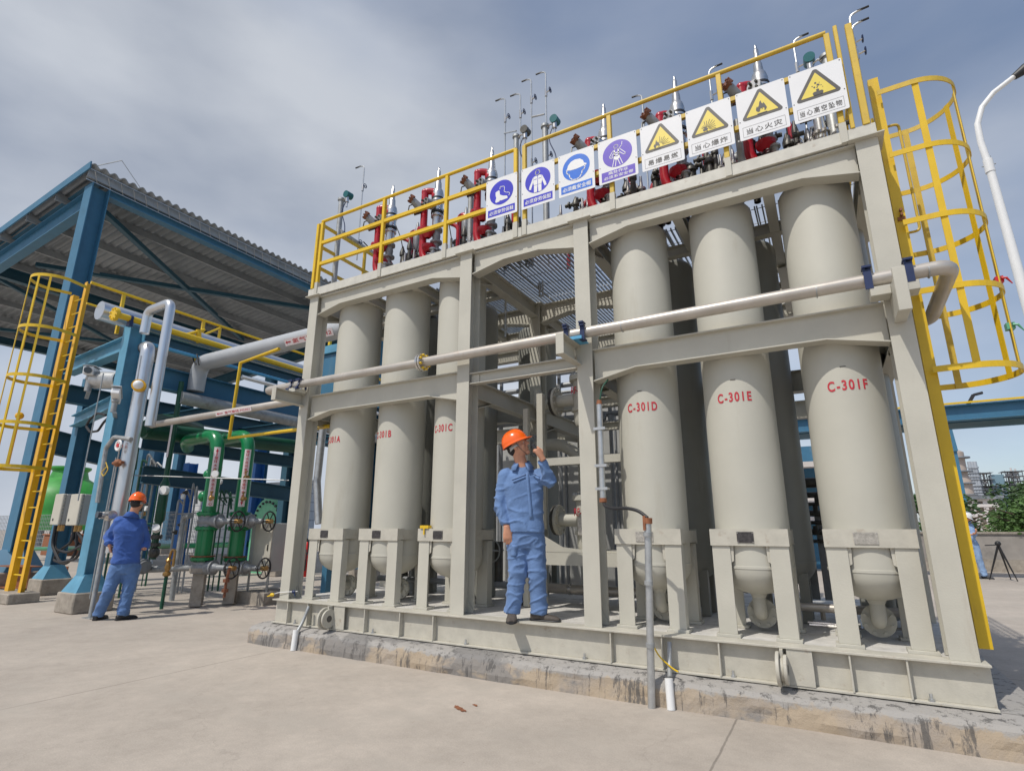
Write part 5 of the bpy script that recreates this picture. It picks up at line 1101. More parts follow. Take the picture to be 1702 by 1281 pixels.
# dark green riser and green main pipes
pipe('dark_green_header', [on(240,715,x=-5.2), on(490,742,x=-5.2)], .16, 'darkgreen', 'fat dark green header running level above the two green risers', n=18)
pipe('dark_green_header', [on(232,716,x=-4.9),on(262,697,x=-5.4), on(300,700,x=-6.0), on(330,712,x=-6.6)], .12, 'darkgreen', 'dark green arched pipe left of the two green risers', n=16, bend=.3)
GX = []
for (u, yy, lab, tx, grp, up_) in ((343,1.25,'left green riser pipe with a sticker whose red arrow points up','循环水自循环水池去供氢中心','green riser pipes with gate valves',True),(396,1.72,'right green riser pipe with a sticker whose red arrow points down','循环水自供氢中心去循环水池','green riser pipes with gate valves',False)):
    c = on(u, 880, y=yy); x, y = c.x, yy
    t = thing('green_riser', (x,y,0), lab, 'pipe', grp)
    ztop = on(u+18, 722, y=yy).z
    b = MB(); b.tube([(x,y,.60),(x,y,ztop),(x-1.1,y+.05,ztop-.02),(x-1.8,y+.5,ztop-.05)], .115, n=22, bend=.34); b.build('pipe_run', M['green'], t)
    zu = on(u,866,y=yy).z; zl = on(u-4,943,y=yy).z
    b = MB()
    for z in (zu+.12, zu-.12, zl+.14): b.flange((x,y,z),(0,0,1),.185,.045,10,.016)
    b.cyl((x,y,zu-.15),(x,y,zl+.18),.13,n=20); b.build('flanged_joint', M['green'], t)
    b = MB(); b.cyl((x,y,zl+.175),(x,y,zl+.19),.195,n=18); b.build('rust_ring', M['rust'], t)
    for z in (zu, zl):
        d = Vector((.97,.26,0)).normalized()
        b = MB(); b.cyl((x,y,z-.09),(x,y,z+.09),.15,n=18); b.ball((x,y,z),.17,.17,.12); c0 = Vector((x,y,z)); b.tube([c0+d*.10,c0+d*.24,c0+d*.34],[.12,.10,.05],n=12); b.cyl(c0+d*.23,c0+d*.26,.125,n=12); b.cyl(c0+d*.3,c0+d*.64,.028,n=8); b.tube([c0+d*.34,c0+d*.48],[.055,.045],n=10)
        vb = b.build('gate_valve', M['castgrey'], t)
        dd, s1, s2 = basis(d); wc = c0+d*.62; b = MB()
        b.tube([wc+(s1*math.cos(a)+s2*math.sin(a))*.165 for a in [2*math.pi*i/24 for i in range(25)]], .014, n=7)
        for k in range(6): a = 2*math.pi*k/6; b.tube([wc, wc+(s1*math.cos(a)+s2*math.sin(a))*.165], .009, n=5)
        b.build('hand_wheel', M['black'], t); b = MB(); b.cyl(wc-d*.05,wc+d*.06,.04,n=10); b.build('wheel_hub', M['brass'], t)
    b = MB(); b.cyl((x,y,.02),(x,y,.62),.125,n=4); b.cyl((x,y,.55),(x,y,.62),.17,n=14); b.build('concrete_post', M['oldconc'], t)
    # side taps with brass valves, cable and gauge
    for z in (zu+.75, zu+.38):
        b = MB(); b.cyl((x+.08,y-.08,z),(x+.28,y-.16,z),.018,n=8); b.ball((x+.22,y-.14,z),.035,.035,.045); b.cyl((x+.22,y-.14,z),(x+.22,y-.14,z+.10),.012,n=6).cyl((x+.27,y-.15,z),(x+.34,y-.18,z),.030,n=10); b.cyl((x+.19,y-.14,z+.10),(x+.26,y-.14,z+.11),.012,n=6); b.build('brass_tap', M['brass'], t)
    if up_:
        b = MB(); z = zu+.75; b.cyl((x+.42,y-.24,z+.02),(x+.44,y-.27,z+.02),.058,n=18).cyl((x+.34,y-.18,z),(x+.42,y-.22,z+.01),.01,n=6); b.build('gauge', M['white'], t)
        b = MB(); b.ball((x-.16,y-.05,zu+.42),.09,.07,.09); b.ball((x-.12,y-.05,zu+.80),.08,.06,.08); b.cyl((x-.16,y-.05,zu+.42),(x,y,zu+.42),.05,n=10).cyl((x-.12,y-.05,zu+.8),(x,y,zu+.8),.05,n=10); b.build('side_nozzle', M['green'], t)
    vw = (CAM-Vector((x,y,1.8))); vw.z = 0; vw.normalize(); sd = Vector((vw.y,-vw.x,0)); sd = sd if sd.x > 0 else -sd
    off_ = vw*.1185 + sd*(-.0 if up_ else .0); zc = zu+.76; hh = 1.02; ww = .105
    # sticker bends round the pipe
    b = MB(); K = 8
    for i in range(K+1):
        a = -.46+.92*i/K; q_ = vw*math.cos(a)+sd*math.sin(a)
        for zz in (zc-hh/2, zc+hh/2): b.v.append(Vector((x,y,0))+q_*.1175+Vector((0,0,zz)))
    for i in range(K): b.f.append([2*i,2*i+2,2*i+3,2*i+1]); b.sm.append(True)
    b.build('sticker', M['pink'], t)
    s_ = 1 if up_ else -1; za = zc+s_*(hh/2-.02); c_ = Vector((x,y,0))+vw*.122
    b = MB(); b.add([c_+Vector((0,0,za)), c_+sd*.022+Vector((0,0,za-s_*.06)), c_-sd*.022+Vector((0,0,za-s_*.06))], [(0,1,2)]); b.add([c_+sd*k*.008+Vector((0,0,za-s_*zz)) for k, zz in ((-1,.06),(1,.06),(1,.14),(-1,.14))], [(0,1,2,3)]); b.build('arrow', M['redtext'], t)
    nchar = len(tx); z_a, z_b = (zc+hh/2-.19, zc-hh/2+.04) if up_ else (zc+hh/2-.04, zc-hh/2+.19)
    for k, ch in enumerate(tx):
        zz = z_a+(z_b-z_a)*k/(nchar-1); text(ch, .055, frame_m(c_+Vector((0,0,zz)), sd, (0,0,1)), M['redtext'], 'lettering', t, bold=.012)
# slim dark green riser with sleeve
xg = on(285,740,y=.9)
t = thing('dark_green_riser', (xg.x,.9,.5), 'slim dark green riser with a swollen sleeve right of the worker in front', 'pipe')
b = MB(); b.tube([(xg.x,.9,.75),(xg.x,.9,3.9)], .045, n=10); zt = on(283,795,y=.9).z; zb_ = on(278,870,y=.9).z
b.lathe((xg.x,.9,0), [(.045,zb_),(.08,zb_+.06),(.08,zt-.1),(.045,zt)], n=14); b.build('pipe_run', M['darkgreen'], t)
b = MB(); b.flange((xg.x,.9,zb_-.22),(0,0,1),.09,.06,6).flange((xg.x,.9,zb_-.35),(0,0,1),.085,.05,6).ball((xg.x,.9,.86),.09,.09,.10); b.build('flanges', M['darkmetal'], t)
b = MB(); b.cyl((xg.x+.05,.85,zt-.25),(xg.x+.20,.80,zt-.22),.02,n=8).ball((xg.x+.22,.79,zt-.2),.04,.04,.06); b.build('brass_tap', M['brass'], t)
b = MB(); b.cyl((xg.x+.30,.77,zt-.22),(xg.x+.32,.70,zt-.22),.075,n=18); b.build('gauge', M['white'], t); b = MB(); b.cyl((xg.x+.15,.8,zb_-.1),(xg.x+.22,.74,zb_-.06),.06,n=14); b.build('gauge', M['white'], t)
b = MB(); b.box(xg.x-.03,.85,zt+.38,xg.x+.03,.853,zt+1.0); b.build('sticker', M['pink'], t)
pa = on(285,998,z=0); 
pipe('grey_bent_pipe', [(pa.x,pa.y,0),(pa.x,pa.y,on(303,858,y=pa.y).z),(pa.x+.35,pa.y-.1,on(303,858,y=pa.y).z)], .045, 'galvdull', 'grey pipe rising from the yard and bending into the left green riser', bend=.12, n=12)
pb = on(268,1012,z=0); t = thing('green_support_post', (pb.x,pb.y,0), 'thin green post with small brass cocks standing on the yard', 'post')
b = MB(); b.cyl((pb.x,pb.y,0),(pb.x,pb.y,.60),.028,n=10); b.build('post', M['darkgreen'], t); b = MB(); b.lathe((pb.x,pb.y,0), [(.03,.5),(.06,.52),(.06,.56),(.03,.58),(.05,.64),(.03,.72),(.05,.75),(.02,.80)], n=10); b.tube([(pb.x,pb.y,.78),(pb.x+.05,pb.y,.92),(pb.x+.14,pb.y,.92),(pb.x+.14,pb.y,.66)],.022,n=8,bend=.04); b.build('cocks', M['brass'], t)
pipe('low_drain_pipe', [on(225,947,y=.95), on(335,942,y=1.2)], .055, 'galvdull', 'low grey level pipe joining the slim green riser to the left gate valve', n=12)
t = thing('mud_valve', (on(222,950,y=.9)), 'grey valve block low behind the legs of the front worker', 'valve')
c = on(222,940,y=.85); b = MB(); b.box(c.x-.16,c.y-.1,c.z-.12,c.x+.16,c.y+.1,c.z+.12); b.cyl((c.x+.1,c.y,c.z),(c.x+.38,c.y,c.z),.10,n=12).cyl((c.x+.30,c.y,c.z),(c.x+.34,c.y,c.z),.13,n=12); b.cyl((c.x-.05,c.y,c.z-.5),(c.x-.05,c.y,c.z-.1),.09,n=14); bevel(b.build('valve_block', M['castgrey'], t), .01)
# instrument tubing between the front worker and the green risers
for i, (u0, vt, vb, yy, lab) in enumerate(((222,730,985,1.1,'instrument tubing set just right of the thick clad riser'),(246,742,960,1.8,'instrument tubing set above the helmet of the front worker'),(258,770,940,2.6,'instrument tubing set behind the slim green riser'),(312,790,930,2.2,'instrument tubing set left of the left green riser'),(368,800,900,2.8,'instrument tubing set between the two green risers'))):
    r3 = random.Random(300+i); p = on(u0, vt, y=yy); q = on(u0, vb, y=yy); zb = max(.0, q.z); t = thing('instrument_tubing', (p.x,yy,zb), lab, 'tubing', 'instrument tubing sets')
    b = MB()
    for k in range(4): xx = p.x+.11*(k-1.5)+r3.uniform(-.03,.03); b.tube([(xx,yy+.05*k,0),(xx,yy+.05*k,p.z-r3.uniform(0,.5)),(xx+r3.uniform(-.2,.2),yy+.2,p.z-r3.uniform(.4,.6))], r3.uniform(.010,.022), n=7, bend=.08)
    b.tube([(p.x-.4,yy,zb+.9),(p.x+.4,yy+.1,zb+.92)], .015, n=6); b.build('tubes', M['galvdull' if i % 2 else 'darkgreen'], t)
    for k in range(5): xx, zz_ = p.x+r3.uniform(-.22,.22), zb+r3.uniform(.3,1.5); b = MB(); b.cyl((xx,yy-.03,zz_),(xx,yy-.03,zz_+.09),.035,n=8); b.cyl((xx,yy-.10,zz_+.045),(xx,yy-.02,zz_+.045),.02,n=8); b.build('fitting', M['brass' if k % 2 else 'darkmetal'], t)
    b = MB(); b.cyl((p.x+.12,yy-.12,zb+1.25),(p.x+.12,yy-.08,zb+1.25),.055,n=16); b.build('gauge', M['white'], t)
# small hanging tap under right wheel
t = thing('drain_tap', on(378,985,y=1.2), 'small rusty drain tap hanging between the two concrete posts', 'valve')
c = on(376,965,y=1.2); b = MB(); b.tube([(c.x+.05,c.y,c.z+.2),(c.x,c.y,c.z),(c.x,c.y,c.z-.25)], .022, n=8, bend=.03); b.cyl((c.x,c.y,c.z-.02),(c.x,c.y,c.z+.03),.05,n=8).cyl((c.x,c.y,c.z-.17),(c.x,c.y,c.z-.12),.05,n=8); b.build('tap', M['brownflange'], t)
# control cabinet
c0, c1 = on(418,948,y=2.1), on(462,870,y=2.1)
t = thing('control_cabinet', ((c0.x+c1.x)/2,2.25,0), 'beige metal cabinet on thin legs behind the green valves', 'cabinet')
b = MB(); b.box(c0.x+.12,2.0,c0.z,c1.x,2.02,c1.z+.0); b.build('door', M['cabinet'], t); b = MB(); b.box(c0.x-.02,2.022,c0.z,c1.x,2.5,c1.z+.01); bevel(b.build('body', M['greybox'], t), .01)
b = MB(); b.box(c1.x-.08,1.985,(c0.z+c1.z)/2-.05,c1.x-.06,1.999,(c0.z+c1.z)/2+.05); b.build('handle', M['darkmetal'], t)
for x in (c0.x+.02,c1.x-.05):
    for y in (2.05,2.45): b = MB(); b.cyl((x,y,.18),(x,y,c0.z),.02,n=6); b.build('leg', M['galvdull'], t)
b = MB(); b.box(c0.x-.15,1.9,0,c1.x+.1,2.6,.2); b.build('footing', M['oldconc'], t)

# ================================================================= INSTRUMENTS ON THE RACK COLUMN
FB = -.12
def ebox(u0,u1,v0,v1,label,y=-.05):
    a, c = on(u0,v1,y=y), on(u1,v0,y=y); t = thing('junction_box', ((a.x+c.x)/2,y,a.z), label, 'junction box', 'cream junction boxes')
    b = MB(); b.box(a.x,y,a.z,c.x,y+.05,c.z); bevel(b.build('lid', M['cabinet'], t), .01); b = MB(); b.box(a.x+.01,y+.052,a.z+.01,c.x,y+.26,c.z-.005); bevel(b.build('case', M['greybox'], t), .01)
    b = MB(); 
    for k in range(9): z = a.z+(c.z-a.z)*(k+.5)/9; b.box(c.x+.001,y+.02,z-.012,c.x+.012,y+.04,z+.012)
    b.build('hinges', M['galvdull'], t); b = MB(); b.cyl((a.x+.09,y-.006,a.z+.09),(a.x+.09,y-.001,a.z+.09),.022,n=10); b.build('lock', M['darkmetal'], t)
    b = MB(); 
    for k in (.3,.7): xx = a.x+(c.x-a.x)*k; b.cyl((xx,y+.12,a.z-.10),(xx,y+.12,a.z),.03,n=8)
    b.build('glands', M['brass'], t); return a, c
a1, c1_ = ebox(82,106,820,872,'narrow cream junction box, left of the pair beside the rack column'); a2, c2_ = ebox(108,136,820,873,'wide cream junction box, right of the pair beside the rack column')
b = MB(); b.beam((a1.x-.05,.25,a1.z+.12),(c2_.x+.5,.25,a1.z+.12),.04,.05).beam((a1.x-.05,.25,c1_.z-.1),(c2_.x+.5,.25,c1_.z-.1),.04,.05); tag(b.build('box_bracket', M['galvdull']), 'thin steel rails holding the two junction boxes to the rack column', 'bracket')
for k, (pts) in enumerate(([(92,873),(86,905),(100,935),(128,928),(140,900),(130,885)],[(96,873),(90,912),(112,918),(140,905),(150,888)],[(122,873),(120,900),(98,915),(88,930),(110,938),(126,920),(128,885)],[(126,874),(122,895),(140,912),(154,895),(151,885)])):
    b = MB(); b.tube([on(u,v,y=.05+.04*k) for u, v in pts], .022, n=8, bend=.12); tag(b.build('cable_loop', M['black']), None, 'cable', 'black cable loops under the junction boxes')
    SC.objects[-1] if False else None
LOOPS = [o for o in SC.objects if o.name.startswith('cable_loop')]
for o, lab in zip(LOOPS, ('outermost black cable loop under the junction boxes','flat black cable loop under the left junction box','crossed black cable loop under the right junction box','short black cable loop next to the rack column')): o['label'] = lab
# CCTV
def cctv(u, v, y, label, s=1, tilt=.45, pole=None):
    c = on(u, v, y=y); t = thing('security_camera', c, label, 'camera', 'white cameras on the rack column')
    d = Vector((.75,-.55,tilt)).normalized()*-1 if tilt < 0 else Vector((.80,-.50,tilt)).normalized()
    b = MB(); b.beam(c-d*.17*s, c+d*.17*s, .13*s, .12*s); bevel(b.build('housing', M['white'], t), .01)
    dd, s1, u1 = basis(d); b = MB(); b.beam(c-d*.17*s+u1*.075*s, c+d*.21*s+u1*.075*s, .16*s, .012); b.build('sunshield', M['galv'], t)
    b = MB(); b.cyl(c-d*.2*s, c-d*.17*s, .05*s, n=12); b.build('lens', M['glass'], t)
    b = MB(); b.cyl(c-Vector((0,0,.30*s)), c-Vector((0,0,.06*s)), .045*s, n=12).ball(c-Vector((0,0,.10*s)),.06*s,.06*s,.05*s); b.beam(c+Vector((.05,.0,-.31*s)), c+Vector((-.5*s,.25,-.31*s)),.06,.02); b.build('mount', M['galvdull'], t)
cctv(193,658,-.25,'white box camera on a short arm beside the rack column', .9, .42)
cctv(152,618,-.1,'larger camera with a silver hood behind the left ladder', 1.2, -.1)
c = on(160,632,y=0.0); b = MB(); b.cyl(c, c+Vector((.55,.15,-.05)), .16, n=16).cyl(c+Vector((.55,.15,-.05)), c+Vector((.60,.16,-.05)), .19, n=16); tag(b.build('spot_lamp', M['galv']), 'silver drum-shaped lamp housing behind the larger camera', 'lamp')
b = MB(); b.tube([on(u,v,y=-.05) for u, v in ((176,690),(162,686),(150,696),(143,708),(150,718),(163,716),(172,702),(180,694))], .02, n=8, bend=.05); tag(b.build('cable_loop', M['black']), 'single black cable loop high on the rack column', 'cable')
# yellow beacon
c = on(232,642,y=-.3); t = thing('alarm_beacon', c, 'round yellow alarm beacon with a white lens on an arm', 'beacon'); vw = Vector((.8,-.6,0))
b = MB(); b.cyl(c, c+vw*.09, .095, n=20); b.build('body', M['orangeyellow'], t); b = MB(); b.ball(c+vw*.11,.07,.07,.07,n=16,m=10); b.build('lens', M['white'], t)
b = MB(); b.beam(c, c+Vector((-.45,.3,.05)), .03,.04).beam(c+Vector((-.1,0,.05)), c+Vector((-.22,.05,.55)), .02,.012); b.build('arm', M['galvdull'], t)
# transmitter post in front
c0 = on(150,1027,z=0); ht = on(179,862,y=c0.y).z
t = thing('transmitter_post', c0, 'grey pole with a silver transmitter beside the worker facing away', 'instrument')
b = MB(); b.cyl(c0,(c0.x,c0.y,ht),.033,n=12); b.box(c0.x-.12,c0.y-.06,0,c0.x+.12,c0.y+.06,.012); b.build('pole', M['galvdull'], t)
b = MB(); b.ball((c0.x,c0.y,ht+.02),.06,.06,.06).cyl((c0.x-.12,c0.y,ht+.06),(c0.x+.20,c0.y-.05,ht+.06),.06,n=14).cyl((c0.x-.05,c0.y-.1,ht+.05),(c0.x-.05,c0.y+.1,ht+.05),.055,n=14); b.build('transmitter', M['steel'], t)
b = MB(); b.cyl((c0.x-.02,c0.y-.16,ht+.06),(c0.x-.02,c0.y-.11,ht+.06),.05,n=14); b.build('dial', M['glass'], t)
# instrument tubes and valve wheels on the column face
t = thing('sampling_panel', (RX+.3,-.12,2.0), 'tubes with a red-spoked wheel and a copper valve on the rack column', 'valve')
b = MB()
for (u, v0, v1) in ((200,740,900),(193,760,1000),(172,620,830)): b.tube([on(u,v0,y=-.15),(on(u,v0,y=-.15).x,-.15,on(u,v1,y=-.15).z)], .010, n=6)
b.tube([on(162,835,y=-.12),on(176,745,y=-.12),on(190,726,y=-.12),on(218,730,y=-.12)], .035, n=8, bend=.05); b.build('tubing', M['galvdull'], t)
c = on(197,740,y=-.22); b = MB(); b.tube([c+Vector((.075*math.cos(a),0,.075*math.sin(a))) for a in [2*math.pi*i/16 for i in range(17)]], .018, n=6).tube([c-Vector((.07,0,0)),c+Vector((.07,0,0))],.012,n=5).tube([c-Vector((0,0,.07)),c+Vector((0,0,.07))],.012,n=5); b.build('wheel', M['white'], t)
b = MB(); b.cyl(c-Vector((0,.02,0)),c+Vector((0,.05,0)),.03,n=10); b.build('wheel_centre', M['redbright'], t)
c = on(196,769,y=-.2); b = MB(); b.ball(c,.07,.06,.06).cyl(c-Vector((.14,0,0)),c+Vector((.14,0,0)),.025,n=8); b.build('copper_valve', M['rust'], t)
b = MB(); b.tube([on(u,v,y=-.2) for u, v in ((178,775),(168,785),(172,792),(180,780),(176,768))], .008, n=5, bend=.05); b.build('yellow_hose', M['oldyellow'], t)
b = MB(); b.tube([on(200,789,y=0), on(480,798,y=1.2)], .008, n=5); tag(b.build('signal_wire', M['galvdull']), 'thin grey line stretched level in front of the green risers', 'wire')
# steel stubs behind the ladder foot
c = on(52,960,y=1.0); b = MB(); b.hbeam((c.x-1.2,c.y,.25),(c.x-.1,c.y,.25),.4,.45,t=.02); tag(b.build('steel_offcut', M['rust']), 'rusty steel beam offcut lying behind the foot of the left ladder', 'steel beam', 'steel offcuts')
c = on(72,975,z=0); b = MB(); b.hbeam((c.x,c.y+.2,0),(c.x,c.y+.2,.42),.3,.3,up=(0,1,0),t=.02); tag(b.build('steel_offcut', M['rust']), 'short upright steel stub right of the left ladder foot', 'steel beam', 'steel offcuts')

# ================================================================= LEFT BACKGROUND
# cooling tower
c = on(108,830,y=16)
t = thing('cooling_tower', (c.x,16,0), 'round green cooling tower far behind the left ladder', 'cooling tower')
zz = lambda v: on(108,v,y=16).z
b = MB(); b.lathe((c.x,16,0), [(2.9,zz(858)-1.0),(2.9,zz(848)),(2.75,zz(825)),(2.3,zz(812)),(1.7,zz(802)),(1.25,zz(796)),(1.1,zz(785)),(1.3,zz(781)),(1.3,zz(778)),(1.1,zz(778))], n=48); b.build('shell', M['tankgreen'], t)
b = MB()
for k in range(24): a = 2*math.pi*k/24; b.beam((c.x+2.7*math.cos(a),16+2.7*math.sin(a),0),(c.x+2.7*math.cos(a),16+2.7*math.sin(a),zz(850)),.2,.2)
b.build('legs', M['haze_dark'], t)
# white block wall + vents
def wallpx(u0,u1,v0,y,mt,label,name='block_wall',cat='wall',d=.3,zb=0):
    a, c = on(u0,v0,y=y), on(u1,v0,y=y); z = (a.z+c.z)/2; b = MB(); b.box(a.x,y,zb,c.x,y+d,z); return tag(b.build(name, M[mt]), label, cat)
def bmat():
    m = bpy.data.materials.new('white_blockwork'); m.use_nodes = True; t = m.node_tree; bs = t.nodes['Principled BSDF']; g = t.nodes.new('ShaderNodeNewGeometry')
    mp = t.nodes.new('ShaderNodeMapping'); mp.inputs['Rotation'].default_value = (rad(90),0,0); br = t.nodes.new('ShaderNodeTexBrick'); br.inputs['Scale'].default_value = 1; br.inputs['Brick Width'].default_value = .9; br.inputs['Row Height'].default_value = .42
    br.inputs['Mortar Size'].default_value = .03; br.inputs['Color1'].default_value = (.60,.60,.60,1); br.inputs['Color2'].default_value = (.54,.55,.56,1); br.inputs['Mortar'].default_value = (.36,.37,.39,1)
    t.links.new(g.outputs['Position'], mp.inputs[0]); t.links.new(mp.outputs[0], br.inputs[0]); t.links.new(br.outputs[0], bs.inputs['Base Color']); bs.inputs['Roughness'].default_value = .8; return m
M['brickwall'] = bmat()
wallpx(262,520,806,14,'brickwall','long white block wall in the background behind the green risers')
for k, (u, v0, v1, y, mt) in enumerate(((318,770,880,7,'brightblue'),(432,735,868,7,'brightblue'),(262,745,905,6,'blue'),(243,745,905,6,'blue2'),(355,780,900,8,'brightblue'))):
    a = on(u,v0,y=y); b = MB(); b.hbeam((a.x,y,0),(a.x,y,a.z),.34,.34,up=(0,1,0)); tag(b.build('steel_post', M[mt]), ['bright blue post left of the left green riser','bright blue post right of the right green riser','dark blue post nearest the orange helmet','pale blue post touching the clad riser','bright blue post between the two green risers'][k], 'post', 'blue posts behind the rack')
t = thing('mesh_fence', (on(285,900,y=7)), 'low wire mesh fence with white posts behind the slim green riser', 'fence')
a, c = on(205,852,y=7.5), on(335,852,y=7.5); b = MB(); z1 = a.z
for k in range(60): x = a.x+(c.x-a.x)*k/59; b.beam((x,7.5,.15),(x,7.5,z1),.012,.012)
for k in range(13): z = .15+(z1-.15)*k/12; b.beam((a.x,7.5,z),(c.x,7.5,z),.012,.012)
b.build('mesh', M['galvdull'], t)
for k in range(5): x = a.x+(c.x-a.x)*k/4; b = MB(); b.beam((x,7.48,0),(x,7.48,z1+.05),.06,.06); b.build('post', M['white'], t)
pipe('green_ground_pipe', [on(60,912,y=7.0), on(470,903,y=7.0)], .09, 'green', 'green pipe running low along the mesh fence', n=10)
t = thing('mesh_fence', (on(95,880,y=10)), 'grey mesh fence seen under the junction boxes', 'fence')
a, c = on(-40,858,y=9.5), on(135,858,y=9.5); b = MB(); z1 = a.z
for k in range(70): x = a.x+(c.x-a.x)*k/69; b.beam((x,9.5,.15),(x,9.5,z1),.02,.02)
for k in range(10): z = .15+(z1-.15)*k/9; b.beam((a.x,9.5,z),(c.x,9.5,z),.02,.02)
b.build('mesh', M['galvdull'], t)
a, c = on(66,922,y=8.6), on(112,890,y=8.6); b = MB(); b.box(a.x,8.6,0,c.x,10.0,c.z); b.box(a.x-.1,8.55,c.z,c.x+.1,10.05,c.z+.08); tag(bevel(b.build('rusty_skip', M['rust']), .03), 'brown steel container behind the left ladder', 'container')
# pale green compressor
c = on(445,850,y=6.5)
t = thing('compressor', (c.x,6.5,0), 'pale green compressor wheel with a green frame left of the first column', 'compressor')
b = MB(); r = .62; zc_ = on(442,862,y=6.5).z; b.cyl((c.x,6.5,zc_),(c.x,6.9,zc_),r,n=30).cyl((c.x+.2,6.35,zc_-.05),(c.x+.2,6.5,zc_-.05),r*.8,n=30); b.box(c.x-.7,6.5,0,c.x+.7,7.2,zc_); b.build('casing', M['palegreen'], t)
b = MB()
for k in range(22): a = 2*math.pi*k/22; b.cyl((c.x+.2+.54*math.cos(a),6.3,zc_-.05+.54*math.sin(a)),(c.x+.2+.54*math.cos(a),6.35,zc_-.05+.54*math.sin(a)),.04,n=6)
b.build('bolts', M['black'], t)
b = MB(); z0_ = on(460,850,y=7).z; z2_ = on(460,803,y=7).z
for x in (c.x+.25,c.x+.95): b.beam((x,7,0),(x,7,z2_),.09,.09)
for k in range(5): z = z0_+(z2_-z0_)*k/4; b.beam((c.x+.25,7,z),(c.x+.95,7,z),.05,.05)
b.build('frame', M['palegreen'], t)
# cream equipment enclosure behind the vessel frame
t = thing('rear_enclosure', (2.3,5.3,0), 'shaded grey-cream equipment enclosure behind the middle bay', 'enclosure')
b = MB(); b.box(-1.2,5.0,0,4.5,6.6,3.75); b.build('wall', M['greybox'], t); b = MB()
for k in range(12): x = -1.0+k*.5; b.box(x,4.97,.1,x+.03,4.998,3.7)
b.build('ribs', M['castgrey'], t); b = MB(); b.box(-1.3,4.9,3.752,4.6,6.7,3.86); b.build('roof', M['castgrey'], t)
t = thing('rear_pipework', (1.8,4.3,0), 'dark pipes and frames in the shade behind the vessel frame', 'piping')
b = MB(); rr = random.Random(9)
for k in range(7): z = 3.0+k*.16; b.cyl((-.2,4.0+.1*(k%3),z),(4.6,4.0+.1*(k%3),z),.03+.02*(k%2),n=8)
for k in range(12): x = -.1+k*.4+rr.uniform(-.1,.1); b.cyl((x,4.1,.3),(x,4.1,3.9+rr.uniform(0,.5)),.035,n=8)
for k in range(22): x, z = rr.uniform(0,4.4), rr.uniform(2.9,4.2); b.cyl((x,3.95,z-.06),(x,3.95,z+.08),.06,n=8)
b.build('pipes', M['castgrey'], t)

# ================================================================= RIGHT BACKGROUND
t = thing('pipe_bridge', (9,14,0), 'blue pipe bridge with a yellow edge crossing behind the right ladder', 'pipe bridge')
b = MB(); b.hbeam((3.0,14,4.35),(18,14,4.35),.30,.42,t=.03); b.hbeam((3.0,15.4,4.35),(18,15.4,4.35),.30,.42,t=.03)
for k in range(10): b.beam((3.4+1.5*k,14.1,4.25),(3.4+1.5*k,15.3,4.25),.12,.2)
b.build('girder', M['blue'], t); b = MB(); b.beam((3.0,13.85,4.60),(18,13.85,4.60),.05,.05); b.build('yellow_edge', M['yellow'], t)
b = MB(); b.box(3,14.2,4.12,18,15.2,4.15); b.build('tray', M['darkblue'], t)
c = on(1372,925,z=0)
for x in (3.6, 17.0, c.x): b = MB(); b.hbeam((x,14.05 if x != c.x else c.y,0.1),(x,14.05 if x != c.x else c.y,4.13 if x != c.x else 4.0),.28,.28,up=(0,1,0),t=.03); b.build('leg', M['brightblue'], t)
b = MB(); b.box(c.x-.3,c.y-.3,0,c.x+.3,c.y+.3,.12); b.build('footing', M['rust'], t)
b = MB(); b.beam((9.4,13.95,4.56),(9.55,13.95,4.80), .08,.08).beam((9.55,13.95,4.80),(9.75,13.95,4.84),.1,.06); b.build('small_bracket', M['black'], t)
b = MB(); 
for k in range(4): z = 3.4-k*.62; b.box(3.5,17,z,6.2,17.6,z+.18)
tag(b.build('louvre_frame', M['haze_white']), 'white and blue slatted frame glimpsed between C-301E and C-301F', 'frame')
b = MB(); b.box(3.4,17.7,0,6.4,18.2,4.2); tag(b.build('blue_panel_wall', M['blue']), 'blue panel wall behind the slatted frame', 'wall')
t = thing('yard_wall', (18,19,0), 'low bare concrete yard wall with a pale plinth on the right', 'wall')
b = MB(); b.box(7.0,19.0,.38,40,19.25,1.17); b.build('wall', M['dull'], t); b = MB(); b.box(7.0,18.9,0,40,19.4,.376); b.build('plinth', M['oldconc'], t); b = MB(); b.box(7.0,18.95,1.172,40,19.3,1.24); b.build('coping', M['oldconc'], t)
# lamp
t = thing('street_lamp', (9.63,9,0), 'white lamp pole with a curved arm and dark head at the right edge', 'street lamp')
pts = [(9.70,9,0),(9.66,9,5.5),(9.62,9,8.6)]; b = MB(); b.tube(pts, [.11,.09,.072], n=18); b.cyl((9.615,9,8.55),(9.615,9,8.85),.085,n=16)
a1_ = [(9.615,9,8.7),(9.58,9,9.3),(9.60,9,9.75),(9.74,9,10.13),(9.98,9,10.40),(10.40,9,10.66)]; b.tube(a1_, [.066,.062,.058,.055,.052,.05], n=14); b.build('pole', M['white'], t)
b = MB(); b.cyl((9.55,9,8.92),(9.68,9,8.92),.012,n=6).cyl((9.5,9,8.72),(9.73,9,8.72),.012,n=6); b.build('bolts', M['galvdull'], t)
b = MB(); b.tube([(10.36,9,10.63),(10.55,9,10.74),(10.75,9,10.82),(11.1,9,10.86)], [.07,.11,.14,.07], n=12); b.build('lamp_head', M['black'], t)
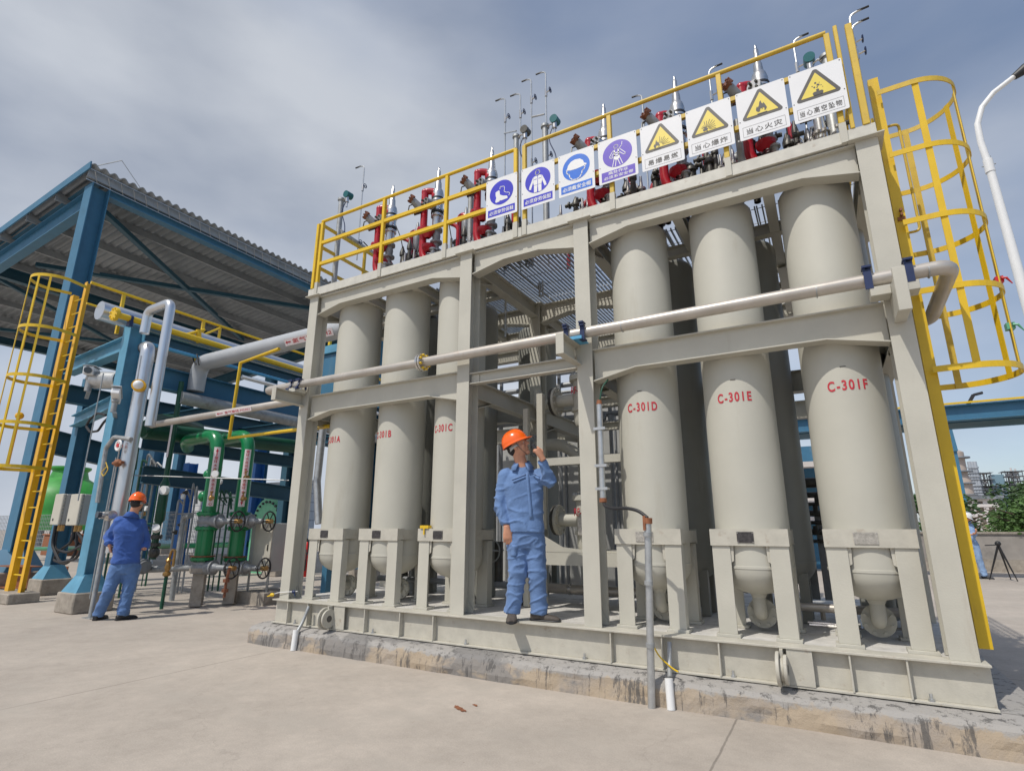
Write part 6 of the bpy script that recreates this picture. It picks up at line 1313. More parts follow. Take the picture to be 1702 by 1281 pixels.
# tripod
c = on(1664,965,z=0); ap = on(1659,905,y=c.y)
t = thing('survey_tripod', c, 'thin black tripod standing on the yard by the wall', 'tripod')
for (u, v) in ((1645,963),(1680,962),(1692,966)): f = on(u,v,z=0); b = MB(); b.tube([ap, (ap+f)/2, f], [.028,.022,.012], n=6); b.build('leg', M['black'], t)
b = MB(); b.ball(ap+Vector((0,0,.03)),.07,.07,.07,n=8,m=5).tube([ap, ap+Vector((-.28,0,-.02))],.015,n=5); b.build('head', M['black'], t)
# ---- foliage
def leaves(b, c, rx, ry, rz, n, s, rr, flat=.0):
    for _ in range(n):
        while True:
            p = Vector((rr.uniform(-1,1),rr.uniform(-1,1),rr.uniform(-1,1)))
            if .25 < p.length < 1: break
        p = Vector((p.x*rx,p.y*ry,p.z*rz)) + Vector(c); a = Vector((rr.uniform(-1,1),rr.uniform(-1,1),rr.uniform(-.3,1))).normalized(); _, u, v = basis(a); k = s*rr.uniform(.6,1.4)
        b.add([p-u*k*.5, p-v*k*.28, p+u*k*.5, p+v*k*.28], [(0,1,2,3)])
def tree(x, y, h, r, label, seed, mt='leaf', s=.15, n=5200, trunk=.14):
    rr = random.Random(seed); t = thing('broadleaf_tree', (x,y,0), label, 'tree', 'trees beyond the yard wall')
    b = MB(); b.tube([(x,y,0),(x+.05*r,y,h*.35),(x-.05*r,y,h*.62),(x,y,h*.85)], [trunk,trunk*.8,trunk*.5,trunk*.15], n=10)
    for k in range(7): a = rr.uniform(0,6.28); z = h*rr.uniform(.3,.6); b.tube([(x,y,z),(x+r*.4*math.cos(a),y+r*.4*math.sin(a),z+h*.12),(x+r*.75*math.cos(a),y+r*.75*math.sin(a),z+h*.2)], [trunk*.45,trunk*.3,trunk*.08], n=6)
    b.build('trunk', M['bark'], t); b = MB()
    for k in range(15):
        a = rr.uniform(0,6.28); q = rr.uniform(.0,.72)*r; z = h*rr.uniform(.42,.90); cr = r*rr.uniform(.26,.48)*(1.1-abs(z/h-.62)); leaves(b, (x+q*math.cos(a),y+q*math.sin(a),z), cr, cr, cr*.75, n//15, s, rr)
    b.build('crown', M[mt], t)
TR = [(9.7,22,2.7,1.6,'leaf','bushy low tree just right of the yellow ladder foot'),(12.6,24,3.0,1.9,'leaf2','light green tree above the white-helmeted worker'),(15.9,31,4.9,1.9,'leaf','tallest dark tree beyond the wall, rising against the sky'),(16.3,27,3.4,2.0,'leaf','dark tree right of the tallest one beyond the wall'),(17.6,25,3.2,2.2,'leaf2','tree at the right edge beyond the wall'),(22,30,4.2,2.6,'leaf','far right tree beyond the wall'),(6.6,24,5.2,2.0,'leaf','tree seen in the gap left of the right column'),(13.6,29,3.5,2.2,'leaf','dark low tree right behind the white-helmeted worker')]
for i, (x, y, h, r, mt, lab) in enumerate(TR): tree(x, y, h, r, lab, 40+i, mt)
t_ = MB(); rr = random.Random(77)
for k in range(26): x = 11.2+rr.uniform(0,5); leaves(t_, (x,19.1,1.2+rr.uniform(-.1,.1)), .45,.3,.16, 60, .13, rr)
tag(t_.build('creeper', M['leaf2']), 'green creeper spilling over the top of the yard wall', 'creeper', kind=None)
# ---- refinery far away
def far(u, v, y=150): return on(u, v, y=y)
def tower(u0,u1,v0,v1,label,mt,y=150,name='process_tower',levels=4,frame=True):
    a, c = far(u0,v1,y), far(u1,v0,y); w_ = c.x-a.x; t = thing(name, ((a.x+c.x)/2,y,0), label, 'tower', 'refinery structures on the horizon')
    if frame:
        b = MB()
        for x in (a.x,c.x,(a.x+c.x)/2):
            for yy in (y,y+w_): b.beam((x,yy,0),(x,yy,c.z),w_*.05,w_*.05)
        for k in range(levels+1): z = c.z-(c.z-max(a.z,0))*k/levels*.98-.2; b.box(a.x-.5,y-.5,z,c.x+.5,y+w_+.5,z+w_*.02)
        for k in range(levels): z = c.z-(c.z-max(a.z,0))*k/levels*.98-.2; z2 = c.z-(c.z-max(a.z,0))*(k+1)/levels*.98; b.beam((a.x,y,z),(c.x,y,z2),w_*.03,w_*.03)
        b.build('frame', M['haze_dark'], t); b = MB(); rr = random.Random(int(u0))
        for k in range(levels*2): z = max(a.z,0)+(c.z-max(a.z,0))*rr.uniform(.05,.92); x = rr.uniform(a.x+w_*.1,c.x-w_*.25); b.box(x,y+w_*.2,z,x+w_*rr.uniform(.12,.4),y+w_*.8,z+w_*rr.uniform(.08,.2))
        for k in range(3): x = a.x+w_*(.25+.25*k); b.cyl((x,y+w_*.5,0),(x,y+w_*.5,c.z+w_*rr.uniform(-.1,.25)),w_*.06,n=10)
        b.build('vessels', M[mt], t)
    else: b = MB(); b.box(a.x,y,0,c.x,y+w_,c.z); b.build('shaft', M[mt], t)
for (u0,u1,v0,v1,lab,mt) in ((1622,1645,784,830,'framed refinery tower left of the blue-grey shaft','haze_white'),(1612,1655,806,830,'broad pipe-filled refinery block above the white building','haze_tan'),(1677,1698,781,815,'framed refinery tower near the right edge','haze_white'),(1672,1712,803,840,'broad refinery block at the right edge above the trees','haze_steel'),(1600,1612,820,850,'small framed platform beside the yellow ladder','haze_tan')): tower(u0,u1,v0,v1,lab,mt)
tower(1655,1668,788,830,'plain blue-grey rectangular shaft on the horizon','haze_blue',frame=False,name='flue_shaft')
for k, u in enumerate((1610.5,1615,1619.5)):
    a = far(u,767); b = MB(); b.cyl((a.x,150,0),(a.x,150,a.z),.38,n=10)
    for j in range(4): b.cyl((a.x,150,a.z*(.55+.12*j)),(a.x,150,a.z*(.55+.12*j)+.3),.55,n=10)
    tag(b.build('flue_stack', M['haze_steel']), ['leftmost of the three thin stacks on the horizon','middle one of the three thin stacks on the horizon','rightmost of the three thin stacks on the horizon'][k], 'stack', 'thin stacks on the horizon')
a = far(1589,752,130); t = thing('distillation_column', (a.x,130,0), 'tall banded distillation column rising beside the yellow ladder', 'tower')
b = MB(); b.lathe((a.x,130,0), [(1.5,0),(1.5,far(1589,800,130).z),(1.15,far(1589,790,130).z),(1.15,a.z),(.3,a.z+.6),(.001,a.z+.7)], n=20); b.build('shell', M['haze_tan'], t)
b = MB()
for v in (762,785,805,824,842): z = far(1589,v,130).z; b.cyl((a.x,130,z),(a.x,130,z+.22),2.0,n=20)
b.build('platforms', M['haze_dark'], t)
a = far(1578,690,90); c = far(1587,750,90); b = MB(); b.beam((a.x-.5,90,a.z),(c.x,90,c.z),.6,.9); b.beam((c.x,90,c.z),(c.x,90,0),.4,.4); tag(b.build('crane_boom', M['blue']), 'slanting blue boom above the distillation column', 'crane')
a, c = far(1606,856,110), far(1653,829,110); t = thing('white_building', ((a.x+c.x)/2,110,0), 'white framed building with dark window bands behind the trees', 'building')
b = MB(); w_ = c.x-a.x; b.box(a.x,110,0,c.x,118,c.z); b.build('wall', M['haze_tan'], t)
b = MB()
for k in range(4): x = a.x+w_*k/3; b.box(x-.3,109.6,0,x+.3,109.99,c.z)
for z in (c.z-.3, (a.z+c.z)/2, a.z-.3): b.box(a.x-.3,109.5,z,c.x+.3,109.58,z+.5)
b.build('frame', M['haze_white'], t)
for r_ in range(2):
    for k in range(3):
        x = a.x+w_*k/3+.5; z0 = a.z+(c.z-a.z)*r_/2+.5; b = MB(); b.box(x,109.9,z0,x+w_/3-1.0,109.95,z0+(c.z-a.z)/2-1.0); b.build('window', M['glass'], t)
b = MB(); b.box(a.x-1,109,c.z+.01,c.x+1,119,c.z+.5); b.build('roof', M['haze_dark'], t)
a, c = far(1598,862,100), far(1608,800,100)
# white pipe and red drum seen past the right column
p = on(1540,870,y=5.5); q = on(1553,935,y=5.5)
# ================================================================= PEOPLE
def cap(b, p0, p1, r0, r1, n=16, e0=1, e1=1, sq=1.0, side=None):
    """tapered limb with rounded ends; sq squashes along 'side'-normal"""
    p0 = Vector(p0); p1 = Vector(p1); d, s, u = basis(p1-p0, side)
    rings = []
    for k in range(5): a = math.pi/2*k/5; rings.append((p0-d*r0*math.cos(a)*e0, r0*math.sin(a)))
    for k in range(6): t = k/5; rings.append((p0+(p1-p0)*t, r0+(r1-r0)*t))
    for k in range(4,-1,-1): a = math.pi/2*k/5; rings.append((p1+d*r1*math.cos(a)*e1, r1*math.sin(a)))
    k0 = len(b.v)
    for c, r in rings:
        for i in range(n): a = 2*math.pi*i/n; b.v.append(c+s*math.cos(a)*max(r,1e-4)+u*math.sin(a)*max(r,1e-4)*sq)
    for j in range(len(rings)-1):
        for i in range(n): q = (i+1)%n; b.f.append([k0+j*n+i,k0+j*n+q,k0+(j+1)*n+q,k0+(j+1)*n+i]); b.sm.append(True)
    return b
def loft(b, secs, n=28):
    """secs: list of (centre, half-width vector, half-depth vector)"""
    k0 = len(b.v)
    for c, w_, d_ in secs:
        for i in range(n):
            a = 2*math.pi*i/n; ca, sa = math.cos(a), math.sin(a); ex = .8
            b.v.append(Vector(c)+Vector(w_)*math.copysign(abs(ca)**ex,ca)+Vector(d_)*math.copysign(abs(sa)**ex,sa))
    for j in range(len(secs)-1):
        for i in range(n): q = (i+1)%n; b.f.append([k0+j*n+i,k0+j*n+q,k0+(j+1)*n+q,k0+(j+1)*n+i]); b.sm.append(True)
    b.f.append([k0+i for i in range(n)][::-1]); b.sm.append(True); e = k0+(len(secs)-1)*n; b.f.append([e+i for i in range(n)]); b.sm.append(True)
    return b
def melt(b, name, matl, parent, voxel, smooth=4, disp=None, seed=0):
    """fuse overlapping pieces into one continuous skin"""
    me = bpy.data.meshes.new('tmp'); me.from_pydata(b.v, [], b.f); o = bpy.data.objects.new('tmp', me); COL.objects.link(o)
    m = o.modifiers.new('r','REMESH'); m.mode = 'VOXEL'; m.voxel_size = voxel; m.use_smooth_shade = True
    if smooth: m = o.modifiers.new('s','SMOOTH'); m.iterations = smooth; m.factor = .5
    bpy.context.view_layer.update(); m2 = bpy.data.meshes.new_from_object(o.evaluated_get(bpy.context.evaluated_depsgraph_get())); COL.objects.unlink(o); bpy.data.objects.remove(o)
    if disp:
        nrm = [v.normal.copy() for v in m2.vertices]
        for v, nn in zip(m2.vertices, nrm): v.co += nn*disp(v.co)
    out_ = MB(); out_.v = [v.co.copy() for v in m2.vertices]; out_.f = [list(p.vertices) for p in m2.polygons]; out_.sm = [True]*len(out_.f); out_.soft = True; bpy.data.meshes.remove(m2)
    return out_.build(name, matl, parent)
def folds(amp, joints, seed=0, base=.35):
    """cloth folds: ridged noise, stronger round the joints"""
    J = [(Vector(j[0]), j[1], j[2]) for j in joints]
    def f(co):
        q = Vector((co.x*5+co.z*4.0+seed, co.y*5, co.z*10-co.x*4)); n1 = noise.noise(q+noise.noise_vector(co*3)*.8); r = max(0, 1-abs(n1)*4.2)**1.5
        k = base
        for c, rad_, g in J:
            d = (co-c).length; k += g*max(0, 1-(d/rad_)**2)
        return (r-.25)*amp*k*1.25 + noise.noise(co*3+Vector((seed,0,0)))*amp*.7
    return f
def hand(b, wrist, d, palm_n, thumb_side, s=1.0, curl=(.35,.45,.5,.55), grip=False):
    """palm + five bent fingers; d = direction of the hand, palm_n = palm facing, thumb_side unit vector"""
    d = Vector(d).normalized(); pn = (Vector(palm_n)-d*Vector(palm_n).dot(d)).normalized(); ts = d.cross(pn); ts = ts if ts.dot(Vector(thumb_side)) > 0 else -ts
    w0 = Vector(wrist); W_ = .042*s
    loft(b, [(w0-d*.03*s, ts*.028*s, pn*.021*s),(w0+d*.005*s, ts*.030*s, pn*.020*s),(w0+d*.045*s, ts*.040*s, pn*.019*s),(w0+d*.085*s, ts*.043*s, pn*.015*s),(w0+d*.098*s, ts*.038*s, pn*.010*s)], n=18)
    for k, (ln, off) in enumerate(((.070,.031),(.078,.010),(.072,-.011),(.056,-.031))):
        p = w0+d*(.085-.004*abs(k-1))*s+ts*off*s; r = (.0095,.0098,.0092,.0080)[k]*s; c = curl[k]; dirv = (d+ts*(.10-.07*k)).normalized(); a = c*.55
        segs = [.44*ln*s,.31*ln*s,.25*ln*s]
        for j, L_ in enumerate(segs):
            dv = dirv*math.cos(a)+pn*math.sin(a); q = p+dv*L_; cap(b, p, q, r*(1-.06*j), r*(1-.06*(j+1)), n=10); p = q; a += c*(1.35 if not grip else 1.6)
    p = w0+d*.028*s+ts*.030*s+pn*.006*s; dv = (d*.62+ts*.72+pn*.22).normalized()
    for j, (L_, r) in enumerate(((.038,.0125),(.030,.0105),(.024,.0095))):
        q = p+dv*L_*s; cap(b, p, q, r*s, r*s*.92, n=10); p = q; dv = (dv+d*.35*(1 if not grip else .6)+pn*(.15 if not grip else .5)).normalized()
    return b
def head(b, c, fw, up, s=1.0):
    """skull with face; c = centre of the head, fw = face direction, up = crown direction"""
    fw = Vector(fw).normalized(); up = (Vector(up)-fw*Vector(up).dot(fw)).normalized(); sd = fw.cross(up).normalized(); c = Vector(c)
    P = lambda f, u, s_=0: c+fw*f*s+up*u*s+sd*s_*s
    R_ = Matrix((sd, fw, up)).transposed()
    b.ball(P(-.012,.035), .077*s,.098*s,.085*s, 20, 14, R_); b.ball(P(.012,-.035), .066*s,.078*s,.082*s, 20, 14, R_)
    cap(b, P(.035,-.075), P(.066,-.098), .040*s, .025*s, n=14)                     # jaw and chin
    cap(b, P(.078,.018,-.030), P(.078,.018,.030), .018*s, .018*s, n=10)                      # brow
    cap(b, P(.088,.012), P(.109,-.024), .010*s, .0145*s, n=10)                       # nose
    for k in (-1,1):
        b.ball(P(.103,-.029,.010*k), .010*s,.010*s,.008*s, 8, 6, R_); b.ball(P(.064,-.026,.040*k), .022*s,.020*s,.022*s, 10, 8, R_)
        b.ball(P(-.012,-.006,.076*k), .008*s,.020*s,.032*s, 12, 8, R_); b.ball(P(-.004,-.030,.074*k), .007*s,.011*s,.012*s, 8, 6, R_)
    cap(b, P(.086,-.052,-.017), P(.086,-.052,.017), .0085*s, .0085*s, n=8); cap(b, P(.082,-.063,-.015), P(.082,-.063,.015), .0085*s, .0085*s, n=8)
    return P, R_
def face_bits(P, s, par):
    b = MB()
    for k in (-1,1): b.ball(P(.0735,.0,.031*k), .011*s,.009*s,.0055*s, 10, 6)
    b.build('eyes', M['white'], par); b = MB()
    for k in (-1,1): b.ball(P(.082,.0,.031*k), .005*s,.004*s,.005*s, 8, 6)
    b.build('pupils', M['hair'], par); b = MB()
    for k in (-1,1): cap(b, P(.092,.021,.016*k), P(.082,.024,.046*k), .003*s,.002*s, n=6)
    b.build('eyebrows', M['hair'], par); b = MB(); cap(b, P(.0905,-.0575,-.018), P(.0905,-.0575,.018), .0035*s, .0035*s, n=6); b.build('lips', M['brownflange'], par)
def helmet(P, fw, up, mt, par, s=1.0, tilt=0):
    """shell, rim, peak and front ridge; P maps head coordinates"""
    b = MB(); n = 32; m_ = 10; rings = []
    for j in range(m_+1):
        a = math.pi/2*j/m_
        ring = []
        for i in range(n):
            t = 2*math.pi*i/n; f = .128*math.cos(t)*math.cos(a)**.8; sd_ = .106*math.sin(t)*math.cos(a)**.8; u = .038+.118*math.sin(a)**1.05
            u += .010*math.exp(-(sd_/.022)**2)*math.sin(a)**.5*(1 if j > 1 else 0)
            ring.append(P(f-.008,u,sd_))
        rings.append(ring)
    lip = [[P(.134*math.cos(2*math.pi*i/n)-.008, .030, .112*math.sin(2*math.pi*i/n)) for i in range(n)]]
    pk = [P((.134+.052*max(0,math.cos(2*math.pi*i/n))**3)*math.cos(2*math.pi*i/n)-.008, .026-.012*max(0,math.cos(2*math.pi*i/n))**2, .112*math.sin(2*math.pi*i/n)*(1-.05*max(0,math.cos(2*math.pi*i/n)))) for i in range(n)]
    allr = [[p for p in pk], lip[0]]+rings; k0 = len(b.v)
    for r in allr: b.v += r
    b.soft = True
    for j in range(len(allr)-1):
        for i in range(n): q = (i+1)%n; b.f.append([k0+j*n+i,k0+j*n+q,k0+(j+1)*n+q,k0+(j+1)*n+i]); b.sm.append(True)
    b.f.append([k0+(len(allr)-1)*n+i for i in range(n)]); b.sm.append(True)
    o = b.build('helmet', M[mt], par); m = o.modifiers.new('t','SOLIDIFY'); m.thickness = .004*s; m.offset = -1
    b = MB()
    for i in range(20): 
        pass
    prev = [P(.088*math.cos(a)-.012, .012, .084*math.sin(a)) for a in [rad(60+240*i/20) for i in range(21)]]; prev2 = [P(.090*math.cos(a)-.012, -.020 if False else -.012-.022*max(0,-math.cos(a)), .086*math.sin(a)) for a in [rad(60+240*i/20) for i in range(21)]]
    b.add(prev+prev2, [(i,i+1,22+i,21+i) for i in range(20)], True); h = b.build('inner_band', M['greybox'], o); m = h.modifiers.new('t','SOLIDIFY'); m.thickness = .004
    b = MB()
    for k in (-1,1): b.tube([P(.02,.03,.084*k),P(.030,-.04,.074*k),P(.050,-.105,.03*k),P(.045,-.125,0)], .0025*s, n=5, bend=.02)
    b.build('chin_strap', M['darkmetal'], o); return o
def shoe(b, ankle, toe_dir, s=1.0, L_=.27):
    a = Vector(ankle); d = Vector(toe_dir); d.z = 0; d.normalize(); sd = Vector((d.y,-d.x,0)); z0 = a.z
    S = [(-.075,.024,.038,.065),(-.06,.036,.05,.075),(-.02,.038,.055,.095),(.03,.040,.050,.085),(.08,.046,.038,.058),(.13,.048,.030,.048),(.17,.042,.024,.040),(.195,.026,.018,.028)]
    return loft(b, [(a+d*f+Vector((0,0,-z0+zz_base+h_/2)), sd*w_, Vector((0,0,h_/2))) for f, w_, _, h_ in S for zz_base in (a.z-.085,)], n=18)

class Fig:
    """maps photograph-plane joints: a = metres to the picture right, t = metres toward the camera, z = height"""
    def __init__(s, x, y, z0):
        s.o = Vector((x,y,z0)); v = Vector((CAM.x-x, CAM.y-y, 0)).normalized(); s.t = v; s.r = Vector((-v.y, v.x, 0))
        if s.r.dot(_r) < 0: s.r = -s.r
    def __call__(s, a, t, z): return s.o + s.r*a + s.t*t + Vector((0,0,z))
    def d(s, a, t, z): return s.r*a + s.t*t + Vector((0,0,z))
    def px(s, u, v, t=0):
        """joint under a photograph pixel on the figure's own upright plane, t metres nearer the camera"""
        dr = _f*F_PX + _r*(u-851) - _u*(v-640.5); q = s.o+s.t*t; k = (q-CAM).dot(s.t)/dr.dot(s.t); return CAM+dr*k

def person(F, label, J, hd_c, hd_f, hd_u, mats, hands, toe, voxel=.011, group=None, helm='orange', shoes='shoe', detail=True, chestw=.20, jig=0, name='person', tw=Vector((0,0,0))):
    """J: joints (world) sR sL eR eL wR wL hipR hipL kR kL aR aL neck waist pelvis"""
    t = thing(name, F.o, label, 'person', group); H = hd_c
    sd = (J['sL']-J['sR']).normalized(); fwd = sd.cross(Vector((0,0,1))); fwd = fwd if fwd.dot(J['front']) > 0 else -fwd; hs = (J['hipL']-J['hipR']).normalized(); hf = hs.cross(Vector((0,0,1))); hf = hf if hf.dot(J['front']) > 0 else -hf
    # body (one continuous skin)
    b = MB(); P, R_ = head(b, H, hd_f, hd_u)
    cap(b, J['neck']-Vector((0,0,.03)), H-Vector(hd_u).normalized()*.045-Vector(hd_f).normalized()*.022, .060, .056, n=16)
    mid = (J['sR']+J['sL'])/2; pel = (J['hipR']+J['hipL'])/2
    loft(b, [(pel-Vector((0,0,.05)), hs*.13, hf*.08),(pel+Vector((0,0,.08)), hs*.14, hf*.09),((pel+mid)/2, hs*.125, hf*.085),(mid-Vector((0,0,.12)), sd*.155, fwd*.095),(mid-Vector((0,0,.0)), sd*.13, fwd*.075),(mid+Vector((0,0,.05)), sd*.06, fwd*.055)])
    for k in 'RL':
        cap(b, J['s'+k], J['e'+k], .045,.036); cap(b, J['e'+k], J['w'+k], .036,.026); cap(b, J['hip'+k], J['k'+k], .07,.05); cap(b, J['k'+k], J['a'+k], .048,.035); hand(b, *hands[k])
    body = melt(b, 'body', M['skin'], t, .0065 if detail else .010, 2)
    if detail: face_bits(P, 1, body)
    # hair
    b = MB(); b.ball(P(-.034,.050),.080,.082,.078,18,12,R_); b.ball(P(-.055,-.01),.070,.056,.066,16,10,R_)
    b.build('hair', M['hair'], body)
    helmet(P, hd_f, hd_u, helm, t)
    # jacket
    b = MB(); wv = J['waist']; 
    loft(b, [(wv+Vector((0,0,-.10)), hs*.178, hf*.128),(wv+Vector((0,0,-.06)), hs*.180, hf*.130),(wv+Vector((0,0,.02)), hs*.168, hf*.122),((wv+mid)/2, (sd+hs).normalized()*.182, (fwd+hf).normalized()*.128),(mid-Vector((0,0,.13)), sd*chestw, fwd*.130),(mid-Vector((0,0,.04)), sd*(chestw-.03), fwd*.105),(mid+Vector((0,0,.015)), sd*.13, fwd*.085),(mid+Vector((0,0,.045)), sd*.095, fwd*.072),(mid+Vector((0,0,.07)), sd*.070, fwd*.062)], n=34)
    for k in 'RL':
        dn = (J['w'+k]-J['e'+k]).normalized(); cap(b, J['s'+k]-Vector((0,0,.02))+(mid-J['s'+k])*.06, J['e'+k], .076,.060, n=20); cap(b, J['e'+k], J['w'+k]-dn*.03, .062,.050, n=20, e1=.3); cap(b, J['w'+k]-dn*.055, J['w'+k]-dn*.010, .046,.044, n=20, e0=.2, e1=.2)
    jf = folds(.013, [(J['eR'],.17,.9),(J['eL'],.17,.9),(J['wR'],.12,.5),(J['wL'],.12,.5),(J['waist'],.22,.55),(J['sR'],.13,.3),(J['sL'],.13,.3)], jig)
    jk = melt(b, 'jacket', M[mats[0]], t, voxel, 3, jf)
    b = MB(); nk = J['neck']+Vector((0,0,.0)); n = 24; inner = []
    for i in range(n+1):
        a = math.pi*2*(i/n*.86+.07); q = fwd*math.cos(a)+sd*math.sin(a); c_ = mid+Vector((0,0,.055)); lift = .02*(1-math.cos(a)); inner += [c_+q*.088+Vector((0,0,.0)), c_+q*.074+Vector((0,0,.038+lift))]
        inner += [c_+q*(.108 if math.cos(a) < .6 else .128)+Vector((0,0,.0 if math.cos(a) < .6 else -.035))]
    b.add(inner, [(3*i,3*i+3,3*i+4,3*i+1) for i in range(n)]+[(3*i+1,3*i+4,3*i+5,3*i+2) for i in range(n)], True)
    c_ = b.build('collar', M[mats[0]], jk); m = c_.modifiers.new('t','SOLIDIFY'); m.thickness = .005
    # trousers
    b = MB(); loft(b, [(pel-Vector((0,0,.10)), hs*.155, hf*.110),(pel, hs*.172, hf*.118),(pel+Vector((0,0,.10)), hs*.160, hf*.110),(wv-Vector((0,0,.0)), hs*.150, hf*.105)], n=30)
    for k in 'RL':
        cap(b, J['hip'+k]+Vector((0,0,-.02)), J['k'+k], .100,.080, n=22, sq=1.08); cap(b, J['k'+k], J['a'+k]-Vector((0,0,.022)), .078,.076, n=22, e1=.15)
    tf = folds(.013, [(J['kR'],.2,.35),(J['kL'],.2,.35),(J['aR']+Vector((0,0,.06)),.16,.55),(J['aL']+Vector((0,0,.06)),.16,.55),(pel-Vector((0,0,.1)),.2,.6)], jig+5)
    tr = melt(b, 'trousers', M[mats[1]], t, voxel, 3, tf)
    for k in 'RL':
        b = MB(); shoe(b, J['a'+k], toe[k]); o = b.build('shoe', M[shoes], t)
        q = MB(); a = J['a'+k]; d = Vector(toe[k]); d.z = 0; d.normalize(); s1 = Vector((d.y,-d.x,0)); z_ = a.z-.088
        loft(q, [(a+d*f+Vector((0,0,z_-a.z+.010)), s1*w_, Vector((0,0,.012))) for f, w_ in ((-.082,.026),(-.06,.040),(0,.043),(.08,.051),(.14,.052),(.185,.042),(.203,.024))], n=16); q.build('sole', M['shoeblack'], o)
    return t, P, jk, tr, fwd, sd

# ---- worker on the frame, radio at his mouth
F = Fig(3.30, .06, ZD)
J = dict(sR=F.px(839,787,-.02), sL=F.px(898,787,.0), eR=F.px(831,838,.0), eL=F.px(913,800,.13), wR=F.px(841,872,.06), wL=F.px(901,763,.20),
         hipR=F.px(860,893,.0), hipL=F.px(889,893,.0), kR=F.px(860,955,.04), kL=F.px(893,957,.04), aR=F(-.155,.03,.085), aL=F(.085,.03,.085), neck=F.px(869,772,0), waist=F.px(873,866,0), front=F.d(.45,1,0))
hd_f = F.d(.87,.28,.42); hd_u = F.d(-.42,.02,.90)
hands = {'R': (J['wR']+F.d(.010,.03,-.034), F.d(.10,.05,-1), F.d(-.1,-1,.0), F.d(1,.1,0), 1.02, (.22,.30,.36,.42)), 'L': (J['wL']+F.d(.0,.03,.01), F.d(-.38,.05,.66), F.d(-.55,-.75,-.25), F.d(-.6,-.6,.5), 1.0, (.85,.9,.95,1.0), True)}
pt, P, jk, tr, fw_, sd_ = person(F, 'worker in blue workwear and orange helmet on the frame, talking into a radio', J, F.px(860,741,.03), hd_f, hd_u, ('jacket','trouser'), hands, {'R': F.d(-.02,1,0), 'L': F.d(.93,.35,0)}, voxel=.008)
# placket, pockets with flaps, on the chest (slightly proud of the jacket)
def on_surf(o, origin, dirv):
    dg = bpy.context.evaluated_depsgraph_get(); wl = WL[o.parent.name]+o.location
    ok, loc, nrm, _ = o.ray_cast(origin-wl, dirv.normalized()); return (loc+wl, nrm) if ok else (None, None)
bpy.context.view_layer.update()
def strip(pts2, w_, mt, name, par, tgt, lift=.004, fig=None):
    """narrow cloth strip laid on a garment along photograph pixels"""
    P3 = []
    for u, v in pts2:
        dr = _f*F_PX + _r*(u-851) - _u*(v-640.5); loc, nrm = on_surf(tgt, CAM, dr)
        if loc is not None: P3.append((loc+nrm*lift, nrm))
    if len(P3) < 2: return None
    b = MB(); L_ = []
    for i, (p, n_) in enumerate(P3):
        a = P3[max(i-1,0)][0]; c = P3[min(i+1,len(P3)-1)][0]; s = (c-a).normalized().cross(n_).normalized()*w_/2; L_ += [p-s, p+s]
    b.add(L_, [(2*i,2*i+1,2*i+3,2*i+2) for i in range(len(P3)-1)], True); o = b.build(name, M[mt], par); m = o.modifiers.new('t','SOLIDIFY'); m.thickness = .003; m.offset = 0; return o
M['seam'] = cloth('seam_blue_workwear', (.20,.30,.52)); M['fold'] = cloth('dark_flap_shadow', (.06,.11,.26))
def lin(a, c, n=9): return [(a[0]+(c[0]-a[0])*i/n, a[1]+(c[1]-a[1])*i/n) for i in range(n+1)]
strip(lin((876,785),(883,862),14), .028, 'jacket', 'placket', jk, jk)
strip(lin((851,797),(874,788),8), .010, 'seam', 'pocket_seam', jk, jk, .006); strip(lin((885,786),(898,792),6), .010, 'seam', 'pocket_seam', jk, jk, .006)
strip(lin((853,801),(873,793),8), .018, 'jacket', 'pocket_flap', jk, jk, .009); strip(lin((886,790),(897,796),6), .018, 'jacket', 'pocket_flap', jk, jk, .009)
strip(lin((856,905),(853,925),5), .055, 'trouser', 'side_pocket', tr, tr, .006)
# radio in his hand
c = F.px(890,746,.22); d = F.d(.40,.10,-.62).normalized()
t = thing('walkie_talkie', c, 'black two-way radio held at the mouth of the worker on the frame', 'radio')
b = MB(); b.beam(c-d*.050, c+d*.075, .034, .046, up=F.t); bevel(b.build('case', M['black'], t), .006); b = MB(); b.cyl(c-d*.050, c-d*.095, .0045,.003, n=8); b.build('antenna', M['black'], t)
b = MB(); b.cyl(c+d*.0755, c+d*.083, .018, n=10); b.build('cap', M['greybox'], t)

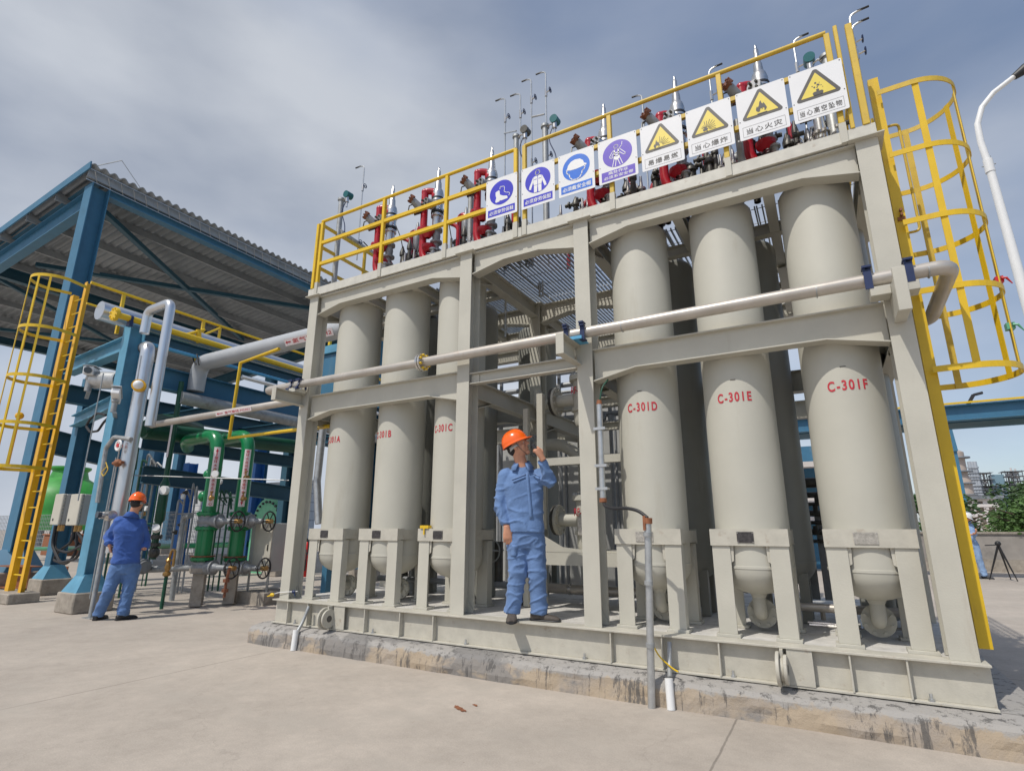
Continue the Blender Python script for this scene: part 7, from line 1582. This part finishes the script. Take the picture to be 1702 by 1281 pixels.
# ---- worker on the yard seen from behind
g0 = on(180,1031,z=0); F2 = Fig(g0.x, g0.y+.0, 0)
J = dict(sR=F2.px(236,868,0), sL=F2.px(198,864,0), eR=F2.px(245,900,.04), eL=F2.px(180,893,-.08), wR=F2.px(240,912,.18), wL=F2.px(182,907,.10),
         hipR=F2.px(221,941,0), hipL=F2.px(196,941,0), kR=F2.px(213,980,.02), kL=F2.px(181,982,.02), aR=F2(0,0,0), aL=F2(0,0,0), neck=F2.px(221,856,0), waist=F2.px(210,925,0), front=F2.d(.25,-1,0))
pa, pb_ = on(202,1030,z=0), on(162,1030,z=0); J['aR'] = pa+Vector((0,0,.09)); J['aL'] = pb_+Vector((0,0,.09))
for k in ('eR','wR'): J[k] = J[k]-F2.t*.12
J['wL'] = J['wL']-F2.t*.10
hands = {'R': (J['wR'], F2.d(-.5,-.8,.1), F2.d(0,0,-1), F2.d(-1,0,0), .95, (.6,.7,.7,.7)), 'L': (J['wL'], F2.d(.35,-.2,-.9), F2.d(.8,.1,0), F2.d(.3,-1,0), .95, (.5,.6,.6,.6))}
person(F2, 'worker seen from behind on the yard, deep blue jacket and orange helmet', J, F2.px(228,836,.0), F2.d(.35,-.94,-.10), F2.d(.04,-.10,1), ('jacket2','trouser2'), hands, {'R': F2.d(.75,-.35,0), 'L': F2.d(.45,-.8,0)}, voxel=.013, jig=3, shoes='shoeblack')

# ---- far worker with white helmet by the wall
g0 = on(1624,961,z=0); F3 = Fig(g0.x, g0.y, 0)
J = dict(sR=F3(-.19,0,1.42), sL=F3(.10,-.08,1.42), eR=F3(-.20,.06,1.13), eL=F3(.12,.05,1.15), wR=F3(.02,.24,1.16), wL=F3(.16,.24,1.20),
         hipR=F3(-.09,0,.90), hipL=F3(.10,0,.90), kR=F3(-.06,.03,.50), kL=F3(.13,.02,.50), aR=F3(-.06,0,.09), aL=F3(.17,0,.09), neck=F3(-.03,0,1.50), waist=F3(-.02,0,1.02), front=F3.d(.6,.8,0))
hands = {'R': (J['wR'], F3.d(.9,.2,.1), F3.d(0,0,1), F3.d(0,0,1), 1, (.7,.8,.8,.8)), 'L': (J['wL'], F3.d(.3,.2,.6), F3.d(-.8,-.25,0), F3.d(0,-1,0), 1, (.7,.8,.8,.8))}
person(F3, 'distant worker in pale blue and a white helmet, looking down at his hands', J, F3(.03,.06,1.63), F3.d(.8,.3,-.5), F3.d(.35,.1,.9), ('jacket3','jacket3'), hands, {'R': F3.d(.7,.4,0), 'L': F3.d(1,.2,0)}, voxel=.02, helm='whitehelm', shoes='shoeblack', detail=False, jig=9)

# ground stains
c = on(765,1178,z=0); blot('rust_stain', c, .085, .022, .004, M['rust'], 'small rusty stain on the yard in front of the plinth', 3, -.5)
c = on(790,1172,z=0); blot('rust_stain', c, .032, .012, .004, M['rust'], 'smaller rusty fleck beside the rust stain', 4, -.5)
